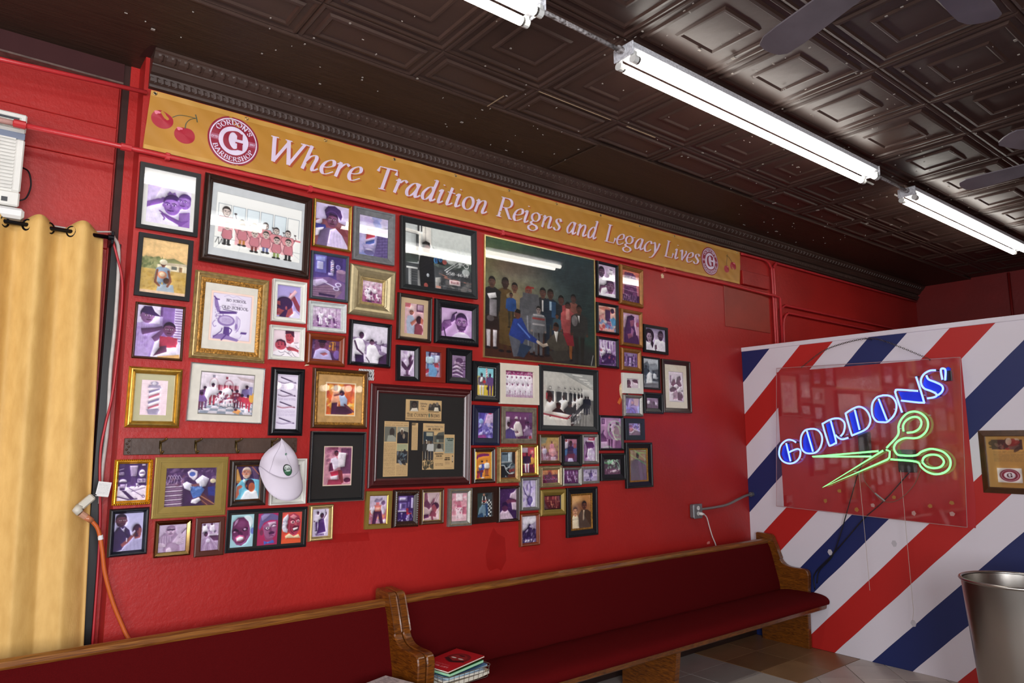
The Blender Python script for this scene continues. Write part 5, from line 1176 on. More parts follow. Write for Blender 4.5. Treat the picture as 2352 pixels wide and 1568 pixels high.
def ring(g, w, h, prof):
    n = len(prof); v = []; f = []
    for t, d in prof: v += [(-w/2+t, -d, -h/2+t), (w/2-t, -d, -h/2+t), (w/2-t, -d, h/2-t), (-w/2+t, -d, h/2-t)]
    for k in range(n-1):
        for q in range(4): a = k*4+q; b = k*4+(q+1) % 4; f.append((a, b, b+4, a+4))
    return g.add(v, f)
def frame(label, cx, cz, w, h, rot, m, style, ml, rect=None, mb=None, liner=None, bead=None, art=None, pitch=.0023, wall='back', group='framed pictures on the red wall', name='picture_frame', windows=None, soft=False, pitch_x=0.0):
    if wall == 'back': loc, rz = (cx, YW-.0004-abs(math.sin(math.radians(pitch_x)))*h/2, cz), 0
    else: loc, rz = (XP-.0004, cx, cz), -PI/2
    t = thing(name, label, 'picture', loc, group); t.rotation_euler = (math.radians(pitch_x), -math.radians(rot), rz)
    M = m*w; mt = FM[ml]; pr = PRO[style]; sc_ = min(1, max(.55, M/.022))
    ring(G(), w, h, [(0, 0)]+[(a*M, d*sc_ if d > .006 else d) for a, d in pr]).build('moulding', mt, t, local=True)
    iw, ih = w-2*M, h-2*M
    if liner:
        lw, lm = liner; ring(G(), iw+.001, ih+.001, [(0, .004), (0, .0115), (lw*.4, .0125), (lw, .009), (lw, .004)]).build('liner', FM[lm], t, local=True); iw -= 2*lw; ih -= 2*lw
    G().box((-w/2+.004, -.0025, -h/2+.004), (w/2-.004, 0, h/2-.004)).build('backing', mat('frame_backing', '4a3a2a', .8), t, local=True)
    if bead:
        bt_, r, bm, stp = bead; g = G(); tt = bt_*M; a, b = w/2-tt, h/2-tt; dep = .004+max(d for q, d in pr)*sc_*.95
        for L_, fx in ((2*a, lambda s: (s-a, b)), (2*b, lambda s: (a, b-s)), (2*a, lambda s: (a-s, -b)), (2*b, lambda s: (-a, s-b))):
            k = max(2, int(L_/stp))
            for i in range(k):
                x, z = fx((i+.5)*L_/k); g.add([(x-r, -dep+r*.9, z), (x, -dep+r*.9, z-r), (x+r, -dep+r*.9, z), (x, -dep+r*.9, z+r), (x, -dep-r*.2, z)], [(0, 1, 4), (1, 2, 4), (2, 3, 4), (3, 0, 4)])
        o = g.build('bead_ornament', FM[bm], t, local=True); o['kind'] = 'stuff'
    wins = windows or [rect or ((w-iw)/2/w, (h-ih)/2/h, 1-(w-iw)/2/w, 1-(h-ih)/2/h)]
    for wi, (u0, v0, u1, v1) in enumerate(wins):
        x0, x1, z1, z0 = -w/2+u0*w, -w/2+u1*w, h/2-v0*h, h/2-v1*h
        c = Cv(x1-x0, z1-z0, pitch); (art[wi] if isinstance(art, (list, tuple)) else art)(c); c.fin(.15 if soft else .55)
        c.mesh('print', x1-x0, z1-z0, t, -.0042, x0, z1)
    if rect or windows:
        g = G(); e = .0022
        xs = [-iw/2, iw/2]; zs = [-ih/2, ih/2]
        if not windows:
            x0, x1, z1, z0 = -w/2+rect[0]*w, -w/2+rect[2]*w, h/2-rect[1]*h, h/2-rect[3]*h
            o4 = [(-iw/2, -ih/2), (iw/2, -ih/2), (iw/2, ih/2), (-iw/2, ih/2)]; i4 = [(x0, z0), (x1, z0), (x1, z1), (x0, z1)]
            v = [(p[0], -.0062, p[1]) for p in o4]+[(p[0], -.0062, p[1]) for p in i4]+[(p[0], -.0043, p[1]) for p in i4]
            g.add(v, [(q, (q+1) % 4, 4+(q+1) % 4, 4+q) for q in range(4)]+[(4+q, 4+(q+1) % 4, 8+(q+1) % 4, 8+q) for q in range(4)])
        else:
            X_ = sorted({-iw/2, iw/2, *[-w/2+q*w for W_ in windows for q in (W_[0], W_[2])]}); z1, z0 = h/2-windows[0][1]*h, h/2-windows[0][3]*h
            for i in range(len(X_)-1):
                mid = ((X_[i]+X_[i+1])/2+w/2)/w
                hole = any(W_[0] < mid < W_[2] for W_ in windows)
                for a, b in (((-ih/2, z0), (z1, ih/2)) if hole else ((-ih/2, ih/2),)): g.add([(X_[i], -.0062, a), (X_[i+1], -.0062, a), (X_[i+1], -.0062, b), (X_[i], -.0062, b)], [(0, 1, 2, 3)])
        g.build('mat_board', FM['mat_'+mb], t, local=True)
    G().add([(-iw/2, -.0075, -ih/2), (iw/2, -.0075, -ih/2), (iw/2, -.0075, ih/2), (-iw/2, -.0075, ih/2)], [(0, 1, 2, 3)]).build('glass_pane', GLASS, t, local=True)
    return t
FR = {
1:(0.722,2.785,0.272,0.323,0.2),
2:(0.721,2.452,0.241,0.303,-0.6),
3:(0.718,2.141,0.218,0.264,-0.4),
4:(1.153,2.727,0.561,0.460,-1.7),
5:(1.038,2.242,0.362,0.435,-0.9),
6:(1.331,2.358,0.180,0.223,0.1),
7:(1.328,2.135,0.185,0.180,-0.0),
8:(0.715,1.831,0.230,0.279,-0.4),
9:(1.041,1.861,0.359,0.285,-1.7),
10:(1.343,1.831,0.178,0.350,-0.6),
11:(0.649,1.448,0.154,0.201,-0.3),
12:(0.898,1.416,0.325,0.277,-0.5),
13:(1.163,1.424,0.181,0.227,0.0),
14:(1.364,1.423,0.185,0.230,-0.3),
15:(0.647,1.229,0.159,0.208,0.4),
16:(0.831,1.186,0.158,0.163,-0.4),
17:(0.996,1.179,0.133,0.180,-0.3),
18:(1.273,1.192,0.406,0.203,-0.9),
20:(1.550,1.203,0.134,0.186,-0.2),
21:(1.561,2.818,0.228,0.275,-0.1),
22:(1.817,2.802,0.263,0.313,0.1),
23:(1.555,2.525,0.223,0.268,-0.0),
24:(1.817,2.473,0.292,0.292,-1.3),
25:(2.264,2.739,0.554,0.451,0.3),
26:(1.546,2.296,0.214,0.162,0.5),
27:(1.546,2.118,0.223,0.173,-0.5),
28:(1.810,2.171,0.262,0.258,-1.3),
29:(2.096,2.351,0.234,0.282,-0.9),
30:(2.400,2.351,0.328,0.276,-0.1),
31:(2.054,2.077,0.152,0.209,0.6),
32:(2.226,2.081,0.174,0.217,0.0),
33:(2.417,2.081,0.183,0.216,-0.6),
34:(1.640,1.856,0.324,0.323,-0.4),
35:(1.635,1.492,0.318,0.372,-0.7),
36:(2.163,1.654,0.689,0.582,-0.7),
37:(1.884,1.248,0.160,0.204,-1.7),
38:(2.059,1.245,0.168,0.210,-1.7),
39:(2.233,1.246,0.159,0.206,-0.8),
40:(2.428,1.230,0.169,0.222,-1.2),
41:(3.113,2.552,1.012,0.809,-0.4),
42:(3.748,2.807,0.231,0.278,-0.9),
43:(4.011,2.801,0.264,0.310,-1.8),
44:(3.740,2.518,0.231,0.230,-0.1),
45:(4.000,2.471,0.239,0.283,-1.3),
46:(3.734,2.264,0.228,0.229,-0.7),
47:(3.986,2.228,0.222,0.173,-1.0),
48:(4.278,2.407,0.288,0.220,-0.9),
49:(4.216,2.139,0.209,0.253,-0.8),
50:(4.515,2.049,0.350,0.423,0.0),
51:(3.995,2.049,0.224,0.154,0.6),
52:(3.991,1.881,0.212,0.162,-0.3),
53:(4.223,1.907,0.221,0.162,-0.6),
54:(2.621,1.996,0.207,0.252,-0.8),
55:(2.896,1.992,0.330,0.265,-0.0),
56:(3.343,1.908,0.556,0.445,-0.8),
57:(2.623,1.721,0.211,0.250,-1.1),
58:(2.894,1.724,0.293,0.237,-0.7),
59:(2.606,1.473,0.174,0.221,0.0),
60:(2.803,1.472,0.181,0.227,-0.5),
61:(2.969,1.497,0.155,0.207,0.1),
62:(3.156,1.568,0.200,0.198,-0.4),
63:(3.353,1.557,0.182,0.220,-0.8),
64:(3.529,1.563,0.168,0.211,-0.1),
65:(3.752,1.677,0.257,0.254,-0.7),
66:(4.004,1.705,0.213,0.161,-0.0),
67:(3.159,1.386,0.198,0.143,0.1),
68:(3.351,1.378,0.178,0.128,-1.1),
69:(3.535,1.383,0.178,0.120,0.1),
70:(3.761,1.434,0.258,0.194,-0.4),
71:(4.041,1.440,0.292,0.333,-0.0),
72:(2.974,1.282,0.160,0.214,-0.7),
73:(3.177,1.215,0.232,0.174,-0.8),
74:(3.445,1.138,0.291,0.330,-0.3),
75:(2.973,1.055,0.165,0.208,-0.2),
76:(2.614,1.232,0.192,0.219,0.0),
77:(2.801,1.227,0.175,0.224,-0.8)
}
DK, MD, LM, LT, WH = '2e1c40', '6d4a86', 'a68abf', 'd3c2e0', 'ece4f0'
SK, SKD, SKR, HR = '7b4a6e', '4e2a48', '9c4a50', '22122e'
def a1(c):
    c.bg('e6dcf0', 'd9cbea'); c.P([0, 0, .35, 0, .1, .55, 0, .5], 'cdbbe2').P([.05, 0, .25, 0, .24, .09, .12, .1], 'b48fc0').E(.1, .95, .55, .3, 'e4daf0')
    c.P([0, .5, .25, .38, .4, .36, .42, .42, .3, .5, 0, .64], '7c4fa0').E(.38, .38, .07, .05, '7c4fa0').S([.36, .4, .46, .28, .56, .24], '6a3f8e', .02).P([.44, .24, .5, .16, .56, .2, .62, .16, .66, .24, .58, .3, .48, .3], '8f68b4')
    c.E(.55, .82, .34, .2, 'e9e1f2').P([.44, .62, .72, .62, .8, .8, .4, .82], 'd8cbe8'); c.face(.57, .5, .5, '8a5db0', '3f1f5e', 'b58fd0', turn=-.6, white='d9c9e8', dark='3a1c58')
    c.P([.74, .66, .98, .6, 1, 1, .74, 1], '9066b2'); c.face(.85, .36, .38, '8e62b4', '5e3a84', 'bb97d6', turn=-1.2, white='e8def2', dark='3a1c58')
    c.P([.98, .8, .8, .98, .5, .86, .34, .74, .36, .7, .55, .78, .8, .86], '7a4c9e').L([.34, .74, .42, .84, .4, .88], '7a4c9e', .03).L([.36, .71, .3, .68], '7a4c9e', .03)
    for i in range(9): c.L([.1+.03*i, .8, .08+.03*i, 1], 'b9a4d0', .004, .7)
    c.N(.05, 7)
def a2(c):
    c.bg('e8c58c', 'd8b070'); c.R(0, .0, 1, .34, 'e3bd84').N(.06, 14); c.P([0, .36, .2, .33, .45, .36, .7, .31, 1, .4, 1, .55, 0, .55], '8a8a5c').blobs(60, ['6f7a4c', '9a9a6a', '5f6a44'], .015, .05, 0, .35, .5, .55)
    c.P([.35, .45, .95, .4, 1, .45, 1, .58, .35, .56], 'e0d2b4').P([.3, .47, .6, .4, 1, .39, 1, .43], 'b8a890').R(.66, .46, .78, .52, '6a6a62').R(.83, .46, .9, .55, '8a6a4c')
    c.R(0, .55, 1, 1, 'c3a25c').blobs(80, ['b8943f', 'a88a48', 'c9a44c', 'a07a34'], .01, .05, 0, .58, 1, 1, .5)
    c.man(.48, .38, 1.12, '6a3f30', '4a342a', '8fa2b8', '6a7a8a', 1.05, face=True).E(.48, .40, .085, .05, 'd8cdb4').R(.40, .41, .56, .425, 'cfc2a6').E(.47, .64, .1, .07, 'cf8a6a').E(.47, .63, .06, .04, 'e2c9a8')
    c.E(.57, .74, .07, .055, '4e3226').P([.4, .82, .72, .8, .76, .95, .36, .96], '9aa6b0').L([.36, .56, .33, .78, .42, .84], '7a4a38', .05).L([.6, .56, .66, .74, .6, .84], '7a4a38', .05)
    c.R(0, .94, 1, 1, 'e0bfa0').N(.05, 5)
def a3(c):
    c.bg('c3aede', '9c80c0'); c.R(.0, 0, .5, .35, 'd9cbe8').R(.25, 0, .55, .2, 'e6dcee').R(.5, 0, .56, .2, MD).R(.82, .03, 1, .75, 'd8cbe4')
    for i in range(14): c.R(.83, .05+.05*i, 1, .07+.05*i, '7c5a98')
    c.R(.56, 0, .82, .7, '8a68ac'); c.P([0, .38, .2, .3, .34, .42, .4, .6, .3, 1, 0, 1], 'b198cc').blobs(10, ['8e70b0'], .02, .05, 0, .4, .3, .9, .4)
    for i in range(6): c.L([.02+.05*i, .38, .0+.05*i, .8], '8a6aac', .008, .6)
    c.face(.22, .2, .3, '7d5684', HR, turn=1); c.P([.06, .14, .14, .02, .3, .01, .38, .12, .52, .2, .38, .2], '35204e')
    c.P([.1, .46, .4, .42, .56, .38, .6, .44, .42, .5, .14, .58], '5a3a62').P([.34, .62, .56, .44, .62, .48, .44, .72], '6a4672')
    c.face(.72, .44, .28, '6a3f62', HR); c.P([.42, .7, .66, .58, .86, .6, 1, .72, 1, 1, .34, 1], 'e6dcf0'); c.P([.52, .58, .92, .6, .9, .78, .52, .8], 'a8324e').E(.72, .69, .2, .11, 'b03a54'); c.P([.55, .78, .68, .76, .7, .88, .4, .98], '5a3450').P([.5, .98, .98, .92, 1, 1, .5, 1], 'd9a76a'); c.N(.05, 6)
def a4(c):
    c.bg('eeeeea', 'e9e9e4'); c.L([0, 0, 1, 0, 1, 1, 0, 1, 0, 0], '6a6a6a', .004)
    for i in range(6): u = .03+.16*i; c.R(u, .2, u+.14, .55, 'd5e2e8' if 0 < i < 5 else 'ecece8', .8).L([u, .55, u, .2, u+.14, .2, u+.14, .55], '5a6a78', .004)
    c.L([0, .56, .25, .57], 'cf6a74', .018).L([.75, .59, 1, .6], 'cf6a74', .018).L([0, .8, 1, .82], '8a9096', .004)
    def man(u, v, h, s, shirt, big):
        c.R(u-.07*s, v+.2, u+.07*s, v+.48, 'e38f98', .65)
        c.P([u-.06*s, v+h*.55, u+.06*s, v+h*.55, u+.085*s, v+h*.75, u+.05*s, v+.3, u-.05*s, v+.3, u-.085*s, v+h*.75], shirt).L([u-.085*s, v+h*.75, u-.05*s, v+.3, u+.05*s, v+.3, u+.085*s, v+h*.75, u+.06*s, v+h*.55, u-.06*s, v+h*.55, u-.085*s, v+h*.75], '4a3038', .004)
        c.face(u, v+h*.3, h*.5, 'd6c6be', '3a3230', turn=.4, dark='2a2222'); c.L(spline([(u+.036*s*math.cos(a)*1.15, v+h*.3+h*.25*math.sin(a)) for a in [k*PI/5 for k in range(10)]], 3, True) and [z for p in spline([(u+.028*s*1.2*math.cos(a), v+h*.31+h*.24*math.sin(a)) for a in [k*PI/5 for k in range(11)]], 3) for z in p], '2a2222', .004)
        c.L([u+.07*s, v+h*.75, u+.1*s, v+h*.6, u+.085*s, v+h*.35], '4a3038', .005).R(u+.075*s, v+h*.28, u+.1*s, v+h*.36, '3a3434')
    man(.12, .22, .36, 1.15, 'd48c92', 1)
    for u, v in ((.3, .4), (.44, .41), (.57, .36), (.70, .41), (.84, .42)): man(u, v, .26, 1, 'd48c92', 1)
    for u, v, lc in ((.14, .52, '2a2a2a'), (.31, .49, 'b5773c'), (.45, .56, '7a3a3a'), (.58, .54, '6a6f9a'), (.71, .6, '8a9a5a'), (.85, .60, '1e1e20')):
        c.P([u-.045, v+.12, u+.045, v+.12, u+.06, v+.24, u+.04, v+.29, u-.04, v+.29, u-.06, v+.24], 'c27a84').L([u-.06, v+.24, u-.045, v+.12, u+.045, v+.12, u+.06, v+.24, u+.04, v+.29, u-.04, v+.29, u-.06, v+.24], '4a3038', .004)
        c.R(u-.035, v+.29, u-.006, v+.37, lc).R(u+.006, v+.29, u+.035, v+.37, lc).E(u-.025, v+.38, .024, .018, '22201f').E(u+.025, v+.38, .024, .018, '22201f'); c.face(u, v+.06, .14, 'cbb8b0', '2a2424', dark='222')
    for i in range(5): c.L([.1+.2*i, .84, .02+.26*i, 1], 'b5bcc2', .003)
    c.S([.02, .9, .05, .8, .06, .92, .09, .82, .1, .9, .16, .84], '2e2e30', .006)
def a5(c):
    c.bg('efd2c2'); c.R(.055, .045, .945, .955, 'b9a0b8').R(.06, .05, .94, .95, 'e0d6e8'); c.E(.5, .5, .42, .44, 'e8e0ef', 0, .8, .4)
    c.T(.36, .19, .048, 'NO SCHOOL', '4c4258', .17, .46).T(.46, .255, .034, 'LIKE THE', 'c3b6cc', .14, .28).T(.26, .335, .055, 'OLD SCHOOL', '4c4258', .18, .62); c.S([.3, .1, .4, .07, .5, .1, .6, .07, .72, .12, .8, .14], 'b4a4c4', .008)
    p, q, r = '5c3f86', '8d74ae', 'c3b2d6'
    c.P([.08, .16, .14, .14, .22, .36, .24, .42, .17, .43, .1, .3], q).L([.08, .12, .13, .17, .19, .17], p, .03).P([.2, .4, .6, .38, .62, .42, .22, .46], p).L([.3, .36, .62, .385], '6b5a84', .02).S([.2, .5, .26, .52, .3, .5, .3, .46], p, .012)
    c.E(.38, .58, .2, .11, q).E(.38, .57, .16, .08, r).TL(.28, .53, .5, .62, 4, p, .5).S([.12, .6, .08, .66, .12, .72, .16, .7], q, .012).P([.6, .46, .66, .48, .68, .78, .58, .76], r).E(.62, .68, .03, .06, q).S([.66, .5, .7, .55, .69, .7, .62, .8], q, .01)
    c.P([.34, .7, .46, .7, .48, .9, .32, .9], p).S([.46, .72, .52, .76, .48, .84], p, .02).P([.1, .9, .3, .84, .7, .94, .66, .98, .4, .95, .1, .96], q).L([.12, .92, .28, .8, .3, .74], p, .02).L([.3, .97, .4, .86], p, .03)
    c.P([.74, .78, .88, .78, .86, .82, .72, .82], p).S([.76, .82, .72, .9, .64, .92], r, .014).blobs(20, [q, p], .006, .02, .12, .3, .24, .6, .6)
def a6(c):
    c.bg('a99bd2', 'b3a3d6'); c.P([.6, .36, .76, .3, 1, .62, 1, .8, .88, .74], '8e3a4c').P([.5, .42, .56, .22, .66, .22, .74, .34, .66, .46], 'b05462').P([.44, .4, .76, .1, .86, .16, .56, .46], 'e5b7c0').L([.44, .4, .76, .1], 'c58a98', .02)
    c.P([.64, .82, .8, .76, 1, .9, 1, 1, .6, 1], 'd9d0ea').P([.32, .6, .62, .56, .72, .84, .5, 1, .2, 1], SKR).P([0, .56, .2, .46, .5, .5, .5, .7, .3, .92, .05, .94, 0, .88], SKR)
    c.E(.34, .56, .34, .21, '3c1f4c').P([0, .5, .16, .5, .18, .64, .0, .6], SKR).P([.14, .96, .34, .78, .44, .66, .48, .78, .4, 1, .14, 1], '3c1f4c').E(.42, .7, .04, .06, 'b35a5e').E(.06, .72, .05, .018, '3c1f3c').L([0, .88, .12, .86], '5a2030', .02)
def a7(c):
    c.bg('ecd6de', 'e6cdd6'); c.P([.46, .22, .5, .04, .72, 0, .76, .1, .78, .4, .66, .5, .52, .46], 'b04450').P([.46, .14, .46, 0, .78, 0, .8, .24, .72, .2, .66, .1, .54, .12], '4a2038').E(.56, .2, .02, .015, '3a1424').E(.66, .2, .02, .015, '3a1424').S([.54, .34, .6, .37, .66, .34], '3a1424', .014)
    c.P([.7, .46, 1, .42, 1, 1, .6, 1], 'efe4ea').S([.8, .46, .96, .44], '3a2840', .01).S([.86, .56, .96, .66, 1, .62], '3a2840', .008).S([.86, .66, .94, .8, 1, .84], '3a2840', .008)
    c.P([.52, .66, .62, .6, .8, .64, .98, .72, .98, .8, .8, .76, .56, .76], 'b04450').L([.46, .62, .58, .66], '3a2840', .02); c.P([0, .86, .3, .72, .6, .76, .74, 1, 0, 1], 'efe8ee').S([.04, .96, .3, .98, .44, .9], '3a2840', .01).S([.22, .8, .32, .86, .46, .82], '3a2840', .008).L([.44, .78, .74, .98], '3a2840', .01).S([.62, .78, .58, .86, .66, .86, .66, .74, .84, .96, 1, 1], '3a2840', .008)
    c.E(.3, .56, .21, .19, 'b8485a').P([.1, .5, .16, .38, .3, .34, .46, .4, .5, .56, .44, .6, .42, .46, .24, .42], '4a2038').E(.22, .54, .02, .018, '2a1020').E(.34, .55, .02, .018, '2a1020').E(.24, .65, .06, .025, '7a2434').S([.18, .49, .24, .47], '2a1020', .012).S([.3, .49, .36, .49], '2a1020', .012)
def a8(c):
    c.bg('f0dbe2', 'ecd4de')
    for i in range(16): c.L([0, .06*i, 1, .06*i+.01], 'e3c6d2', .006, .8)
    c.pole(.5, .04, .98, .2, 'c06a80', '8a80a4', 'f0e4ec', 'a49ab4').E(.48, .1, .08, .05, 'd8d0dc').L([.3, .3, .3, .82], 'b0a4bc', .008).L([.7, .3, .7, .82], 'b0a4bc', .008).TL(.3, .86, .7, .97, 5, '8a80a0', .4).TL(.3, .17, .7, .21, 2, '8a80a0', .5).N(.03, 5)
def a9(c):
    c.R(0, 0, 1, 1, '7e7a70').R(.02, .03, .98, .97, 'e4dbe2').R(.02, .03, .98, .5, 'dcd0da').R(.02, .68, .98, .97, 'd3cbd4')
    for i in range(12):
        for j in range(5):
            if (i+j) % 2: y0, y1 = .68+.058*j, .68+.058*(j+1); k0, k1 = .1*(j+8)/8, .1*(j+9)/8; c.P([.5+(i-6)*k0, y0, .5+(i-5)*k0, y0, .5+(i-5)*k1, y1, .5+(i-6)*k1, y1], '8d95a4')
    c.E(.25, .28, .08, .14, 'c9a9b4').E(.25, .28, .065, .12, 'e6dfe6').E(.52, .32, .09, .15, 'b58a9a').E(.52, .32, .07, .12, 'dccbd6').R(.22, .08, .27, .14, '8a8496').R(.46, .1, .5, .16, '8a3a4a').P([.66, .08, .98, .12, .98, .2, .74, .16], 'bca9ae')
    c.R(.3, .3, .7, .42, 'b04a5c')
    for i in range(12): c.R(.31+.033*i, .28+.01*(i % 3), .325+.033*i, .42, ['e8dde4', '7a2f48', 'c9a0b0'][i % 3])
    for u, v, s, t, l in ((.1, .36, .5, '5a3a64', '6a4a74'), (.24, .28, .5, 'e8e0ea', 'a83a50'), (.38, .46, .34, 'ece4ee', 'd8c8d4'), (.48, .4, .42, 'efe8f0', 'e0d4dc'), (.58, .4, .4, 'c85a70', 'ece4ea'), (.68, .4, .42, '7a2440', '4a2038'), (.86, .28, .5, '7a6aa0', 'e6c0c8'), (.05, .5, .4, '7a5a9a', '6a3a54'), (.78, .5, .32, 'b8324a', '8a2038'), (.9, .5, .4, 'c03a50', 'b8324a')):
        c.man(u, v, v+s, '5a2c40', '2a1430', t, l, 1.5, face=False).E(u, v+.07*s, .028, .045, '5a2c40').E(u, v+.045*s, .03, .03, '2a1430')
    c.P([.12, .4, .2, .36, .24, .5, .16, .68, .1, .56], 'ece4ee').E(.5, .48, .09, .12, 'efe8f0').blobs(40, ['a83a50', '7a2f48', '5a3a64', 'd8c0cc'], .01, .035, .25, .5, .75, .7, .8).P([.62, .92, .7, .84, .78, .88, .74, .97], 'd99a5c').E(.68, .86, .03, .03, '5a2c40').E(.88, .88, .04, .06, 'e6e0ea').E(.96, .56, .05, .12, 'd9a44c').R(.9, .3, .97, .5, '8a84b0'); c.N(.04, 5)
def a10(c):
    c.bg('e6dcec', 'e2d8ea'); c.L([.05, .03, .95, .03], MD, .008)
    for i, (v, col) in enumerate(((.12, '6d5a80'), (.36, '5a4668'), (.57, '9a4a60'), (.86, '8a76a0'))):
        c.L([.2, v-.06, .75, v+.01], '3c2c50', .05).S([.1, v+.02, .35, v+.04, .7, v+.02, .9, v+.03], col, .055).S([.1, v+.015, .35, v+.035, .7, v+.015, .9, v+.025], 'efe6f2', .018); c.E(.86, v+.025, .03, .008, '3c2c50')
    for v in (.22, .26, .45, .68, .74): c.TL(.1, v-.025, .92, v+.025, 4, '9a86ae', .7)
def a11(c):
    c.bg('3a2258', '432a60'); c.P([0, .62, .5, .5, 1, .62, 1, 1, 0, 1], 'ddd0e2').R(0, 0, .2, .1, '4a3468').R(.72, .0, 1, .6, '3c245a')
    c.P([.38, .06, .66, .06, .62, .34, .44, .34], 'cdbdd6'); [c.L([.42+.05*i, .1, .45+.035*i, .32], '6a4f80', .018) for i in range(5)]
    c.P([.46, .34, .6, .34, .64, .62, .42, .62], '54386e').E(.82, .27, .11, .1, 'e4dae8').T(.74, .28, .03, 'BARBER', '6a4f80', .2, .16).R(.68, .42, .96, .52, 'd9cbe0').T(.7, .49, .05, 'RAZORS', '3a2258', .2, .24).L([0, .18, .18, .14], 'cdbdd6', .02).T(.0, .3, .06, 'BARBER', 'd9cbe0', .2, .2).R(.8, .02, .92, .06, 'd9cbe0')
    c.E(.18, .48, .13, .06, 'd8cbe0').P([.06, .5, .3, .5, .26, .72, .1, .72], '4a2e66').R(.1, .56, .26, .66, 'b8a2c6').R(.32, .5, .44, .64, '5a4078').P([.14, .72, .3, .74, .62, .96, .5, .99], '3a2050').L([0, .88, .4, .97, .7, .96], '40265a', .04).L([.4, .66, .9, .9], '54386e', .02).L([.5, .76, .96, .66], '6a4f80', .02).E(.92, .9, .05, .04, '54386e').E(.92, .9, .03, .022, 'ddd0e2').L([.6, .64, .7, .58, .72, .64, .84, .58], '2a1640', .018).N(.06, 4)
def a12(c):
    c.bg('4a2f5c', '3a2248'); c.blobs(70, ['5c3f70', '2e1a3e', '7a5c84', '8d7096'], .01, .06, 0, 0, 1, .45, .5)
    for i in range(11): v = .42+.056*i; c.P([0, v, .36, v-.02, .33, v+.02, 0, v+.035], 'cbb9cc' if i % 2 else '8a6a8c').L([0, v, .36, v-.02], '6b4a5c', .008)
    c.blobs(24, ['a88aa8', '4a2f5c', '6a3f54'], .01, .05, 0, .2, .35, .45, .6); [c.S([.02+.05*i, .4, .06+.05*i, .2, .12+.05*i, .3], 'cbb9d8', .006) for i in range(5)]
    c.P([.62, .5, 1, .98, .8, 1, .5, .62], '5a2f3c').L([.7, .74, 1, .98], 'b07a5c', .02).L([.66, .78, .86, 1], 'a06a50', .014)
    c.P([.42, .12, .5, .04, .62, .1, .62, .24, .56, .34, .46, .24], 'd4c8d4').E(.52, .17, .06, .06, '4a5ca4').P([.34, .42, .42, .36, .54, .44, .52, .62, .38, .54], 'd9d3e4').P([.58, .34, .72, .2, .86, .3, .8, .5, .68, .52], 'e0dbe6').P([.72, .24, .86, .3, .8, .5], 'c9c0d2').P([.5, .44, .66, .42, .68, .5, .54, .52], '7a4a50')
    c.P([.52, .5, .72, .5, .78, .58, .7, .76, .56, .8, .5, .62], '4a6cb0').blobs(14, ['7a98d0', '3a5494', '5a7cc0'], .012, .04, .52, .5, .74, .76, .7).P([.54, .84, .68, .78, .72, .86, .62, .95, .52, .92], 'dfd8e4').P([.84, .52, .98, .5, 1, .76, .86, .74], '30357e').E(.94, .36, .06, .06, 'd8c9a8').N(.07, 4)
def a13(c):
    c.bg('3a2450', '302048'); c.P([0, .1, .06, .06, .2, .36, .26, .5, 0, .5], 'cf9a54'); [c.L([.01+.04*i, .44, .05+.035*i, .56], '5a2a30', .014) for i in range(5)]
    [c.S([.6+.05*i, .02, .72+.04*i, .2, .8+.05*i, .42], 'b58aa0', .006) for i in range(5)]; c.L([.66, 0, .98, .26], 'b06a50', .04)
    c.P([0, .62, .22, .42, .42, .38, .66, .38, 1, .42, 1, 1, 0, 1], '6fb6cc').P([.0, .98, .08, .7, .3, .5, .22, .94], '5aa0bc').face(.44, .2, .34, 'b5735c', 'c9b3a4', 'd9a088', beard='d0beb0', turn=-.3, dark='5a2a2a')
    c.P([.32, .36, .46, .46, .58, .38, .6, .46, .44, .56, .3, .46], 'cfe0e6').P([.22, 1, .4, .76, .62, .68, .9, .76, 1, 1], 'e3e6ea').E(.6, .56, .2, .17, '3c2038').E(.68, .64, .14, .14, 'a85436').E(.46, .6, .03, .045, 'a85436').P([.0, .9, .06, .6, .22, .56, .3, .62, .14, .7, .16, .84, .04, .98], 'b5644e').N(.03, 5)
def a14(c):
    c.bg('d9cfe4'); c.L([0, 0, 1, 0, 1, 1, 0, 1, 0, 0], '4a3a5a', .02)
    for v in (.3, .5, .66, .82): c.L([0, v, 1, v], '4a4458', .02)
    c.L([.5, 0, .5, 1], '4a4458', .02); c.E(.8, .18, .2, .12, MD).E(.25, .15, .14, .1, 'a84a5a').E(.85, .4, .12, .08, 'b9d8c9').TL(.55, .54, .95, .64, 3, '2a2234').TL(.55, .7, .95, .8, 3, '2a2234').TL(.05, .86, .95, .98, 4, '6a5a7a')
def a15(c):
    c.bg('b9b4dc', 'c6bedf'); c.P([0, .5, .14, .36, .36, .34, .54, .46, .6, .62, .5, .72, .3, .96, .1, 1, 0, 1], '33234e').P([.2, .34, .3, .42, .38, .36, .36, .5, .28, .44], 'b9b0cc'); c.P([.36, .5, .54, .6, .5, .7], '2a1c42')
    c.face(.24, .19, .34, '5c3344', '24122c', beard='2e1630', turn=.8); c.P([.3, 1, .48, .76, .7, .66, 1, .72, 1, 1], 'a69fc4'); [c.L([.4+.1*i, .8-.04*i, .34+.14*i, 1], '8880ac', .008) for i in range(5)]
    c.P([.7, .62, .86, .58, .94, .6, .92, .68, .74, .7], '7a4248').E(.8, .48, .16, .17, '3a1c3c').P([.86, .4, .96, .44, .94, .62, .84, .62], '7a4248').E(.82, .52, .03, .04, '6a3440')
    c.P([.26, .82, .5, .68, .7, .52, .76, .54, .74, .6, .52, .78, .32, .9], '7a4248').P([.6, .56, .72, .46, .75, .5, .64, .62], 'c8bcd8').R(.44, .66, .47, .76, 'ddd6ea').N(.03, 6)
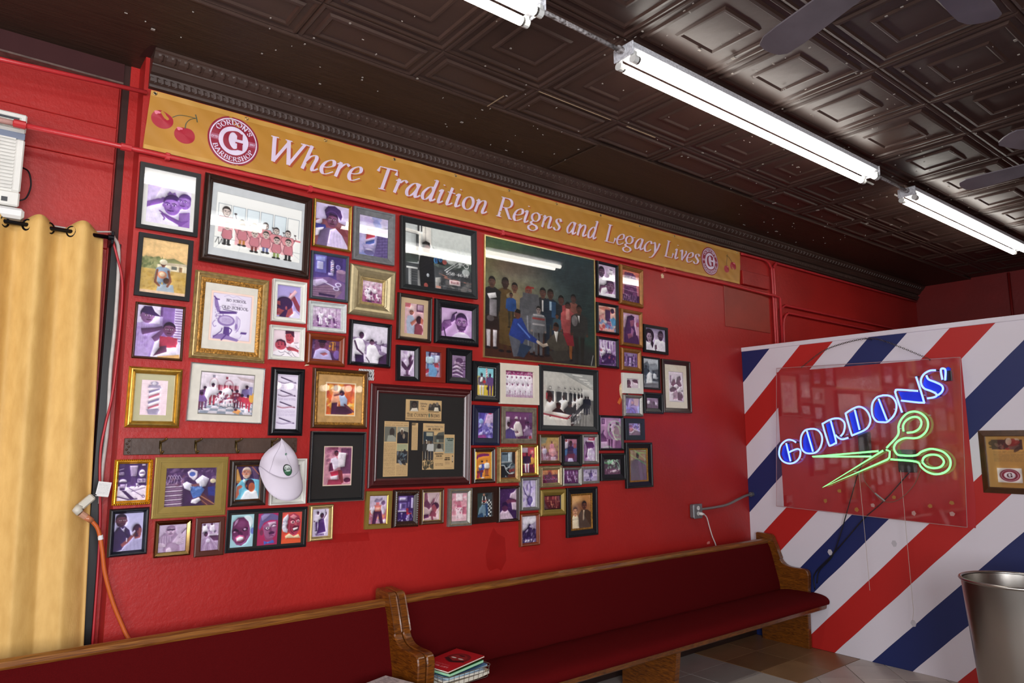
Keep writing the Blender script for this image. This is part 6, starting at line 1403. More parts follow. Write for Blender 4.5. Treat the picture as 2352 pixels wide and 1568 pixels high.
def a16(c):
    c.bg('c6b2cc', 'b29cba'); c.P([0, .5, .2, .3, .4, .34, .62, .3, .8, .5, .7, .7, 0, .8], '9a809f'); [c.S([.1+.08*i, .42, .08+.09*i, .6, .12+.08*i, .74], 'c9b6cc', .014) for i in range(5)]
    c.face(.44, .24, .4, 'a98aa8', '8d7090', 'd9c8d8', dark='3a2444'); c.L([.32, .2, .4, .19, .46, .2, .56, .19], '3a2444', .05); c.E(.5, .92, .3, .3, '9a7c9c').E(.5, .84, .2, .16, 'a58aa8').E(.4, .96, .1, .12, 'd0bccf')
    for i in range(4): c.S([.56, .62, .72, .58+.05*i, .9, .48+.07*i], 'cbb7ca', .05).S([.57, .645, .72, .605+.05*i, .9, .505+.07*i], '7a5c80', .008)
    c.P([.5, .66, .72, .36, .98, .16, 1, .2, .8, .44, .62, .7], 'bda7bf').L([.84, .34, 1, .16], '5a3f62', .03)
    for i in range(3): c.S([0, .68+.05*i, .16, .7+.05*i, .26, .74+.03*i], 'cbb7ca', .045).S([0, .7+.05*i, .16, .72+.05*i, .26, .76+.03*i], '7a5c80', .008)
    c.blobs(40, ['8a6c8e', 'd6c4d6', '6a4c70'], .006, .02, 0, 0, 1, .3, .25); c.N(.05, 4)
def a17(c):
    c.bg('c9b4cc', 'a88fb0'); c.blobs(40, ['e6dcea', '8a6a94', '5a3f68', 'b89cc0'], .02, .08, 0, 0, 1, .45, .6); c.P([.1, .1, .3, .04, .4, .3, .08, .34], 'ece4ee').P([.5, .08, .72, .06, .78, .3, .5, .3], 'e6dcea').E(.2, .07, .07, .04, SKD).E(.6, .06, .07, .04, SKD)
    c.R(.4, .42, 1, .47, 'ddd0e2').R(.5, .47, 1, .66, '5a3458').P([.02, 1, .14, .6, .32, .48, .5, .5, .96, .8, 1, 1], 'a88cae'); [c.L([.34+.04*i, .54, .04+.2*i, 1], 'd9cbe0' if i % 2 else '7a5c86', .014) for i in range(6)]; c.E(.42, .64, .12, .07, 'd6c8de').face(.3, .42, .16, SKD, HR).N(.06, 4)
def a18a(c):
    c.bg('a9d0d6', 'a0c6d0'); c.E(.7, .24, .25, .2, 'd6e2e6').E(.96, .52, .09, .1, '6a7ac0'); c.P([.06, .5, .1, .24, .3, .1, .55, .09, .76, .24, .84, .44, .86, .66, .7, .86, .5, .95, .3, .92, .1, .74], '6a2c58'); c.P([.2, .2, .32, .12, .3, .24, .14, .36], 'b88ab0').E(.46, .3, .2, .1, '8a4878', 0, .6, .6)
    c.P([.08, .5, .2, .42, .36, .48, .36, .54, .2, .5, .1, .56], '2e0f2c').P([.5, .46, .62, .4, .76, .42, .7, .5, .56, .52], '2e0f2c').E(.62, .46, .06, .03, 'c9a0c4').E(.18, .53, .05, .02, 'b88ab0').P([.36, .62, .3, .54, .42, .5, .52, .56, .56, .62, .46, .64], '4a1c42').P([.22, .7, .4, .62, .6, .66, .66, .76, .5, .84, .28, .84], 'b0527c').P([.28, .72, .42, .67, .58, .7, .58, .76, .44, .8, .3, .8], 'f0ecf2'); c.S([.16, .66, .24, .86, .46, .9, .64, .84, .74, .66], 'a56a9c', .018).S([.78, .4, .82, .6, .74, .76], 'a56a9c', .014)
def a18b(c):
    c.bg('b02c62', 'a82a58'); c.P([.06, .44, .1, .28, .16, .06, .3, .0, .7, .02, .98, .1, 1, .24, .6, .22, .3, .3, .12, .52], '6c5f92').P([.16, .1, .3, .03, .6, .04, .4, .16, .22, .24], '978cb8').E(.22, .6, .09, .09, '7a3454').P([.26, .4, .5, .28, .9, .26, .94, .5, .88, .72, .7, .82, .5, .8, .36, .7], '9a5c84').P([.5, .3, .88, .28, .9, .42, .6, .44], 'd0b0c8').E(.5, .46, .1, .05, 'e8dce6').E(.78, .4, .08, .04, 'd8c0d4').S([.38, .46, .5, .42, .6, .48, .5, .54, .38, .5, .38, .46], '4a1c48', .02).S([.66, .42, .78, .36, .9, .38], '4a1c48', .03).E(.5, .47, .03, .025, '2a0f2c').P([.64, .42, .72, .54, .64, .6, .58, .56], '7a3c68').P([.56, .62, .7, .57, .86, .6, .82, .66, .6, .68], '4a1c48').S([.6, .72, .7, .7, .8, .72], '4a1c48', .02).P([.34, .66, .5, .8, .8, .78, .74, .86, .42, .84], '8a4870').P([.34, .86, .52, .9, .54, .94, .36, .98], '4a64b4').P([.54, .9, .8, .84, .86, .94, .58, .95], '4a64b4').E(.55, .92, .03, .03, '6a84d0')
def a18c(c):
    c.bg('d2544a', 'd84a34'); c.P([.1, .62, .02, .5, .06, .2, .3, .06, .36, .3, .3, .66], 'd6d0de').blobs(16, ['a9a0bc', 'ece8f0'], .02, .05, .06, .16, .26, .6, .7).P([.28, .3, .36, .1, .6, .04, .86, .14, .94, .34, .9, .58, .74, .76, .52, .74, .34, .62], 'a83a54').P([.38, .16, .56, .08, .76, .16, .6, .24], 'd88a94').E(.54, .33, .1, .05, 'e0b0b4').E(.8, .3, .08, .045, 'e0b0b4').E(.56, .33, .035, .03, '3a1020').E(.8, .31, .03, .026, '3a1020').S([.44, .28, .54, .24, .64, .29], '4a1428', .03).S([.74, .26, .82, .22, .9, .26], '4a1428', .03).P([.62, .36, .74, .34, .78, .44, .66, .46], 'c8606c').P([.52, .5, .66, .44, .88, .46, .84, .6, .6, .64], '5a1a30').P([.57, .53, .82, .5, .8, .56, .6, .6], 'f0e6e4').S([.46, .44, .48, .6, .62, .7], '5a1a30', .025).P([.2, .76, .4, .68, .62, .78, .86, .72, .96, .84, .6, .86, .24, .86], 'e6cfa6').P([.0, .9, .3, .82, .9, .84, 1, 1, 0, 1], 'e05a34').E(.3, .46, .05, .08, '8a2a44')
def a20(c):
    c.bg('d6cbe2', 'cfc2de'); c.man(.35, .1, .8, SKD, HR, 'e6dcee', '4a2a6a', 1.3).P([.4, .4, .7, .36, .85, .84, .3, .9, .4, .6], '4a2a6a').face(.6, .26, .18, SKD, HR).P([.5, .36, .7, .36, .74, .5, .48, .5], '5a3a76').L([.7, .36, .86, .2, .8, .06], SKD, .05).L([.5, .18, .7, .08, .84, .1], 'e6dcee', .04).T(.25, .96, .06, 'BARBER', '4a2a6a', .22, .5).N(.04, 5)
def a21(c):
    c.bg('cdbfe2', 'c6b4da'); c.P([0, .4, .5, .34, 1, .46, 1, 1, 0, 1], '8a4a58').P([0, .44, .2, .36, .2, .46, 0, .6], 'd9cce8').P([.0, .5, .3, .5, .34, .62, .1, .7, 0, .66], '3a3a86').P([.0, .62, .26, .56, .18, .74, 0, .8], 'e6dcf0').P([.34, .42, .9, .56, 1, .7, .6, .7], '7a3a44')
    c.P([.05, 1, .14, .66, .34, .56, .56, .56, .84, .7, .96, 1], '6a587c').P([.44, .6, .6, .54, .8, .68, .98, .92, 1, 1, .36, 1], 'd6c6e8'); [c.S([.5+.08*i, .62+.03*i, .46+.1*i, .8, .5+.1*i, 1], 'b8a4d2', .012) for i in range(4)]
    c.face(.5, .36, .36, '6a3a58', '2e1638', '94608a'); c.P([.3, .28, .26, .16, .36, .05, .56, .02, .74, .1, .8, .24, .76, .34, .66, .24, .42, .2, .36, .34], '43265e').S([.3, .24, .44, .16, .6, .18, .74, .3], '5e3e7c', .02).N(.04, 6)
def a22(c):
    c.bg('d0c2de', '8a90c8'); c.blobs(30, ['c6b6da', '7a88c4', 'b4a0d0'], .05, .14, 0, 0, .7, 1, .5); c.P([.66, .3, 1, .2, 1, 1, .5, 1, .6, .7], '6a5a8e')
    for i in range(9): c.L([.62, .4+.075*i, 1, .34+.075*i], '3c2e5c', .012); c.L([.7+.1*(i % 2), .4+.075*i, .7+.1*(i % 2), .47+.075*i], '3c2e5c', .01); c.L([.9-.08*(i % 2), .36+.075*i, .9-.08*(i % 2), .44+.075*i], '3c2e5c', .01)
    c.P([.26, .3, .56, .3, .52, .78, .2, .76], 'c9bcd8').P([.26, .46, .55, .36, .55, .5, .24, .6], 'b03a4c').P([.24, .66, .54, .56, .53, .66, .22, .76], '4a5aa0').P([.27, .3, .56, .28, .55, .34, .26, .4], 'c04a58').E(.4, .26, .16, .06, 'b9aac8').P([.14, .76, .58, .76, .54, .92, .2, .92], '8d84b0').E(.36, .76, .22, .05, 'a89cc4').E(.36, .92, .17, .06, '6c6494').E(.36, .84, .12, .02, 'd9cfe6').N(.04, 6)
def a23(c):
    c.bg('4a3a80', '5a4488'); c.R(.06, .0, .4, .42, '6c66b4').R(.08, .04, .36, .14, '9aa0d8').R(.12, .16, .3, .34, 'c9c6e4').TL(.13, .18, .29, .32, 4, '5a54a0').R(.4, 0, .9, .42, '3c2c68'); c.pole(.58, .08, .4, .05, '8a5a90', '5a5aa0').E(.76, .24, .07, .055, 'a8a0cc').E(.76, .24, .05, .04, '6a5c98').P([.7, .34, 1, .3, 1, .6, .72, .54], '7a5a84').E(.86, .34, .15, .05, 'a0809c')
    c.R(.46, .4, .62, .46, 'b0a4d0').P([0, .56, .5, .5, 1, .62, 1, 1, 0, 1], '7a5c8c').P([0, .62, .3, .56, .46, .62, .1, .76, 0, .74], 'c3b2d4').P([.0, .78, .5, .68, .9, .82, .7, 1, 0, 1], '8f6f8a'); [c.L([.02, .8+.05*i, .7, .74+.06*i], '5a3c62', .014) for i in range(5)]
    c.L([.3, .62, .72, .74], 'd2c8e6', .03).E(.78, .66, .1, .05, 'cfc6e4').E(.78, .66, .06, .03, '7a5c8c').E(.72, .76, .1, .05, 'cfc6e4').E(.72, .76, .06, .028, '7a5c8c').P([.2, .9, .7, .92, .68, .97, .2, .96], '3c2650').N(.06, 5)
def shop(c, seed=0, a='cbb3c8', b='8a5a7a', d='4a2444', l='eadfe8'):
    c.rng = np.random.RandomState(seed+3); c.bg(a, b); c.blobs(40, [a, b, l], .02, .09, 0, 0, 1, .5, .6); c.R(0, .1, .5, .4, l, .3)
    for i in range(4): c.L([.1+.25*i, .05, .1+.25*i, .45], d, .012, .6)
    c.P([0, .7, 1, .62, 1, 1, 0, 1], b)
    for i in range(3): c.chair(.25+.28*i, .42+.04*i, .95, l if (i+seed) % 2 else d, d, l)
    c.man(.3, .2, .9, d, d, l, l, 1.1, face=False); c.man(.62, .26, .8, d, d, l, d, 1.1, face=False); c.blobs(40, [l, d, b], .008, .03, 0, .35, 1, .95, .6); c.N(.08, 4)
def a24(c): shop(c, 1, 'd9bccb', 'a8648a', '6a3058', 'ecdfe8'); c.chair(.38, .4, .98, 'e6dce6', '4a2a54', 'efe6ee')
def a26(c): shop(c, 2, 'd6bfd6', 'b08ab4', '5c3066', 'f0e8f2')
def a25(c):
    c.bg('d6dad4', 'bfc6c0'); c.P([.36, .46, .6, .62, .8, .6, 1, .5, 1, 1, .36, 1], '4a5450').blobs(60, ['3c4642', '66706a', '2c3432'], .01, .05, .4, .55, 1, .75, .7); c.P([.4, .3, .5, .42, .42, .62], '8c948e', .6)
    c.P([0, 0, .18, 0, .24, .66, 0, .66], 'c3c8c6').P([0, .08, .22, .1, .22, .16, 0, .14], 'ece9e0').L([0, .14, .22, .16], '3a3a3a', .005).R(.16, .16, .2, .6, '3a3e3e').R(.2, .12, .24, .6, 'e8e4da').P([0, .5, .2, .46, .18, .62, 0, .64], '3e4642').R(.25, 0, .38, .9, 'e9e4da').L([.3, 0, .3, .6], '8a8478', .006).R(.18, 0, .25, .1, '3a3a3c').R(.21, 0, .23, .1, 'd8d8d4').R(.38, 0, .4, .6, 'c6c9c2')
    c.R(0, .64, 1, 1, '3c3f42').R(.02, .7, .18, .73, 'd8d8d4').R(.05, .73, .09, 1, '9a9c9c').R(.18, .74, .22, 1, '8c8c8a'); [c.L([.08, .76+.04*i, .18, .76+.04*i], '6a6c6e', .006) for i in range(5)]
    c.P([.44, .82, .52, .8, .52, 1, .44, 1], '9a9894').L([.5, .74, .62, .78, .56, .8, 1, .84], 'a06a5c', .012).L([.52, .94, 1, .96], 'b8b4ae', .008).L([.7, .88, 1, .94], 'c8a8a0', .006).blobs(30, ['5a5c60', '7a7470', '2a2c30'], .02, .06, .5, .72, 1, 1, .5)
    c.P([.2, .62, .22, .48, .3, .42, .42, .42, .54, .5, .6, .52, .58, .6, .42, .58, .43, .98, .22, .98], '121219').P([.24, .9, .42, .9, .43, 1, .22, 1], '0c0c12').E(.58, .54, .035, .04, '9a4a44').E(.3, .97, .03, .04, '9a4a44').E(.33, .8, .02, .03, 'b8bcc0')
    c.E(.31, .36, .055, .1, '5c2f2a').P([.25, .38, .25, .28, .3, .24, .36, .26, .37, .34, .33, .3, .28, .33, .28, .42], '14100f').E(.33, .42, .025, .02, 'a85a50').E(.335, .36, .012, .01, '1a0f0e')
    for i, ch in enumerate("GORDONS'"):
        al = [1, .9, .5, .3, .2, .16, .14, .12][i]; tmp = c.A.copy(); c.T(.42+.07*i, .58-.035*i, .1, ch, '4a9ad0' if i < 2 else '9ab4c0', .2, .055, 0, .8, .1); c.A = tmp*(1-al)+c.A*al
    c.E(.455, .53, .02, .05, '1f4f8a', 0, .8).E(.525, .5, .02, .05, '1f5a86', 0, .8); c.L([.58, .68, .78, .5, .82, .44], 'e6e8e6', .008).L([.6, .7, .8, .53, .86, .55], 'e6e8e6', .008); c.S([.8, .53, .86, .53, .9, .58, .94, .58, .95, .53, .91, .5, .87, .54], 'e6e8e6', .008); c.E(.91, .66, .06, .06, 'a9aeac').T(.6, .74, .05, '558-4648', 'f0f0ee', .2, .34, .1)
    c.R(.65, .82, .82, .9, 'ddc9c9').T(.67, .875, .035, 'WALK INS', '8a4a50', .2, .13).R(.45, .95, .52, .985, 'c98a78').N(.03, 6)
def a27(c):
    c.bg('5a3a6a', '4a2c58'); c.R(.1, 0, 1, .6, '6a3a5c').R(.62, .06, .86, .5, 'c98a3c').R(.7, .1, .74, .5, '5a2c40').R(.8, .08, .84, .5, '5a2c40').blobs(20, ['8a6aa0', '3a2048', 'a04a5c'], .02, .07, 0, 0, 1, .6, .6); c.E(.92, .7, .12, .22, '7a5ca0'); c.P([.06, 1, .14, .56, .3, .44, .5, .44, .66, .56, .76, 1], 'b4a8d4').P([.3, .7, .5, .62, .6, .7, .44, .8], 'a05a64').face(.38, .25, .38, '4e2a3c', '22122a').E(.38, .08, .16, .08, '22122a').N(.05, 5)
def a28(c):
    c.bg('e6deea', 'd6cadc'); c.P([0, .36, .2, .34, .4, .44, 1, .5, 1, .78, 0, .66], '9a84a6').blobs(40, ['4a3458', '7a6488', 'c6b6cc'], .01, .05, .3, .4, 1, .75, .7); c.P([.06, .86, .0, .44, .16, .36, .3, .4, .38, .56, .34, .82], 'f0eaf2').P([.1, .8, .34, .8, .36, 1, .12, 1], '3a2450').L([.08, .46, .16, .66, .32, .78], '4a2f4e', .045).face(.26, .29, .17, '4e3050', HR)
    c.P([.42, .92, .42, .58, .52, .48, .68, .54, .84, .84, .9, 1, .44, 1], 'ece6ee').E(.56, .44, .07, .075, '6a4660').P([.5, .42, .56, .36, .62, .42], HR).P([.78, .84, 1, .7, 1, 1, .76, 1], '4a3054').P([.82, .5, 1, .54, 1, .7, .84, .66], 'd8ccde').S([.42, .86, .5, .96, .5, 1], '3a2448', .02).N(.05, 5)
def a29(c):
    c.bg('d9b4b8', 'cfa2a8'); c.R(0, 0, .3, .14, 'b8646c').R(.62, .0, .98, .26, '6a3c58').R(.66, .02, .94, .2, 'b494a8').P([.16, 1, .1, .62, .16, .42, .4, .38, .52, .5, .46, .66, .6, .8, .5, 1], 'a8b0c4').P([.3, .64, .6, .48, .66, .54, .4, .74], 'b06a5c').face(.36, .28, .2, 'b0705e', 'd8c8c4', beard='6a3a3a').P([.24, .2, .3, .08, .46, .08, .48, .2], 'e0c6c0')
    c.P([.52, 1, .54, .7, .66, .62, .9, .7, .98, .84, .9, 1], '8a4050').E(.76, .52, .15, .13, '3a1a2a').P([.86, .42, .98, .5, .94, .66, .84, .62], 'b06050').N(.04, 5)
def a30(c):
    c.bg('d2b0d8', 'c39cce'); c.blobs(14, ['b98fc6', 'd9bfe0'], .06, .14, 0, .2, 1, .8, .5); c.bust(.66, .46, .62, '8a5c94', '3a2048', 'ded0e6', .9, .7, 'c39ac6', beard='4a2a58', turn=.3, dark='351a42'); c.P([0, .62, .1, .44, .26, .4, .36, .36, .4, .42, .32, .5, .34, .58, .24, .66, .1, .8, 0, .84], '7a4c86'); c.P([.3, .44, .36, .2, .44, .18, .46, .38, .36, .48], '57366a').L([.4, .2, .5, .12], '3a2048', .04); [c.L([.12+.05*i, .5+.03*i, .3, .44+.04*i], '9c70a6', .02) for i in range(4)]; c.L([.1, .7, .16, 1], '2e1a3a', .03)
def a31(c): c.bg('e0d2e4', 'cdb8d4'); c.blobs(14, ['f0e8f2', 'b498c0'], .05, .14, 0, 0, 1, .4, .6); [c.L([.1+.2*i, 0, .1+.2*i, .4], 'a488b0', .016) for i in range(5)]; c.P([.1, .42, .22, .44, .5, .64, .86, .36, .94, .3, .9, .48, .66, .76, .36, .76, .12, .6], '4a2c4c').P([.58, .3, .76, .16, .86, .2, .8, .4, .66, .56], '5a3858').P([.4, .74, .62, .74, .58, .94, .44, .94], '6a4a6a').E(.5, .96, .24, .03, '4a2c4c').L([.1, .5, .04, .7, .3, .84], 'ece2ee', .03).N(.06, 4)
def a32(c): c.bg('8a9cc0', 'b08a9c'); c.R(.3, 0, 1, .12, '4a3058').T(.42, .1, .06, 'SHOP', 'e0d8e8', .2, .4).R(.7, .14, .95, .5, 'c9d0e2').blobs(20, ['a84a58', 'c9c0d8', '4a3058'], .03, .09, 0, .2, 1, .9, .6); c.man(.34, .08, .8, SKD, HR, 'b9d0dc', '5a7aa8', 1.7).P([.3, .5, .7, .54, .84, .8, .72, .98, .3, .96, .24, .7], '6f9cc4').P([.62, .44, .88, .42, .9, .6, .66, .6], 'b03a4c').E(.74, .5, .1, .06, SKR).P([0, .72, .3, .66, .3, .8, 0, .9], 'a83a4c').N(.06, 4)
def a33(c): c.bg('9a809e', '7a5c84'); c.P([.2, .3, .5, .1, .86, .2, .8, .6, .5, .72, .24, .6], 'b9a2b8').E(.56, .24, .26, .13, '5a3c60').E(.46, .42, .16, .12, 'a88ca6'); [c.S([.1, .5+.08*i, .4, .42+.09*i, .8, .56+.08*i], 'd6c6d6' if i % 2 else '4a2c50', .05) for i in range(6)]; [c.L([.66, .3+.1*i, .98, .26+.12*i], '4a2c50', .05) for i in range(4)]; c.N(.1, 4)
def a34(c):
    c.bg('e3cba6'); c.R(.05, .05, .95, .95, 'c8642c'); q = c.A.copy(); c.blobs(80, ['e08a34', 'd2542c', 'e8b04a', 'b8423c', 'f0d090', 'd87a3c'], .03, .12, .05, .05, .95, .95, .8); c.R(.4, .12, .6, .5, 'e9d6c8', .7).R(.64, .1, .95, .6, 'd86a4c', .5)
    c.P([.22, .94, .2, .5, .26, .26, .4, .26, .46, .5, .4, .94], 'e0a080').P([.2, .95, .22, .62, .4, .6, .36, .95], '4a2444').E(.34, .18, .07, .09, '4a2030').P([.44, .36, .56, .3, .72, .5, .7, .72, .5, .7], 'a9b8d4').E(.54, .32, .08, .08, '3a1c38').P([.36, .72, .76, .7, .9, .9, .7, .95, .34, .95], '45243c').L([.64, .66, .92, .86], '6a3a4a', .06).L([.3, .4, .52, .34], '8a4a4c', .05).N(.05, 5)
    m = np.ones((c.H, c.W), bool); a, b = int(c.H*.05), int(c.W*.05); m[a:-a, b:-b] = False; c.A[m] = srgb('e3cba6')
def a35(c):
    c.bg('e2cbb4'); c.R(.03, .02, .97, .98, 'c58a9a').R(.03, .02, .97, .2, 'b87a90').R(.2, .03, .5, .1, '7a3a54').R(.6, .06, .97, .7, '6a3a5c').blobs(20, ['8a4a68', 'd8a8b4', '5a2c4c'], .03, .08, .05, .05, .95, .5, .5); c.P([.5, .16, .78, .18, .74, .52, .5, .54], 'e9dfe6').TL(.53, .2, .72, .5, 10, 'a890a4', .5)
    c.face(.44, .19, .14, '6a3440', HR); c.P([.24, .5, .26, .32, .42, .28, .52, .36, .5, .54, .4, .6], 'd9cddc').P([.2, .64, .22, .44, .3, .42, .36, .62], '5a2444').P([.24, .66, .6, .6, .66, .7, .3, .76], 'b02c48').P([.52, .6, .66, .62, .72, .92, .6, .96, .54, .76], '7a3038').P([.26, .76, .5, .74, .5, .84, .28, .84], 'e0d4dc').P([.2, .84, .6, .84, .66, .97, .16, .97], 'a03a54').E(.84, .86, .12, .06, '5a2040').N(.06, 4)
    m = np.ones((c.H, c.W), bool); a, b = int(c.H*.02)+1, int(c.W*.03)+1; m[a:-a, b:-b] = False; c.A[m] = srgb('e2cbb4')
NP, INK = 'c9a878', '3a3128'
def n1(c):
    c.bg('cbaa7a', 'c5a272'); c.R(.12, .06, .35, .56, '4a4640').E(.24, .24, .08, .17, '2e2a28').P([.13, .56, .18, .42, .32, .4, .35, .56], 'd0c6b4').face(.24, .25, .26, '4e443c', '25211e')
    for i, t_ in enumerate(('Celebrating', 'Fathers', 'Day')): c.T(.39+.02*i, .22+.12*i, .075, t_, '6a5a48', .13, .2 if i == 0 else (.15 if i == 1 else .08), .2)
    c.P([.62, .5, .64, .28, .74, .2, .86, .14, .96, .24, .98, .52], '3a3834').E(.68, .26, .04, .09, '6a6058').E(.78, .22, .04, .09, '544a42').E(.87, .18, .04, .09, '7a7066').P([.78, .52, .8, .34, .9, .34, .92, .52], 'd6cbb6').R(.63, .54, .92, .57, INK)
    c.T(.05, .81, .155, 'T', INK, .15).T(.105, .81, .13, 'HE', INK, .14, .105).T(.24, .81, .155, 'C', INK, .15).T(.31, .81, .13, 'OUNTY', INK, .14, .30).T(.70, .81, .155, 'N', INK, .15).T(.78, .81, .13, 'EWS', INK, .14, .17); c.E(.655, .73, .026, .1, '6a7a6a').L([.655, .64, .655, .82], '4a5a50', .012).L([.02, .9, .98, .9], '5a4a38', .006).L([.02, .93, .98, .93], '5a4a38', .004).TL(.3, .59, .6, .62, 1, INK).TL(.3, .95, .8, .98, 1, INK)
def n2(c):
    c.bg(NP); c.TL(.06, .02, .96, .05, 1, '7a5c40').TL(.04, .06, .96, .085, 1, '6a5a48', .8).R(.02, .1, .49, .37, '6a6a60').E(.32, .2, .1, .08, '3a3632').P([.12, .37, .16, .26, .34, .25, .48, .3, .48, .37], '9a9a8c').R(.53, .1, .98, .4, '2e2e2e').P([.53, .1, .98, .1, .98, .2, .7, .16, .53, .22], '9a9480').E(.72, .17, .07, .05, 'd0c4ae').E(.72, .2, .05, .05, '5a4a40').P([.55, .4, .6, .26, .74, .24, .9, .3, .98, .4], '22242a').E(.8, .27, .05, .05, '8a7a68')
    c.TL(.02, .4, .48, .98, 34, '5a4c3c', .55).R(.53, .41, .98, .53, 'a8aa88').TL(.56, .42, .95, .52, 6, '4a5444', .4).R(.53, .54, .98, .76, '3c3c3c').R(.68, .58, .88, .7, '5a6a72').blobs(12, ['22242a', '8a9098', '6a6a60'], .02, .06, .54, .55, .97, .76).TL(.53, .79, .97, .98, 11, '5a4c3c', .55)
def n3(c): c.bg(NP); c.T(.06, .045, .022, 'Gordon', INK, .18, .6).T(.06, .085, .022, 'Honors', INK, .18, .5).TL(.08, .16, .94, .98, 34, '5a4c3c', .55)
def n4(c):
    c.bg(NP); c.T(.12, .085, .03, 'Celebrating Fathers Day', '8a7a64', .12, .8, .2).T(.24, .145, .032, 'MR. GORDON', INK, .22, .55).L([.02, .165, .98, .165], '6a5a48', .006).R(.02, .18, .5, .78, '4e5252').R(.04, .19, .48, .38, '2e3c44').R(.16, .2, .46, .28, 'a9a48c').R(.2, .38, .42, .76, '7a6a58').R(.14, .36, .2, .76, 'd0c8b8')
    c.man(.13, .38, .8, '4a3a30', '22201e', '3a3a38', '2e2c2a', 1.5); c.man(.38, .38, .8, '4a3a30', '22201e', 'b9b9b4', '2c3036', 1.5); c.blobs(20, ['4a4a3c', '7a6a4c', '2a2a28'], .02, .06, .02, .82, .5, .97, .8); [c.L([.06+.11*i, .96, .06+.11*i, .84], '3a3830', .03) for i in range(5)]
    c.P([.52, .26, .62, .26, .72, .2, .98, .18, .98, .42, .52, .42], '5a5c54').R(.62, .26, .98, .34, '3a3c3a').R(.64, .35, .74, .41, '8a9488').R(.52, .43, .98, .62, '6a6a60').E(.76, .5, .09, .06, '2e2a28').P([.58, .62, .62, .55, .9, .55, .98, .62], 'b0aa98').T(.56, .67, .022, 'Congratulations', INK, .14, .4, .2).T(.62, .72, .022, "GORDON'S", INK, .14, .28).TL(.56, .74, .96, .78, 2, INK).TL(.6, .86, .96, .92, 2, INK).L([.51, .18, .51, .98], '6a5a48', .004)
def n5(c): c.bg(NP); c.R(.06, .1, .92, .54, '8f988c').T(.24, .14, .035, "GORDON'S", '20342c', .26, .68).T(.34, .19, .028, 'BARBER', '20342c', .24, .48).TL(.16, .22, .84, .5, 9, '3a4a44', .5).L([.0, .56, 1, .56], '6a5a48', .01).TL(.12, .59, .6, .62, 1, '8a6a48').T(.12, .685, .03, "GORDON'S", '1c1814', .3, .44).T(.08, .735, .03, 'BARBER SHOP', '1c1814', .3, .5).pole(.82, .6, .8, .05, '7a6a58', '5a5048', 'd8cdb8', '4a4238').TL(.14, .77, .56, .86, 5, '5a4c3c', .5).TL(.1, .94, .8, .97, 1, '7a5c40')
def a37(c): c.bg('d9cbe0', 'b08aa0'); c.P([0, .5, .16, .36, .26, .7, 0, .8], 'e6dcea').blobs(26, ['e0905c', 'c86a70', 'b85a78', 'e6d6e6', '8a4a70'], .05, .13, 0, .55, 1, 1, .7); c.P([.3, .52, .7, .52, .84, 1, .66, 1, .52, .64, .4, 1, .2, 1], '4a2448').P([.28, .34, .7, .34, .66, .56, .34, .56], 'd8786c').R(.36, .42, .62, .52, 'e6b0a0').P([.08, .56, .3, .36, .34, .46, .2, .68], 'e0d6e4').P([.7, .36, .9, .56, .8, .68, .66, .46], 'd9cfe0').E(.48, .28, .1, .09, 'd8787c').P([.26, .2, .4, .1, .56, .14, .74, .06, .74, .16, .56, .24, .34, .24], '8a7a98').E(.8, .26, .12, .08, '7a5a80').N(.07, 4)
def a38(c): c.bg('4a2f6c', '36205a'); c.R(.08, .04, .6, .22, '8a74b0').P([.1, .12, .16, .09, .46, .09, .52, .12, .46, .18, .12, .18], 'd6cbe6').R(.1, .28, .56, .6, '7a64a4').R(.16, .32, .24, .52, 'c9bce0').R(.3, .34, .5, .5, '54407c').R(.02, .58, .6, .64, 'ddd2ea').R(.06, .64, .56, .94, '3a2464').E(.28, .7, .06, .03, 'b9a8d4').L([.28, .7, .28, .84], 'b9a8d4', .02).R(.6, .06, .98, .5, '402a64').R(.86, .1, .98, .5, 'c6b8dc').R(.64, .26, .76, .46, '6a5492'); c.chair(.72, .46, .96, 'a83040', '5a4484', 'c9bcd8').P([.6, .78, .78, .76, .74, .98, .56, .98], '9a8ab8').blobs(20, ['ddd2ea', '2a1848'], .01, .04, .05, .9, .95, 1).N(.06, 4)
def a39(c): c.bg('cbb0b4', 'c6a8ac'); c.P([0, .04, .2, .0, .28, .3, .42, .42, .5, .34, .5, .5, .36, .62, .22, .54, 0, .5], '6a3a54').P([.0, .04, .22, 0, .28, .2, .1, .34, 0, .34], '8a5468').P([.4, .48, .6, .24, .7, .2, .66, .36, .54, .56], '8a5468'); [c.L([.62+.05*i, .4, .86+.05*i, .06], 'd9c8d0' if i % 2 else '7a4c64', .02) for i in range(4)]
def a39b(c): a39(c); c.E(.74, .5, .22, .13, '4a2440').P([.52, .5, .66, .42, .78, .52, .84, .62, .72, .78, .56, .74], '9a4e5c').P([.34, .86, .5, .66, .66, .68, .8, .78, .78, .9, .56, .86], '8a4256').P([0, .8, .34, .78, .36, .9, 0, .94], '5a2c50').P([.84, .84, .94, .66, 1, .7, 1, 1, .84, .98], 'e0c8cc').P([.5, .86, .6, .86, .64, 1, .52, 1], '8a4256')
def a40(c): c.bg('e0a8b4', 'd8909e'); c.blobs(60, ['ecc6cc', 'c46a80', 'd88a9a', 'f0dce0'], .02, .09, 0, 0, 1, 1, .6); c.R(.3, .02, .72, .28, 'f0dcdf').E(.5, .4, .14, .12, 'c8788a').R(.36, .44, .66, .52, 'b8607a').P([.3, .52, .68, .52, .72, .86, .56, .92, .34, .88], 'ead0d6').blobs(20, ['b8607a', 'f4e6e8'], .01, .05, .3, .5, .7, .9); c.R(.74, .5, .96, .78, 'c06a80').P([0, .78, 1, .76, 1, 1, 0, 1], 'ecd4d8', .6).N(.07, 4)
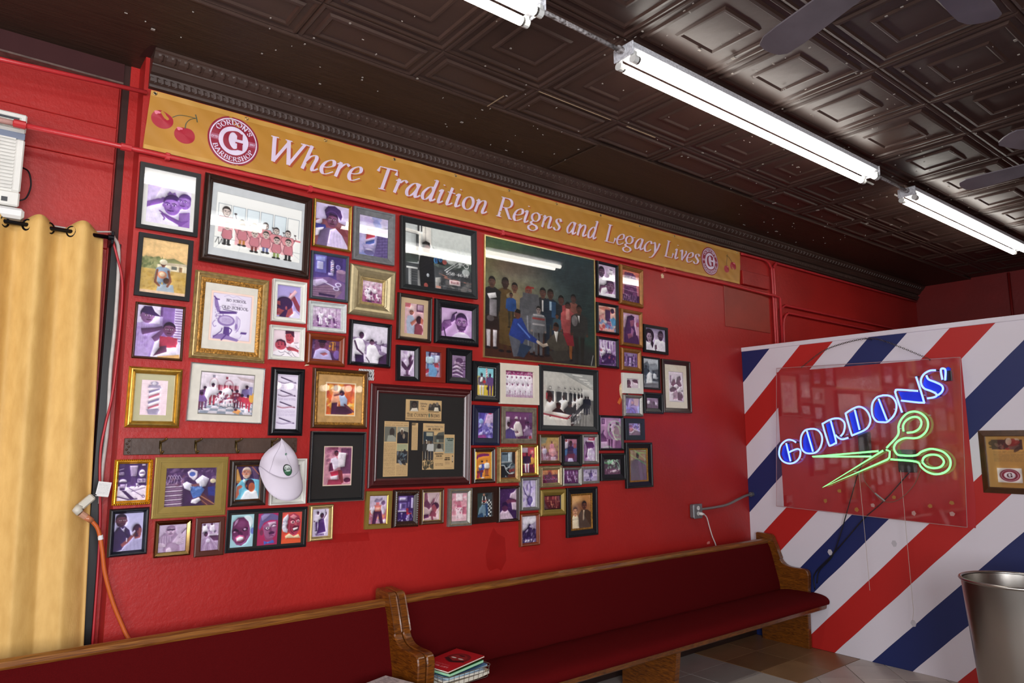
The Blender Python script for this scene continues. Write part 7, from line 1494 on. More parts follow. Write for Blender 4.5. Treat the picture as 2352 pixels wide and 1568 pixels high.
def a41(c):
    c.bg('3a4a3c', '2e2722'); c.E(.0, .2, .5, .4, '4e6a48', 0, .75, .9).E(.02, .3, .12, .2, '8a8a48', 0, .5, .9).E(.45, .35, .4, .22, '8a6a44', 0, .8, .9).E(.42, .36, .2, .12, 'a88a4c', 0, .6, .9).E(.3, .22, .3, .12, '6a5048', 0, .6, .9).E(.9, .2, .5, .5, '2a3a40', 0, .9, .9).E(1, .75, .35, .4, '2c4a3c', 0, .85, .9).E(.85, .5, .2, .3, '222c30', 0, .7, .9); c.E(.35, .95, .5, .22, '4a2418', 0, .8, .7).E(.85, .95, .3, .12, '2a2a2c', 0, .8, .7); c.E(.3, .38, .4, .12, '8a9a90', 0, .35, .9)
    F_ = [(.17, .32, .95, '3a2620', '181210', '5c4624', '4a3018', 0), (.25, .35, .9, '6a4434', '181210', '8a7a5c', '3a2a20', 0), (.37, .36, .95, '7a4a3c', '8e2620', '56565a', '5c5c60', '5a5a5e'), (.5, .35, .95, '5a3a30', '141414', '26262a', '202024', 0), (.57, .35, .95, '4a3026', '141210', '1c2836', '1c2836', 0), (.67, .39, .95, '4e3028', '141210', '20242a', '20242a', 0), (.79, .36, .9, '4a302a', '100e0e', '7a4a40', '4a2a28', 0), (.06, .33, .93, '5e4034', '161212', '1e1c1e', 'd0c8cc', '2a1a18')]
    for u, v, e, sk, hr, tp, lg, skt in F_: c.man(u, v, e, sk, hr, tp, lg, 1.05, skt or None)
    c.P([.36, .55, .4, .55, .46, .8, .44, .92, .32, .92, .33, .7], '5c5c60').L([.36, .62, .37, .9], '8a8a90', .012).L([.41, .62, .42, .9], '7a7a80', .01).P([.32, .42, .46, .42, .48, .6, .32, .62], '56565a').R(.37, .36, .42, .375, '9a2a24').R(.04, .52, .1, .66, '8a8488').P([.02, .48, .09, .46, .1, .5, .04, .52], 'e0dcdc').R(.56, .46, .585, .54, '9ab0c0').R(.58, .46, .62, .6, '2a4a6a').R(.49, .46, .505, .56, 'd0ccc8').E(.05, .68, .03, .025, '5a5050')
    c.P([.22, .5, .25, .9, .12, .88, .13, .46], '5c4624').man(.22, .44, .74, '5a3a2e', '141210', '24467e', '3a3224', 1.15); c.man(.46, .52, .96, '8a7a74', '141210', '6c6c70', '5a5a5e', 1.2); c.L([.41, .63, .51, .63], '8a3a38', .014).L([.41, .68, .51, .68], 'a9a4a4', .012).L([.415, .6, .505, .6], 'b0acac', .012)
    c.P([.68, .48, .73, .46, .76, .48, .76, .62, .68, .62], '8e3a3c').man(.735, .44, .97, '4e2a22', '120e0e', 'a04a4a', '8a5026', 1.05, '86242e').P([.715, .5, .75, .5, .75, .6, .715, .6], 'b87870'); c.man(.845, .45, 1.0, '4e3226', '100e0c', '33312f', '262420', 1.2).P([.83, .55, .85, .55, .845, .62], 'd8d4d0').E(.80, .6, .03, .05, '7a7474'); c.man(.63, .56, .85, '6a4028', '100e0c', '2e4650', '2a2a2a', 1.1).L([.62, .66, .635, .74], '9ab0b4', .014)
    # two men crouching and shaking hands
    c.P([.2, .8, .24, .66, .31, .64, .37, .76, .46, .82, .45, .85, .34, .82, .3, .9], '253a80').P([.2, .8, .3, .84, .3, .97, .24, .98], '5a5c66').P([.3, .86, .4, .88, .33, .98, .27, .97], '2a3a52').E(.275, .615, .026, .042, '5a3428').P([.25, .6, .27, .57, .3, .58, .3, .61], '120e0c').L([.28, .7, .38, .8], '5a78c0', .012).L([.45, .83, .5, .86, .55, .84], 'c8b4a0', .022)
    c.P([.53, .82, .62, .72, .68, .72, .74, .86, .7, .92, .56, .88], '4a443a').P([.55, .9, .72, .88, .76, .96, .6, .99], '3c3832').P([.6, .72, .64, .72, .625, .82], 'd8d4cc').E(.62, .68, .027, .042, '4a2c22').P([.595, .67, .62, .64, .645, .66, .645, .68], '120e0c').L([.98, .9, .96, .99], 'b9b4b0', .006); c.A *= .92; c.N(.10, 9)
def a42(c): c.bg('c9b2cc', 'b89cbe'); c.R(.62, .08, .86, .2, 'e6dcea').R(.66, .1, .84, .13, '4a3454').R(.64, .24, .82, .34, '3e2a4c').P([0, .62, .1, .46, .3, .4, .46, .46, .56, .8, .3, .96, 0, 1], 'ece6ee').P([.06, .84, .14, .66, .44, .64, .46, .7, .22, .76, .14, .94], '6a4460').L([.4, .64, .56, .58], '2a1834', .04); c.face(.22, .24, .34, '5a3856', HR, beard='33203c'); c.bust(.7, .66, .44, '6a4462', '4a3050', 'efe9f0', 1.0, .6, '9a7492'); c.P([.2, .96, .46, .9, .96, .88, 1, 1, .18, 1], 'f0eaf2').N(.04, 5)
def a43(c): c.bg('d87a64', 'b06a8c'); c.P([.1, 1, .2, .2, .34, .06, .66, .06, .8, .2, .92, 1], '5a2a58').blobs(30, ['7a4070', '3e1c46', '8a5080'], .04, .12, .2, .1, .8, .8, .6); [c.S([.06, .2+.14*i, .4, .16+.16*i, .94, .22+.14*i], 'd9b4cc', .014) for i in range(6)]; c.P([0, .8, 1, .76, 1, 1, 0, 1], '4a2450').blobs(30, ['c8a0c0', '6a3c6c'], .01, .05, 0, .78, 1, 1, .7); [c.L([.1+.12*i, .98, .2+.1*i, .76], 'd9c0d8', .01) for i in range(7)]; c.N(.06, 5)
def a44(c): c.bg('e0b8a8', 'd6a09a'); c.P([0, .1, .5, 0, 1, .2, .7, .3, .4, .2], 'c87a6c').P([.1, .4, .34, .3, .36, .7, .1, .7], 'b8646a'); [c.L([.14+.06*i, .36, .18+.05*i, .7], 'e9cfc0', .02) for i in range(4)]; c.R(.42, .14, .7, .6, '4a2a54').P([.4, .62, .72, .62, .76, .88, .4, .86], '8a5a84'); c.blobs(26, ['6a8ab8', 'c04a50', 'e6d8cc', '8ab0c8', 'a04a64'], .03, .09, 0, .5, 1, 1, .8); c.E(.82, .16, .1, .1, '3a2040').P([.7, .5, .9, .4, 1, .5, 1, .72, .78, .74], '5a94bc').N(.08, 4)
def a45(c): c.bg('c8a0bc', 'a06e96'); c.R(0, .1, .3, .5, 'd9bccc').blobs(20, ['e0c6d4', 'b07a9c', '7a4a7c'], .05, .12, 0, .1, 1, .7, .5); c.P([.1, 1, .12, .6, .24, .3, .3, .12, .56, .04, .7, .1, .72, .4, .8, .6, .96, .8, 1, 1], '4a2456').P([.44, .2, .62, .14, .7, .24, .66, .4, .5, .44], '8a4e68').P([.42, .14, .6, .06, .74, .1, .66, .2, .46, .24], '3a1c48').P([.3, .7, .6, .64, .66, .74, .36, .86], '8a4e68').P([.54, .46, .7, .56, .6, .8, .52, .64], '9a6490').E(.9, .34, .08, .08, 'b0506c').P([.8, .42, 1, .42, 1, .7, .82, .7], 'c89cb4').N(.06, 5)
def a46(c): shop(c, 5, 'c3a6d0', '6a4080', '341a48', 'ece2f0'); [c.R(.16+.16*i, .02, .2+.16*i, .4, 'efe6f4') for i in range(5)]; c.P([.2, .66, .6, .5, .96, .6, .9, .92, .3, .96], '3c2054').blobs(20, ['6a4a84', 'c8b4d8', 'b05a70'], .02, .07, 0, .4, 1, .9, .7)
def a47(c): c.bg('a888b8', '7a5a90'); c.P([0, 0, .2, .1, .2, .9, 0, 1], '8a6aa0').P([1, 0, .8, .1, .8, .9, 1, 1], '8a6aa0').R(.24, .1, .76, .26, '4a2c60').T(.3, .22, .1, 'BARBER', 'd6cbe4', .2, .4).R(.3, .3, .7, .92, '4e3068').R(.42, .36, .58, .92, 'b49cc8').R(.06, .3, .16, .8, '54386c').R(.84, .3, .94, .8, '54386c').blobs(20, ['c9b6d8', '3a2050'], .02, .05, .1, .5, .9, 1).N(.08, 4)
def a48(c): c.bg('9a8aa8', 'c3b4cc'); c.P([.4, .3, .5, .2, .72, .26, .72, .5, .46, .52], 'b9a8c2').P([0, 1, .06, .66, .3, .6, .44, 1], 'ece6f0').P([.4, 1, .5, .5, .72, .44, 1, .56, 1, 1], 'efe9f2').E(.22, .34, .24, .3, '221228').P([.1, .4, .16, .24, .3, .24, .36, .4, .32, .62, .2, .68], 'a08a9c').E(.18, .38, .03, .015, '1c0e22').E(.3, .38, .03, .015, '1c0e22').L([.2, .56, .28, .55], '5a3050', .03).P([.34, .5, .44, .66, .38, .9, .3, .7], '221228'); c.face(.78, .3, .44, '5a4058', '22142c', turn=-1, beard='33203a'); c.P([.48, .74, .58, .72, .6, .9, .5, .92], '6a4c62').L([.52, .9, .54, 1], '2a1830', .04).N(.05, 5)
def a49(c): c.bg('c6ccd2', '8a929c'); c.P([0, .22, .3, .1, .4, .2, .4, .55, 0, .6], '6a727c').P([.4, .2, .86, .14, 1, .3, 1, .5, .4, .5], '8c949c'); [c.R(.06+.1*i, .26, .1+.1*i, .36, '3a424c') for i in range(4)]; c.P([.6, .4, 1, .34, 1, .8, .62, .76], '3c444e').blobs(30, ['d6dade', '4a525c', '2a3038'], .02, .06, 0, .5, 1, 1, .6); c.man(.2, .24, .9, '2e3038', '1a1c22', '3a424e', '2e343e', 1.3); c.P([.22, .92, .26, .56, .4, .46, .52, .5, .6, .8, .5, .96], 'e9ecee').E(.36, .43, .07, .05, '2e3038').P([.66, .5, .86, .52, .9, .7, .64, .68], 'd0d6da').P([0, .88, 1, .82, 1, 1, 0, 1], '565e68').N(.06, 4)
def a50(c): c.R(0, 0, 1, 1, '2e1c2c'); c.bg('ddd0dc', 'e3d8e2'); c.L([0, 0, 1, 0, 1, 1, 0, 1, 0, 0], '2e1c2c', .03); c.R(.1, .14, .2, .4, '9a809c').P([.16, .44, .28, .28, .44, .24, .46, .4, .3, .5], '6a3c58').P([.5, .4, .6, .2, .8, .14, .86, .26, .76, .3, .9, .46, .74, .5], '5a3050').L([.4, .42, .66, .34], '4a2444', .05).P([.06, .6, .28, .5, .56, .56, .5, .66, .1, .68], '4a2444').P([.3, .7, .5, .6, .66, .72, .56, .9, .26, .92], 'a8849c').P([.6, .7, .8, .66, .96, .8, .9, .96, .6, .94], '5a3050').blobs(14, ['3a1c38', 'c9b4c8'], .02, .06, .05, .5, .95, .95, .7).N(.05, 4)
def a51(c): c.bg('d6c6d0', 'cdbcc8'); c.E(.26, .46, .16, .34, '54243e').P([.1, 1, .16, .76, .4, .76, .46, 1], '54243e').P([.54, .14, .72, .06, .94, .1, .98, .36, 1, .5, .86, .4, .74, .34, .6, .32], '54243e').S([.62, .3, .8, .4, 1, .42], '54243e', .04)
def a52(c): c.bg('b4a0d6', '9a84c4'); c.P([.1, 0, .36, 0, .2, .6, .06, .5], '6a5a94'); [c.S([.4+.1*i, .05, .56+.08*i, .3, .44+.1*i, .5], '4a3058', .024) for i in range(4)]; c.P([.6, 0, .98, 0, .9, .5, .66, .46], 'c9a8b4').E(.5, .96, .26, .34, '8a70b4'); c.P([0, .5, .14, .5, .12, 1, 0, 1], 'c9d0f4').P([.84, .6, 1, .5, 1, 1, .9, 1], 'b8c0f0'); c.E(.52, .3, .1, .1, 'c8909c').N(.06, 4)
def a53(c): c.bg('8a6a90', '5a3860'); c.blobs(20, ['c8b4cc', '4a2850', 'a08ab0'], .05, .12, 0, 0, 1, .6, .6); [c.man(u, .12+.06*i, 1.05, SKD, HR, t_, '3a2040', 1.4, face=False) for i, (u, t_) in enumerate(((.2, 'ddd0e0'), (.42, '6a4470'), (.62, '33203c'), (.84, 'cdbcd4')))]; c.N(.08, 4)
def a54(c): c.bg('8ad0dc', 'b0d8c8'); c.P([0, .56, 1, .5, 1, 1, 0, 1], 'dfc348').P([.52, 0, .62, 0, .66, .4, .54, .4], 'ece0e0'); [c.P([.53+.01*i, .06+.09*i, .63+.01*i, .02+.09*i, .63+.01*i, .05+.09*i, .53+.01*i, .1+.09*i], 'd0707c') for i in range(4)]; c.P([0, .3, .2, .3, .24, .62, 0, .62], 'e6cf6a').man(.3, .2, 1.02, '4a3a4a', '2a2030', '6a5a6a', 'e0d8d0', 1.35).P([.24, .34, .36, .34, .4, .5, .2, .52], 'ece6e2').E(.44, .5, .1, .06, 'c03a44').man(.8, .2, 1.02, '4a3050', '2a1c38', '6a4c80', '5a3c70', 1.35).E(.66, .74, .06, .06, '3a3048').N(.04, 4)
def a55(c):
    c.bg('c9a8c0', 'cdbccf'); c.R(0, 0, 1, .22, '8a3a64').blobs(50, ['a8487a', '6a2450', 'd9a0bc', 'c080a4'], .015, .05, 0, 0, 1, .24, .8)
    for r, (n, v, s) in enumerate(((7, .08, .5), (6, .2, .5), (5, .46, .6))):
        for i in range(n): u = (i+.5+.2*(r % 2))/(n+.4); c.man(u, v, v+s, '8a5070', '5a2444', 'efe6ee', 'e9dfe8', 1.5, face=False).E(u, v+.07*s, .024, .04, '7a4060').E(u, v+.035*s, .026, .018, 'f0e8f0').E(u, v+.055*s, .03, .009, '6a2450')
    c.P([0, .9, 1, .9, 1, 1, 0, 1], 'a87a98', .6).blobs(24, ['7a3a5c', 'f0e6ee'], .008, .02, .1, .8, .9, 1).N(.07, 3)
def a56(c):
    c.bg('c6c3ba', 'bfbcb2', True); c.P([.36, .0, 1, 0, 1, .26], 'a8a8a2').P([.36, 0, .62, .1, 1, .28, 1, .3, .6, .12], '9a9a94')
    for i, (u, v, l) in enumerate(((.56, .02, .22), (.7, .09, .18), (.79, .14, .15), (.86, .18, .13), (.9, .21, .1))): c.P([u, v, u+l, v+.015, u+l, v+.032-.003*i, u+.03, v+.02], 'e6e6de')
    c.P([0, .34, .84, .38, .84, .62, 0, .72], 'cfccc2'); c.P([.76, .3, 1, .29, 1, .5, .78, .5], 'd2d0c8'); c.P([.62, .9, .84, .5, 1, .5, 1, 1, .55, 1], '6f6c66').P([.8, .7, .92, .6, 1, .8, 1, 1, .72, 1], '8a8780'); [c.L([.7+.05*i, .66, .66+.06*i, 1], '565450', .012) for i in range(4)]
    for i, (u, s) in enumerate(((.14, 1), (.31, .75), (.43, .6), (.54, .5), (.62, .42), (.7, .36), (.76, .3))): c.R(u-.02*s, .28+.02*i*.4, u+.02*s, .28+.05*s+.008*i, 'ece8de').L([u-.02*s, .28+.008*i, u+.02*s, .28+.008*i, u+.02*s, .28+.05*s, u-.02*s, .28+.05*s, u-.02*s, .28], '2a2a28', .006).R(u-.08*s, .345+.008*i, u+.08*s, .365+.006*i, 'f0ede4').R(u-.07*s, .365+.006*i, u+.07*s, .56, '3a3e40').E(u, .46, .05*s, .09, '1c2022').R(u+.07*s, .36, u+.1*s, .6, 'e2dfd6')
    c.R(.06, .4, .1, .52, 'b8444c')
    for u, v, s, t_ in ((.4, .42, .62, 'e3dfd8'), (.62, .46, .46, 'ddd8d0'), (.7, .42, .4, 'd9d6cf'), (.76, .4, .36, 'e0ded6'), (.84, .42, .36, '1a1c2a'), (.89, .42, .34, '20202c')): c.man(u, v, v+s, '3a2420', '141210', t_, t_, 1.3, face=False).E(u, v+.07*s, .035*s*1.4, .05*s*1.2, '2e1c18')
    c.P([.0, .92, .06, .6, .16, .54, .26, .6, .3, .76, .1, .78], 'ebe7e0').face(.13, .51, .14, '4a2a26', '141010').L([.28, .68, .2, .74, .14, .82], '4a2a26', .035).P([.2, .74, .3, .66, .42, .76, .4, .82, .2, .8], '15151c').E(.3, .63, .045, .06, '3a2220').E(.3, .6, .048, .035, '141010').P([.4, .7, .5, .6, .62, .68, .62, .9, .42, .84], '14141e').E(.52, .6, .04, .055, '4a2c28').E(.52, .57, .042, .03, '141010').P([.54, .7, .64, .56, .66, .9, .56, 1, .5, .98], '0e0e12').L([.66, .74, .8, .6, .9, .62], '2c2c30', .06)
    c.P([0, .8, .52, .85, .56, .8, .36, .76, 0, .73], 'ded6cc').P([0, .8, .47, .88, .55, .8, .54, .78, .46, .85, 0, .77], '9a2c3a').P([0, .82, .47, .9, .47, 1, 0, 1], 'd6d2c8').P([.47, .9, .54, .84, .54, 1, .47, 1], 'c3bfb6').blobs(12, ['e0ded8', '8a8a8a'], .01, .04, .56, .78, .76, .95, .7).N(.04, 6)
def a57(c): c.bg('8a84c8', '6a5aa8'); c.P([.1, 0, .5, 0, .4, .3, .1, .3], '54489c').P([.4, .5, .6, .04, 1, 0, 1, .6], 'd0b4d4').L([.4, .5, .6, .04], 'a03a6c', .02).E(.22, .34, .14, .1, '9ab4dc'); c.blobs(50, ['b8b4e4', '54489c', 'cfcaf0', '7a6ab8', '40307c'], .03, .11, 0, .45, 1, 1, .7); c.P([0, .9, .5, .86, .6, 1, 0, 1], '9a4a94').E(.8, .03, .12, .03, 'c8486c').N(.08, 4)
def a58(c): c.bg('6a3c64', '5a3056'); c.R(0, 0, 1, .3, '744470').R(0, .2, .18, .52, 'cbb8c8').P([.0, .72, .02, .5, .18, .44, .14, .7], 'd9ccd4').P([.3, .9, .32, .5, .4, .36, .52, .36, .6, .5, .66, .88, .5, .92], 'd6c8c6').L([.38, .46, .42, .72, .54, .72], 'a8989a', .012).E(.41, .27, .06, .08, '5a3442').P([.34, .26, .38, .18, .46, .18, .47, .28], 'c9bac0').face(.14, .48, .18, '4e2c3a', '241428'); c.P([0, 1, .04, .68, .16, .62, .34, .68, .4, 1], '5c4c86'); [c.L([.04+.07*i, .72, .02+.09*i, 1], '45386c', .01) for i in range(5)]; c.P([.18, .62, .26, .6, .36, .7, .3, .7], 'e6dce2').P([.36, .74, .46, .7, .5, .78, .4, .8], '6a4050').L([.42, .72, .44, 1], 'c9c0c8', .014)
def a58b(c): a58(c); c.R(.86, .06, 1, .4, '7e5a80'); [c.L([.88+.03*i, .08, .88+.03*i, .4], '3e2248', .008) for i in range(4)]; c.E(.56, .24, .02, .05, 'c9b8c8').E(.74, .24, .03, .05, 'b9a4b8'); c.seated(.84, .36, .9, SKD, HR, '8a6a90'); c.blobs(16, ['cdbccc', '3a2040', '8a6a90'], .02, .07, .7, .4, 1, .95, .7); c.P([.86, .9, .96, .88, .98, 1, .88, 1], 'b02c40').N(.05, 5)
def a59(c): c.bg('e0923a', 'd98a34'); c.P([.06, .24, .1, .12, .3, .06, .6, .05, .92, .08, .9, .15, .5, .16, .2, .2, .1, .28], '7a2c6a').P([.06, .24, .1, .12, .3, .06, .6, .05, .92, .08, .6, .08, .3, .1, .14, .16], 'a83a5c').P([.2, .62, .3, .46, .56, .44, .66, .6, .5, .72, .3, .74], '4a5cae').P([.2, .52, .4, .46, .44, .58, .3, .62], 'e6dccf').E(.44, .38, .07, .05, 'c88a64').E(.44, .355, .07, .03, '2a1c24').P([.1, .72, .5, .66, .54, .76, .16, .86], '7a3048').P([.06, .96, .2, .78, .3, .8, .24, .98], 'b0344c').P([.3, .76, .48, .74, .44, .96, .3, .94], '4a3a64').P([.4, .94, .6, .94, .56, .99, .38, .99], 'e0d6d0').man(.76, .32, .9, 'b8805c', '2a1c24', 'ece4dc', '7a3440', 1.3).L([.7, .44, .6, .5], 'ece4dc', .06).L([.6, .9, .9, .9], '5a2430', .02).N(.04, 4)
def a60(c): c.bg('9aa8b0', '4a4c52'); c.P([0, .0, .5, .04, .5, .38, 0, .4], '6a7c88').P([.5, .04, .8, .0, .8, .38, .5, .38], 'b4c2c8').L([.5, 0, .5, .4], '22282e', .03).R(.1, .04, .46, .12, '3a444c').P([.8, 0, 1, 0, 1, .5, .8, .4], '3a3034').L([0, .4, .8, .38], 'd6d8d4', .03).P([0, .46, .9, .42, .96, .54, 0, .56], '3c4c54'); c.P([0, .56, .4, .52, .6, .62, .56, .94, 0, 1], '1e2228').S([.06, .52, .26, .54, .4, .72, .6, .84, .9, .82], 'c6cccc', .05).S([.4, .62, .6, .6, .66, .5, .8, .44], 'b9c0c0', .04).P([.56, .7, .96, .64, .96, .76, .6, .8], '8a3a3c').P([.5, .88, 1, .84, 1, 1, .5, 1], '5a2c2a').blobs(14, ['d8dcdc', '2a2c30'], .01, .04, .3, .5, .9, .95).N(.06, 4)
def a61(c): c.bg('b8425a', 'a83448'); c.R(0, 0, .5, .2, 'c9b4c8').R(.7, .1, .94, .26, 'cf5a60').T(.78, .23, .09, 'G', 'ead8dc', .26, .12).P([0, .8, 1, .78, 1, 1, 0, 1], '6a2044').man(.2, .34, .98, '5a2c34', '2a1420', '8a7a4a', '4a2030', 1.35).man(.72, .28, 1.0, '4a2a30', '1e1218', 'd6a048', '5a2430', 1.6).man(.44, .22, 1.0, '3e2228', '1c1016', '2c2040', 'ded2e0', 1.6).N(.04, 4)
def a62(c): c.bg('c0a058', '9a6a72'); c.P([0, 0, .4, 0, .3, .24, 0, .3], '8a8a74').P([0, .66, 1, .6, 1, 1, 0, 1], '8a5668').blobs(30, ['b08a9c', '7a4460', 'd0a088', 'cdb0c4'], .03, .09, 0, .4, 1, 1, .6); c.man(.24, .38, 1, '8a5a54', '5a3040', 'cfc0d6', 'b498b0', 1.3).man(.66, .18, .8, '7a4a48', '4a2430', 'cf8a9c', '8a4458', 1.3).P([.5, .5, .84, .44, .94, .7, .72, .84, .5, .74], 'd8989c').E(.74, .6, .14, .08, 'e6b0b4').P([.6, .84, .9, .84, .86, 1, .62, 1], 'ceb4c4').N(.08, 4)
def a63(c): c.bg('8a6a90', '5a3a68'); c.P([0, 0, .3, .02, .28, .4, 0, .44], 'e0d4e4').E(.16, .08, .1, .06, SKR).R(.3, 0, 1, .2, 'b87a94').P([.0, .5, .3, .4, .3, .7, 0, .74], '4a7ab0').P([.24, .66, .26, .4, .44, .32, .62, .32, .78, .42, .8, .68], '3c2a54').face(.52, .22, .24, '4e2a38', '1e1026').E(.84, .3, .12, .1, 'b05a68').P([.7, .44, 1, .4, 1, .7, .76, .7], '4a5a96').P([.2, .66, .84, .64, .76, .86, .28, .86], '6a2c4c').P([.34, .84, .64, .84, .74, 1, .26, 1], 'cbbfe2').N(.07, 4)
def a64(c): c.bg('cbb4d0', 'b490b8'); c.P([.5, .0, 1, 0, .94, .14, .46, .12], 'c03a54').P([.54, .03, .86, .05, .84, .09, .52, .07], 'e9dce6').P([.2, .24, .34, .16, .8, .2, .94, .36, .9, .7, .1, .9], '5c2c66').P([.0, .6, .2, .24, .3, .5, .2, 1, 0, 1], '9a6aa2').S([.22, .26, .3, .5, .22, .74], 'ece2f0', .03).E(.66, .72, .3, .26, 'd9cbe4').blobs(14, ['c6b2d4', 'efe8f2'], .05, .12, .44, .5, .9, .98, .6).P([.36, .14, .86, .16, .84, .2, .36, .2], 'efe6ee').N(.06, 4)
def a65(c): c.bg('c39ac0', 'b484b0'); c.R(.1, .04, .24, .22, '6a3c70').R(.14, .07, .2, .18, 'a880a8').R(.36, .08, .9, .6, 'c8a2c6').L([.36, .6, .36, .08, .9, .08], '8a5a8c', .008).E(.5, .24, .04, .035, '4a2454'); c.P([0, .56, .14, .5, .3, .66, .34, .8, .1, .9, 0, .9], '6a3c6c').P([0, .8, .34, .78, .4, 1, 0, 1], 'c9aac8'); c.S([.12, .5, .2, .42, .16, .6, .3, .7], '54305c', .02); c.man(.5, .34, 1.04, '6a3c66', '3a1c44', '9a6c9c', '5a3060', 1.5); c.P([.66, .3, .9, .22, 1, .3, 1, .8, .78, .72, .66, .5], 'a08494').S([.68, .36, .62, .5, .7, .66, .9, .8], 'cfc4b8', .04).R(.76, .14, .92, .24, '6a3c6c').P([.72, .76, .96, .74, 1, 1, .7, 1], '7a4a7c'); [c.L([.74+.06*i, .76, .72+.07*i, 1], 'c39ac0', .01) for i in range(4)]; c.N(.07, 5)
def a66(c): c.bg('b8a0c8', '8a6c98'); c.E(.26, .44, .22, .26, '9a5a6c').E(.28, .48, .1, .1, 'cf7c88').P([.1, 1, .3, .66, .6, .56, 1, .7, 1, 1], '7a5c78').S([.2, .8, .4, .7, .56, .5, .4, .4], 'd0bccc', .05).P([.5, .5, 1, .6, 1, .72, .6, .6], 'cfc0cc').blobs(16, ['c6b8e0', '5a3c6c', '9a84c0'], .04, .1, .4, .0, 1, .5, .7).P([0, .7, .1, .72, .12, 1, 0, 1], 'cfe0c8').N(.06, 4)
def a67(c): c.bg('c8603c', '4a1c3c'); [c.T(u, v, .13, t_, 'ecb068', .24, .34) for u, v, t_ in ((.03, .16, 'BARBER'), (.63, .16, 'BARBER'), (.05, .34, 'SHOP'), (.66, .34, 'SHOP'))]; c.P([.24, .9, .4, .3, .5, .12, .6, .3, .78, .9], '6a2440').P([0, .46, .3, .36, .7, .4, 1, .36, 1, 1, 0, 1], '5a2040').blobs(36, ['8a2c4c', '3a1434', 'b0404c', '7a3a6a'], .03, .09, 0, .4, 1, 1, .7); [c.L([.05+.12*i, .66+.04*(i % 2), .14+.12*i, .74], 'b08ac0', .02) for i in range(8)]; c.N(.08, 4)
def a68(c): c.bg('6a3064', '5a2858'); [c.R(.04+.2*i, .08, .16+.2*i, .34+.04*(i % 2), 'b494bc' if i % 2 else '8a5a90') for i in range(5)]; c.chair(.36, .34, .98, 'c0a4c8', '3a1840', 'dccbe0').chair(.82, .36, 1, 'b08ab4', '3a1840', 'dccbe0'); c.L([0, .42, 1, .46], '8a5a90', .02).blobs(12, ['dccbe0', '3a1840'], .02, .06, 0, .1, 1, .9, .7).N(.08, 4)
def a69(c): c.bg('c9bcd8', 'd6cae0'); c.TL(.0, .02, 1, .5, 7, '7a6a94', .6); [c.E(.1+.16*i, .14+.12*(i % 3), .05, .08, '8a7aa4') for i in range(6)]; c.R(0, .62, 1, 1, 'b4a6cc'); c.chair(.54, .36, .98, '4a3468', '3a2658', '7a6494').seated(.58, .16, .62, '33204a', '241438', '54407a'); c.P([.2, .88, .44, .82, .42, .92, .24, .96], '4a3468').N(.05, 4)
def a70(c): c.bg('46424c', '5a4258'); c.E(.56, .2, .14, .18, 'd8ded6').E(.34, .18, .1, .14, 'b9c8bc').blobs(40, ['8ab89c', '2e3a38', 'b4d4c0', '5a7a6c', '3a3440'], .02, .09, 0, 0, 1, .7, .7); c.S([.7, .1, .9, .3, .94, .6, .8, .8], 'a9d0b4', .03); c.P([.0, .66, .4, .6, .9, .7, .96, 1, 0, 1], '6a4a62').P([.5, .74, .8, .7, .82, .84, .54, .88], 'd9c4d0').blobs(14, ['d6c0d0', '4a2c4c'], .02, .07, 0, .66, 1, 1, .7).N(.08, 4)
def a71(c): c.bg('7a5a50', '4a2c44'); c.R(0, 0, 1, .36, '8a6c58').R(.1, .02, .2, .34, 'b09a80', .5).R(.7, .02, .86, .34, '9a6a58', .6); c.P([.06, 1, .1, .5, .2, .34, .4, .3, .6, .32, .84, .42, .96, .6, 1, 1], '3c2244').P([.5, .36, .62, .34, .8, 1, .62, 1], '5a3a66').P([.76, .44, .94, .5, 1, 1, .86, 1], '54305c').E(.48, .2, .08, .09, '2a2230').E(.48, .16, .075, .06, '1a1620').L([.56, .34, .7, .5, .74, 1], '8a6a90', .012).R(.86, .16, .92, .4, 'a89a9c', .6).N(.05, 6)
def a72(c): c.bg('cdbfe0', 'd9cce6'); c.blobs(16, ['b8a6d4', 'e6deee', 'a894c8'], .05, .13, 0, 0, 1, 1, .6); c.L([0, .1, .26, .48, .44, .62], '6a5a94', .06).L([.58, 0, .66, .3, .6, .56], '6a5a94', .06).S([.66, .3, .72, .26, .76, .28], '6a5a94', .04).L([.24, .5, .34, .54], '54447c', .05).E(.4, .26, .07, .12, '8a76ac').P([.36, .7, .5, .56, .74, .62, .8, .78, .62, .96, .44, .9], '5a4888').P([.44, .74, .6, .64, .72, .72, .6, .86], '7a68a8').L([.6, .96, .68, 1], '5a4888', .04).N(.05, 5)
def a73(c): c.bg('5a1c28', '4a1620'); [c.R(.02+.16*i, .04, .14+.16*i, .3, ['8a3a40', 'b0685c', '6a2430', '9a4a4c', 'a85a54', '7a303a'][i]) for i in range(6)]; c.TL(0, .3, 1, .46, 3, 'b87a6c', .6); c.chair(.5, .34, 1, 'b8705c', '3a1018', 'd89a80').L([.74, .3, .76, .96], 'c0806c', .03).blobs(24, ['8a3a40', '2e0c14', 'c07a64'], .02, .06, 0, .4, 1, 1, .7).N(.1, 4)
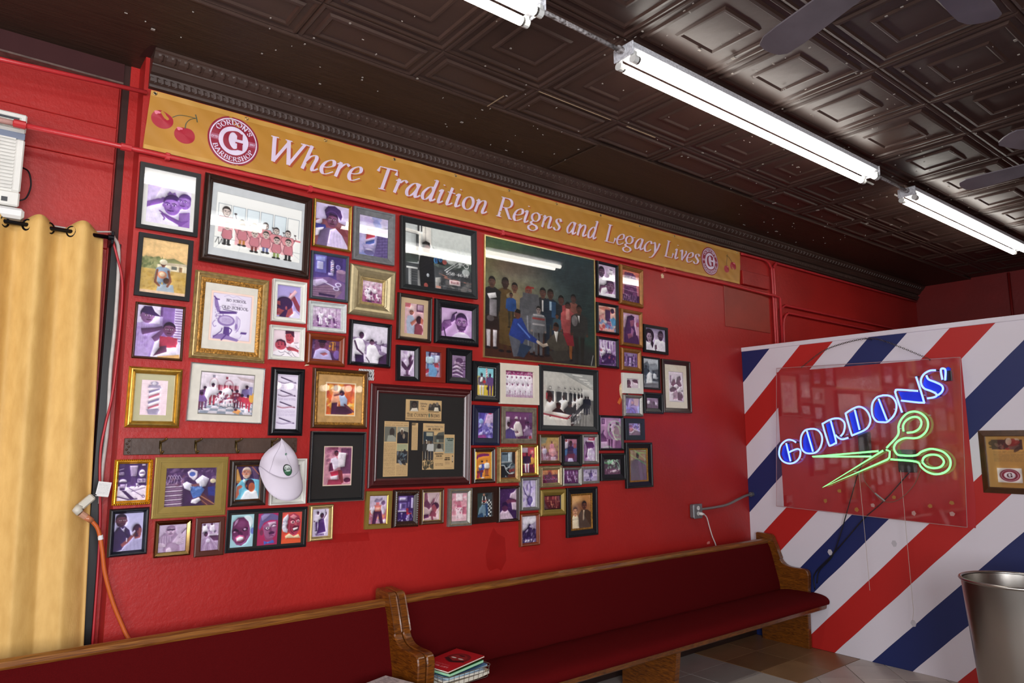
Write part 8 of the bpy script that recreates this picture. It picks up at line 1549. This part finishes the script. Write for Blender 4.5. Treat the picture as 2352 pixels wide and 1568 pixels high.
def a74(c): c.bg('c98a4c', '8a5a34'); c.E(.2, .18, .3, .2, 'e6b478', 0, .8, .9).E(.5, .36, .4, .14, '7a4c34', 0, .7, .8); c.P([.34, 1, .36, .6, .5, .46, .66, .44, .84, .46, 1, .54, 1, 1], '4a3222').P([.6, .46, .68, .46, .64, .72, .58, .78], 'd6c0a0').P([.6, .5, .65, .5, .66, .74, .58, .78], 'b09a80'); c.face(.66, .32, .26, '5a3020', '22140e', '8a5238', white='e8d8c8'); c.P([.02, 1, .02, .68, .1, .6, .28, .6, .36, .7, .38, 1], 'e3d2b0').L([.04, .74, .36, .72], '8a6a48', .01).P([.12, .56, .26, .56, .24, .64, .14, .64], 'c08060'); c.face(.19, .48, .24, 'c48a64', '5a3420', 'e0b088', white='efe2d0', dark='4a2418'); c.P([.06, .5, .1, .38, .19, .34, .3, .38, .32, .52, .26, .42, .12, .42], '54301e').E(.2, .74, .1, .1, 'ece0c4', 0, .5).N(.04, 7)
def a75(c): c.bg('d6cede', '6a5888'); c.E(.5, .12, .5, .2, 'efe9f2').E(.2, .42, .25, .14, 'e6deec', 0, .9, .5).P([0, .62, .4, .44, .5, .36, .6, .44, .96, .5, 1, .86, 0, .88], '2e1c4c').E(.56, .34, .07, .04, '3a2858').blobs(30, ['2a1846', '443062', 'c9bfd8', '6a5684'], .03, .09, 0, .5, 1, .9, .6); c.L([.3, .6, .44, .5, .4, .58], 'd6cce0', .03).S([.76, .36, .8, .46, .74, .5], 'd6cce0', .03).blobs(20, ['efe9f2', '2a1846'], .02, .06, .1, .88, .9, 1, .8).N(.06, 4)
def a76(c):
    c.bg('3e4448', '5a6468')
    for i in range(6):
        for j in range(9): c.P([.5+.1*i-.02*j, .3+.08*j, .6+.1*i-.02*j, .3+.08*j, .58+.1*i-.02*j, .38+.08*j, .48+.1*i-.02*j, .38+.08*j], 'd6d6d2' if (i+j) % 2 else '16181c')
    c.P([0, 0, .4, 0, .36, .5, .2, 1, 0, 1], '33423f').P([.36, .44, .4, .16, .52, .12, .62, .18, .64, .44], 'e0dcd8').P([.44, .14, .56, .14, .58, .44, .42, .44], '22242c').E(.5, .09, .07, .05, 'b08068').P([.58, .14, .72, .06, .76, .12, .64, .22], '2a3234').L([.4, .34, .56, .38, .66, .3], '9a4a44', .06).P([.56, .44, .74, .46, .76, .98, .6, .98], '2c4a72').P([.1, 1, .2, .66, .4, .48, .58, .52, .62, .8, .5, 1], '6a8496'); [c.L([.24+.08*i, .6, .14+.12*i, .98], '9ab0bc', .012) for i in range(5)]; c.P([.1, .9, .4, .82, .5, 1, .06, 1], '2e4a6a').N(.07, 4)
def a77(c): c.bg('4a2a5c', '3a2050'); c.blobs(60, ['6a4480', '2a1440', '54346c', '7a5690'], .008, .03, 0, 0, .8, .8, .8); c.P([.6, .3, .66, .16, .84, .12, 1, 0, 1, .4, .9, .36], 'cdb4c4').P([.7, .44, 1, .4, 1, .72, .76, .7], 'd0b8c8').P([.3, .44, .5, .36, .8, .34, 1, .38, 1, .46, .7, .46, .44, .5], '6a3450').P([.0, 1, .04, .8, .2, .7, .5, .7, .74, .9, .84, 1], 'd2b8ca'); [c.L([.1+.12*i, .78, .06+.16*i, 1], 'b093b0', .01) for i in range(5)]; c.E(.34, .62, .17, .13, '54284a').P([.14, .6, .2, .46, .4, .42, .5, .52, .5, .6, .34, .54], '2a1440').N(.07, 4)
def fr(i, label, m, style, ml, art, **k):
    cx, cz, w, h, r = FR[i]
    return frame(label, cx, cz, w, h, r, m, style, ml, art=art, pitch=.0021 if cx < 1.75 else (.0024 if cx < 2.8 else .0028), **k)
fr(1, 'black framed purple photograph of a man being groomed beside a boy, white mat', .075, 'F', 'black', a1, pitch_x=.8, rect=(.15, .262, .865, .876), mb='white')
fr(2, 'black framed colour photograph of a man in a cap hugging a child on grass', .085, 'F', 'matte', a2)
fr(3, 'thin brown frame, purple photograph of a capped barber and a man with a mirror', .055, 'O', 'brown', a3)
fr(4, 'large dark brown frame with a cartoon of barbers standing behind seated children', .072, 'O', 'dkbrown', a4, soft=True, pitch_x=-2.6, rect=(.115, .18, .905, .825), mb='greywhite')
fr(5, 'ornate gold frame with a barber chair print reading No School Old School', .085, 'O', 'antique', a5, soft=True, rect=(.23, .205, .805, .78), mb='offwhite', liner=(.022, 'bronze'))
fr(6, 'white frame with an illustration of clippers on the back of a head', .15, 'C', 'white', a6)
fr(7, 'white frame with a pink cartoon of a barber trimming a smiling boy', .12, 'C', 'white', a7, soft=True)
fr(8, 'gold frame with green linen mat around a striped barber pole drawing', .135, 'O', 'gold', a8, rect=(.255, .21, .74, .79), mb='linen')
fr(9, 'silver metal frame with a crowded barbershop painting on a checkered floor', .022, 'R', 'silver', a9, rect=(.14, .135, .865, .868), mb='offwhite')
fr(10, 'tall black frame with four straight razor drawings in a column', .19, 'O', 'black', a10, soft=True)
fr(11, 'bright gold rope edged frame with shaving brush and razors', .125, 'O', 'brightgold', a11, bead=(.12, .004, 'brightgold', .008))
fr(12, 'wide olive gold stepped frame with a painting of a person asleep in blue jeans', .155, 'S', 'olive', a12)
fr(13, 'dark brown frame, grandfather in a light blue shirt with a child, partly behind the cap', .15, 'R', 'espresso', a13, liner=(.007, 'brown'))
fr(14, 'cream white frame mostly hidden behind the white cap', .18, 'C', 'white', a14)
fr(15, 'navy black frame with a barber in dark shirt clipping a man seen from behind', .14, 'R', 'ink', a15)
fr(16, 'shiny gilt frame with a purple picture of hands over a face', .13, 'B', 'mirrorgold', a16)
fr(17, 'flat dark walnut frame with a child draped in a barber cape', .2, 'T', 'walnut', a17)
fr(18, 'long black frame with three painted portraits of laughing and frowning men', .035, 'T', 'black', [a18a, a18b, a18c], windows=[(.055, .12, .325, .885), (.375, .12, .625, .885), (.675, .12, .93, .885)], mb='black')
fr(20, 'small pale gold frame at the end of the black triple portrait', .17, 'R', 'palegold', a20)
fr(21, 'thin gold frame with an older woman in a purple beret', .075, 'R', 'gold', a21)
fr(22, 'grey wooden frame with a barber pole against a brick wall', .15, 'B', 'grey', a22)
fr(23, 'slate grey frame with scissors and combs below a small barber pole', .075, 'R', 'slate', a23)
fr(24, 'deep champagne silver frame around a small pink barbershop picture', .23, 'R', 'champagne', a24, liner=(.017, 'antique'), bead=(.96, .0035, 'champagne', .008))
fr(25, 'big black frame with a man in black pointing at lettering on a shop window', .065, 'B', 'charcoal', a25, pitch_x=-1.6)
fr(26, 'whitewashed frame with a pale purple view of barber chairs', .12, 'C', 'whitewash', a26)
fr(27, 'wide red-brown wood frame with a smiling person in a pale shirt', .15, 'R', 'redbrown', a27)
fr(28, 'black frame with a standing man in white and a seated caped customer', .085, 'R', 'black', a28)
fr(29, 'dark brown frame with beige mat around a barber in a mask at work', .10, 'R', 'espresso', a29, rect=(.225, .19, .78, .84), mb='beige')
fr(30, 'carved black ornate frame with a bearded man having his hair cut', .15, 'R', 'black', a30, bead=(.5, .0075, 'charcoal', .012))
fr(31, 'small black frame with an empty reclining barber chair', .19, 'B', 'black', a31)
fr(32, 'small red cherry frame with a person wrapped in a blue cape', .19, 'F', 'cherry', a32)
fr(33, 'small black frame with a tangled greyish purple sketch of hands', .22, 'B', 'black', a33)
fr(34, 'brown and gold frame with tan mat around an orange barber painting', .06, 'R', 'brown', a34, rect=(.235, .225, .785, .79), mb='tan', liner=(.014, 'bronze'))
fr(35, 'black matted frame with silver beaded edge, man reading newspaper in barber chair', .055, 'R', 'black', a35, rect=(.25, .21, .77, .775), mb='black', bead=(.12, .0032, 'pewter', .0065))
# newspaper clippings in the big mahogany frame
cx, cz, w, h, r = FR[36]
T36 = frame('large mahogany frame of yellowed newspaper clippings titled The County News', cx, cz, w, h, r, .075, 'O', 'mahogany', rect=(.33, .135, .69, .345), mb='black', art=n1, soft=True, pitch=.0019)
for (u0, v0, u1, v1), fn in (((.135, .36, .365, .895), n2), ((.395, .37, .455, .64), n3), ((.505, .37, .722, .835), n4), ((.722, .48, .83, .835), n5)):
    x0, x1, z1, z0 = -w/2+u0*w, -w/2+u1*w, h/2-v0*h, h/2-v1*h
    c = Cv(x1-x0, z1-z0, .0019); fn(c); c.mesh('clipping', x1-x0, z1-z0, T36, -.0066, x0, z1)
fr(37, 'gold frame with a pink fantasy figure, leftmost of the lower row', .13, 'F', 'olive', a37, bead=None, liner=(.006, 'gold'))
fr(38, 'dark brown rope carved frame with a red barber chair in a purple room', .2, 'R', 'dkbrown', a38, bead=(.45, .0065, 'brown', .012))
fr(39, 'walnut frame with gold lip and hands cradling a head', .13, 'R', 'brown', a39b, liner=(.004, 'palegold'))
fr(40, 'beaded antique silver frame with a pale pink barbershop sketch', .17, 'B', 'pewter', a40, bead=(.4, .0048, 'champagne', .0085))
fr(41, 'large unmatted group painting of men and women in a thin gold frame', .009, 'F', 'palegold', a41)
fr(42, 'black frame with two men in white, right of the group painting at the top', .09, 'R', 'black', a42)
fr(43, 'golden brown frame with a dark tower of hair, highest at the right', .13, 'R', 'golden', a43)
fr(44, 'black frame with a colourful collage of hands around a comb', .09, 'R', 'black', a44)
fr(45, 'golden brown frame with a hooded purple figure', .11, 'R', 'golden', a45)
fr(46, 'black frame with a crowded purple salon scene, below the collage of hands', .09, 'R', 'black', a46)
fr(47, 'small golden brown frame with a purple shop doorway', .15, 'R', 'golden', a47)
fr(48, 'black frame with two men, one wearing a large dark hood of hair', .075, 'F', 'black', a48)
fr(49, 'thin black frame with a grey street haircut photograph', .07, 'F', 'black', a49)
fr(50, 'tall black frame with cream mat at the far right of the picture wall', .11, 'B', 'dkbrown', a50, rect=(.25, .22, .77, .79), mb='cream')
fr(51, 'flat white frame with two dark head silhouettes', .19, 'F', 'white', a51)
fr(52, 'small silver frame reflecting blue, below the silhouettes', .12, 'R', 'pewter', a52)
fr(53, 'small black frame with four dim figures, touching the tall matted frame', .19, 'B', 'black', a53)
def dots(c):
    a54(c)
T54 = fr(54, 'black frame with a dotted white border around two men and a barber pole', .19, 'B', 'black', dots, bead=(.90, .0028, 'white', .0095))
fr(55, 'cream frame with rows of people dressed in white', .14, 'F', 'cream', a55)
fr(56, 'large black frame with a long barbershop of mirrors and ceiling lights', .07, 'B', 'charcoal', a56)
fr(57, 'chipped navy blue frame with a blue violet abstract picture', .22, 'B', 'navy', a57)
fr(58, 'distressed pewter frame with a barber in white behind a caped boy', .11, 'T', 'pewter2', a58b)
fr(59, 'brown and gold frame with an orange comic poster of a haircut', .15, 'R', 'dkbrown', a59, liner=(.004, 'gold'))
fr(60, 'gold ornate frame with a car passing a storefront', .14, 'O', 'antique', a60, bead=(.2, .004, 'antique', .009), liner=(.008, 'golden'))
fr(61, 'bright gold frame with three people standing against a red wall', .14, 'R', 'gold', a61)
fr(62, 'thin bronze frame with a painting of a haircut outdoors', .10, 'R', 'brown', a62, liner=(.003, 'antique'))
fr(63, 'narrow black frame with a seated customer in a crowd', .18, 'B', 'black', a63)
fr(64, 'silver frame with a purple jar and pale round shape', .14, 'O', 'pewter', a64)
fr(65, 'black frame with a pinkish street photograph under the red bare patch', .07, 'R', 'black', a65)
fr(66, 'square flat black frame reflecting the blue neon', .17, 'F', 'ink', a66)
fr(67, 'beaded champagne frame with a red and orange barber shop sign picture', .15, 'O', 'champagne', a67, bead=(.15, .004, 'champagne', .010))
fr(68, 'small pewter frame with two barber chairs in magenta', .11, 'R', 'pewter', a68)
fr(69, 'small light silver frame with a lone figure on a barber chair', .11, 'T', 'pewter', a69)
fr(70, 'wide black stepped frame reflecting green, left of the dark suited figure', .17, 'B', 'black', a70)
fr(71, 'black frame with gold inner lip and a figure in a dark suit', .15, 'B', 'black', a71, liner=(.011, 'bronze'))
fr(72, 'silver beaded frame with a violet watercolour of scissors shaped branches', .14, 'O', 'pewter', a72, bead=(.15, .0035, 'silver', .008))
fr(73, 'dark gold frame with a deep red barber chair picture', .18, 'R', 'olive', a73, liner=(.004, 'black'))
fr(74, 'black and gold frame, portrait of a woman in white and a brown suited man', .15, 'B', 'black', a74, liner=(.012, 'bronze'))
fr(75, 'narrow reddish brown frame hanging lowest, dark violet cloud picture', .13, 'R', 'redbrown', a75)
fr(76, 'dark frame with a barber over a caped man on a checkerboard floor', .19, 'F', 'dkbrown', a76)
fr(77, 'black frame with pale arms braiding dark hair', .11, 'R', 'dkbrown', a77)
# article frame on the striped partition
def art_news(c):
    c.bg('b08648', 'a97e42'); c.R(.06, .07, .36, .26, '3a2c28'); c.blobs(18, ['6a5248', 'c9b098', '8a2a24', '2a2420'], .02, .06, .08, .08, .34, .25); c.TL(.07, .28, .37, .33, 2, '5a4a34').TL(.07, .34, .37, .5, 9, '6a5a40', .6)
    c.R(.42, .13, .94, .4, '8c8878').P([.42, .4, .42, .3, .5, .24, .6, .4], '1e1c22').face(.53, .19, .13, '5a3a2c', '1c1412').P([.51, .26, .56, .26, .58, .38], 'e0dcd4').man(.72, .15, .9, '5a3a2c', '1c1412', '1c1c22', '1c1c22', 1.3).man(.86, .16, .9, '5a3a2c', '1c1412', '2a2a34', '1c1c22', 1.3).R(.4, .41, .96, 1, 'ac8246').TL(.44, .53, .94, .58, 2, '4a3c28').TL(.44, .6, .66, .98, 18, '5a4a34', .6).TL(.7, .6, .92, .98, 18, '5a4a34', .6)
    c.R(.09, .62, .33, .9, 'd8d2cc').E(.21, .76, .1, .12, '7a2236').E(.21, .76, .085, .102, 'cfc4c8').E(.21, .76, .08, .096, '7a2236').E(.21, .76, .056, .067, 'd8d0d4').T(.185, .795, .075, 'G', '3a1a24', .26, .05)
frame('brown wooden frame of newspaper articles hanging on the striped partition', 1.475, 1.475, .655, .412, 0, .06, 'I', 'brown', art=art_news, pitch=.0022, wall='right', group='framed articles on the partition')
# sticker and tape
st_ = thing('wall_sticker', 'small black and white striped sticker on the wall above the newspaper frame', 'sticker', (1.795, YW, 1.997))
sc_ = Cv(.095, .062, .0014).bg('1c1a1c'); [sc_.P([-.3+.1*i, 1, -.24+.1*i, 1, .0+.1*i, 0, -.06+.1*i, 0], 'f0ecec') for i in range(-1, 14)]; sc_.P([.18, .3, .84, .3, .84, .7, .18, .7], '171417').T(.22, .6, .22, 'Uncle', 'b8b4b6', .16, .27, .2).T(.52, .6, .22, 'Ric', 'b8b4b6', .16, .14, .2).T(.68, .66, .32, 'V', 'e8e4e6', .2, .14)
sc_.mesh('vinyl', .095, .062, st_, -.0012, -.0475, .031); G().box((-.0475, -.001, -.031), (.0475, 0, .031)).build('backing', DARK, st_, local=True)
tp = thing('masking_tape', 'torn bit of masking tape beside the white cartoon frame', 'tape', (1.452, YW, 2.035))
G().prism([(-.02, -.012), (.006, -.006), (.012, .014), (.018, .03), (.004, .032), (-.004, .006)], 1, -.0015, -.0004).build('tape', mat('masking_tape', 'd8cba8', .6), tp, local=True)
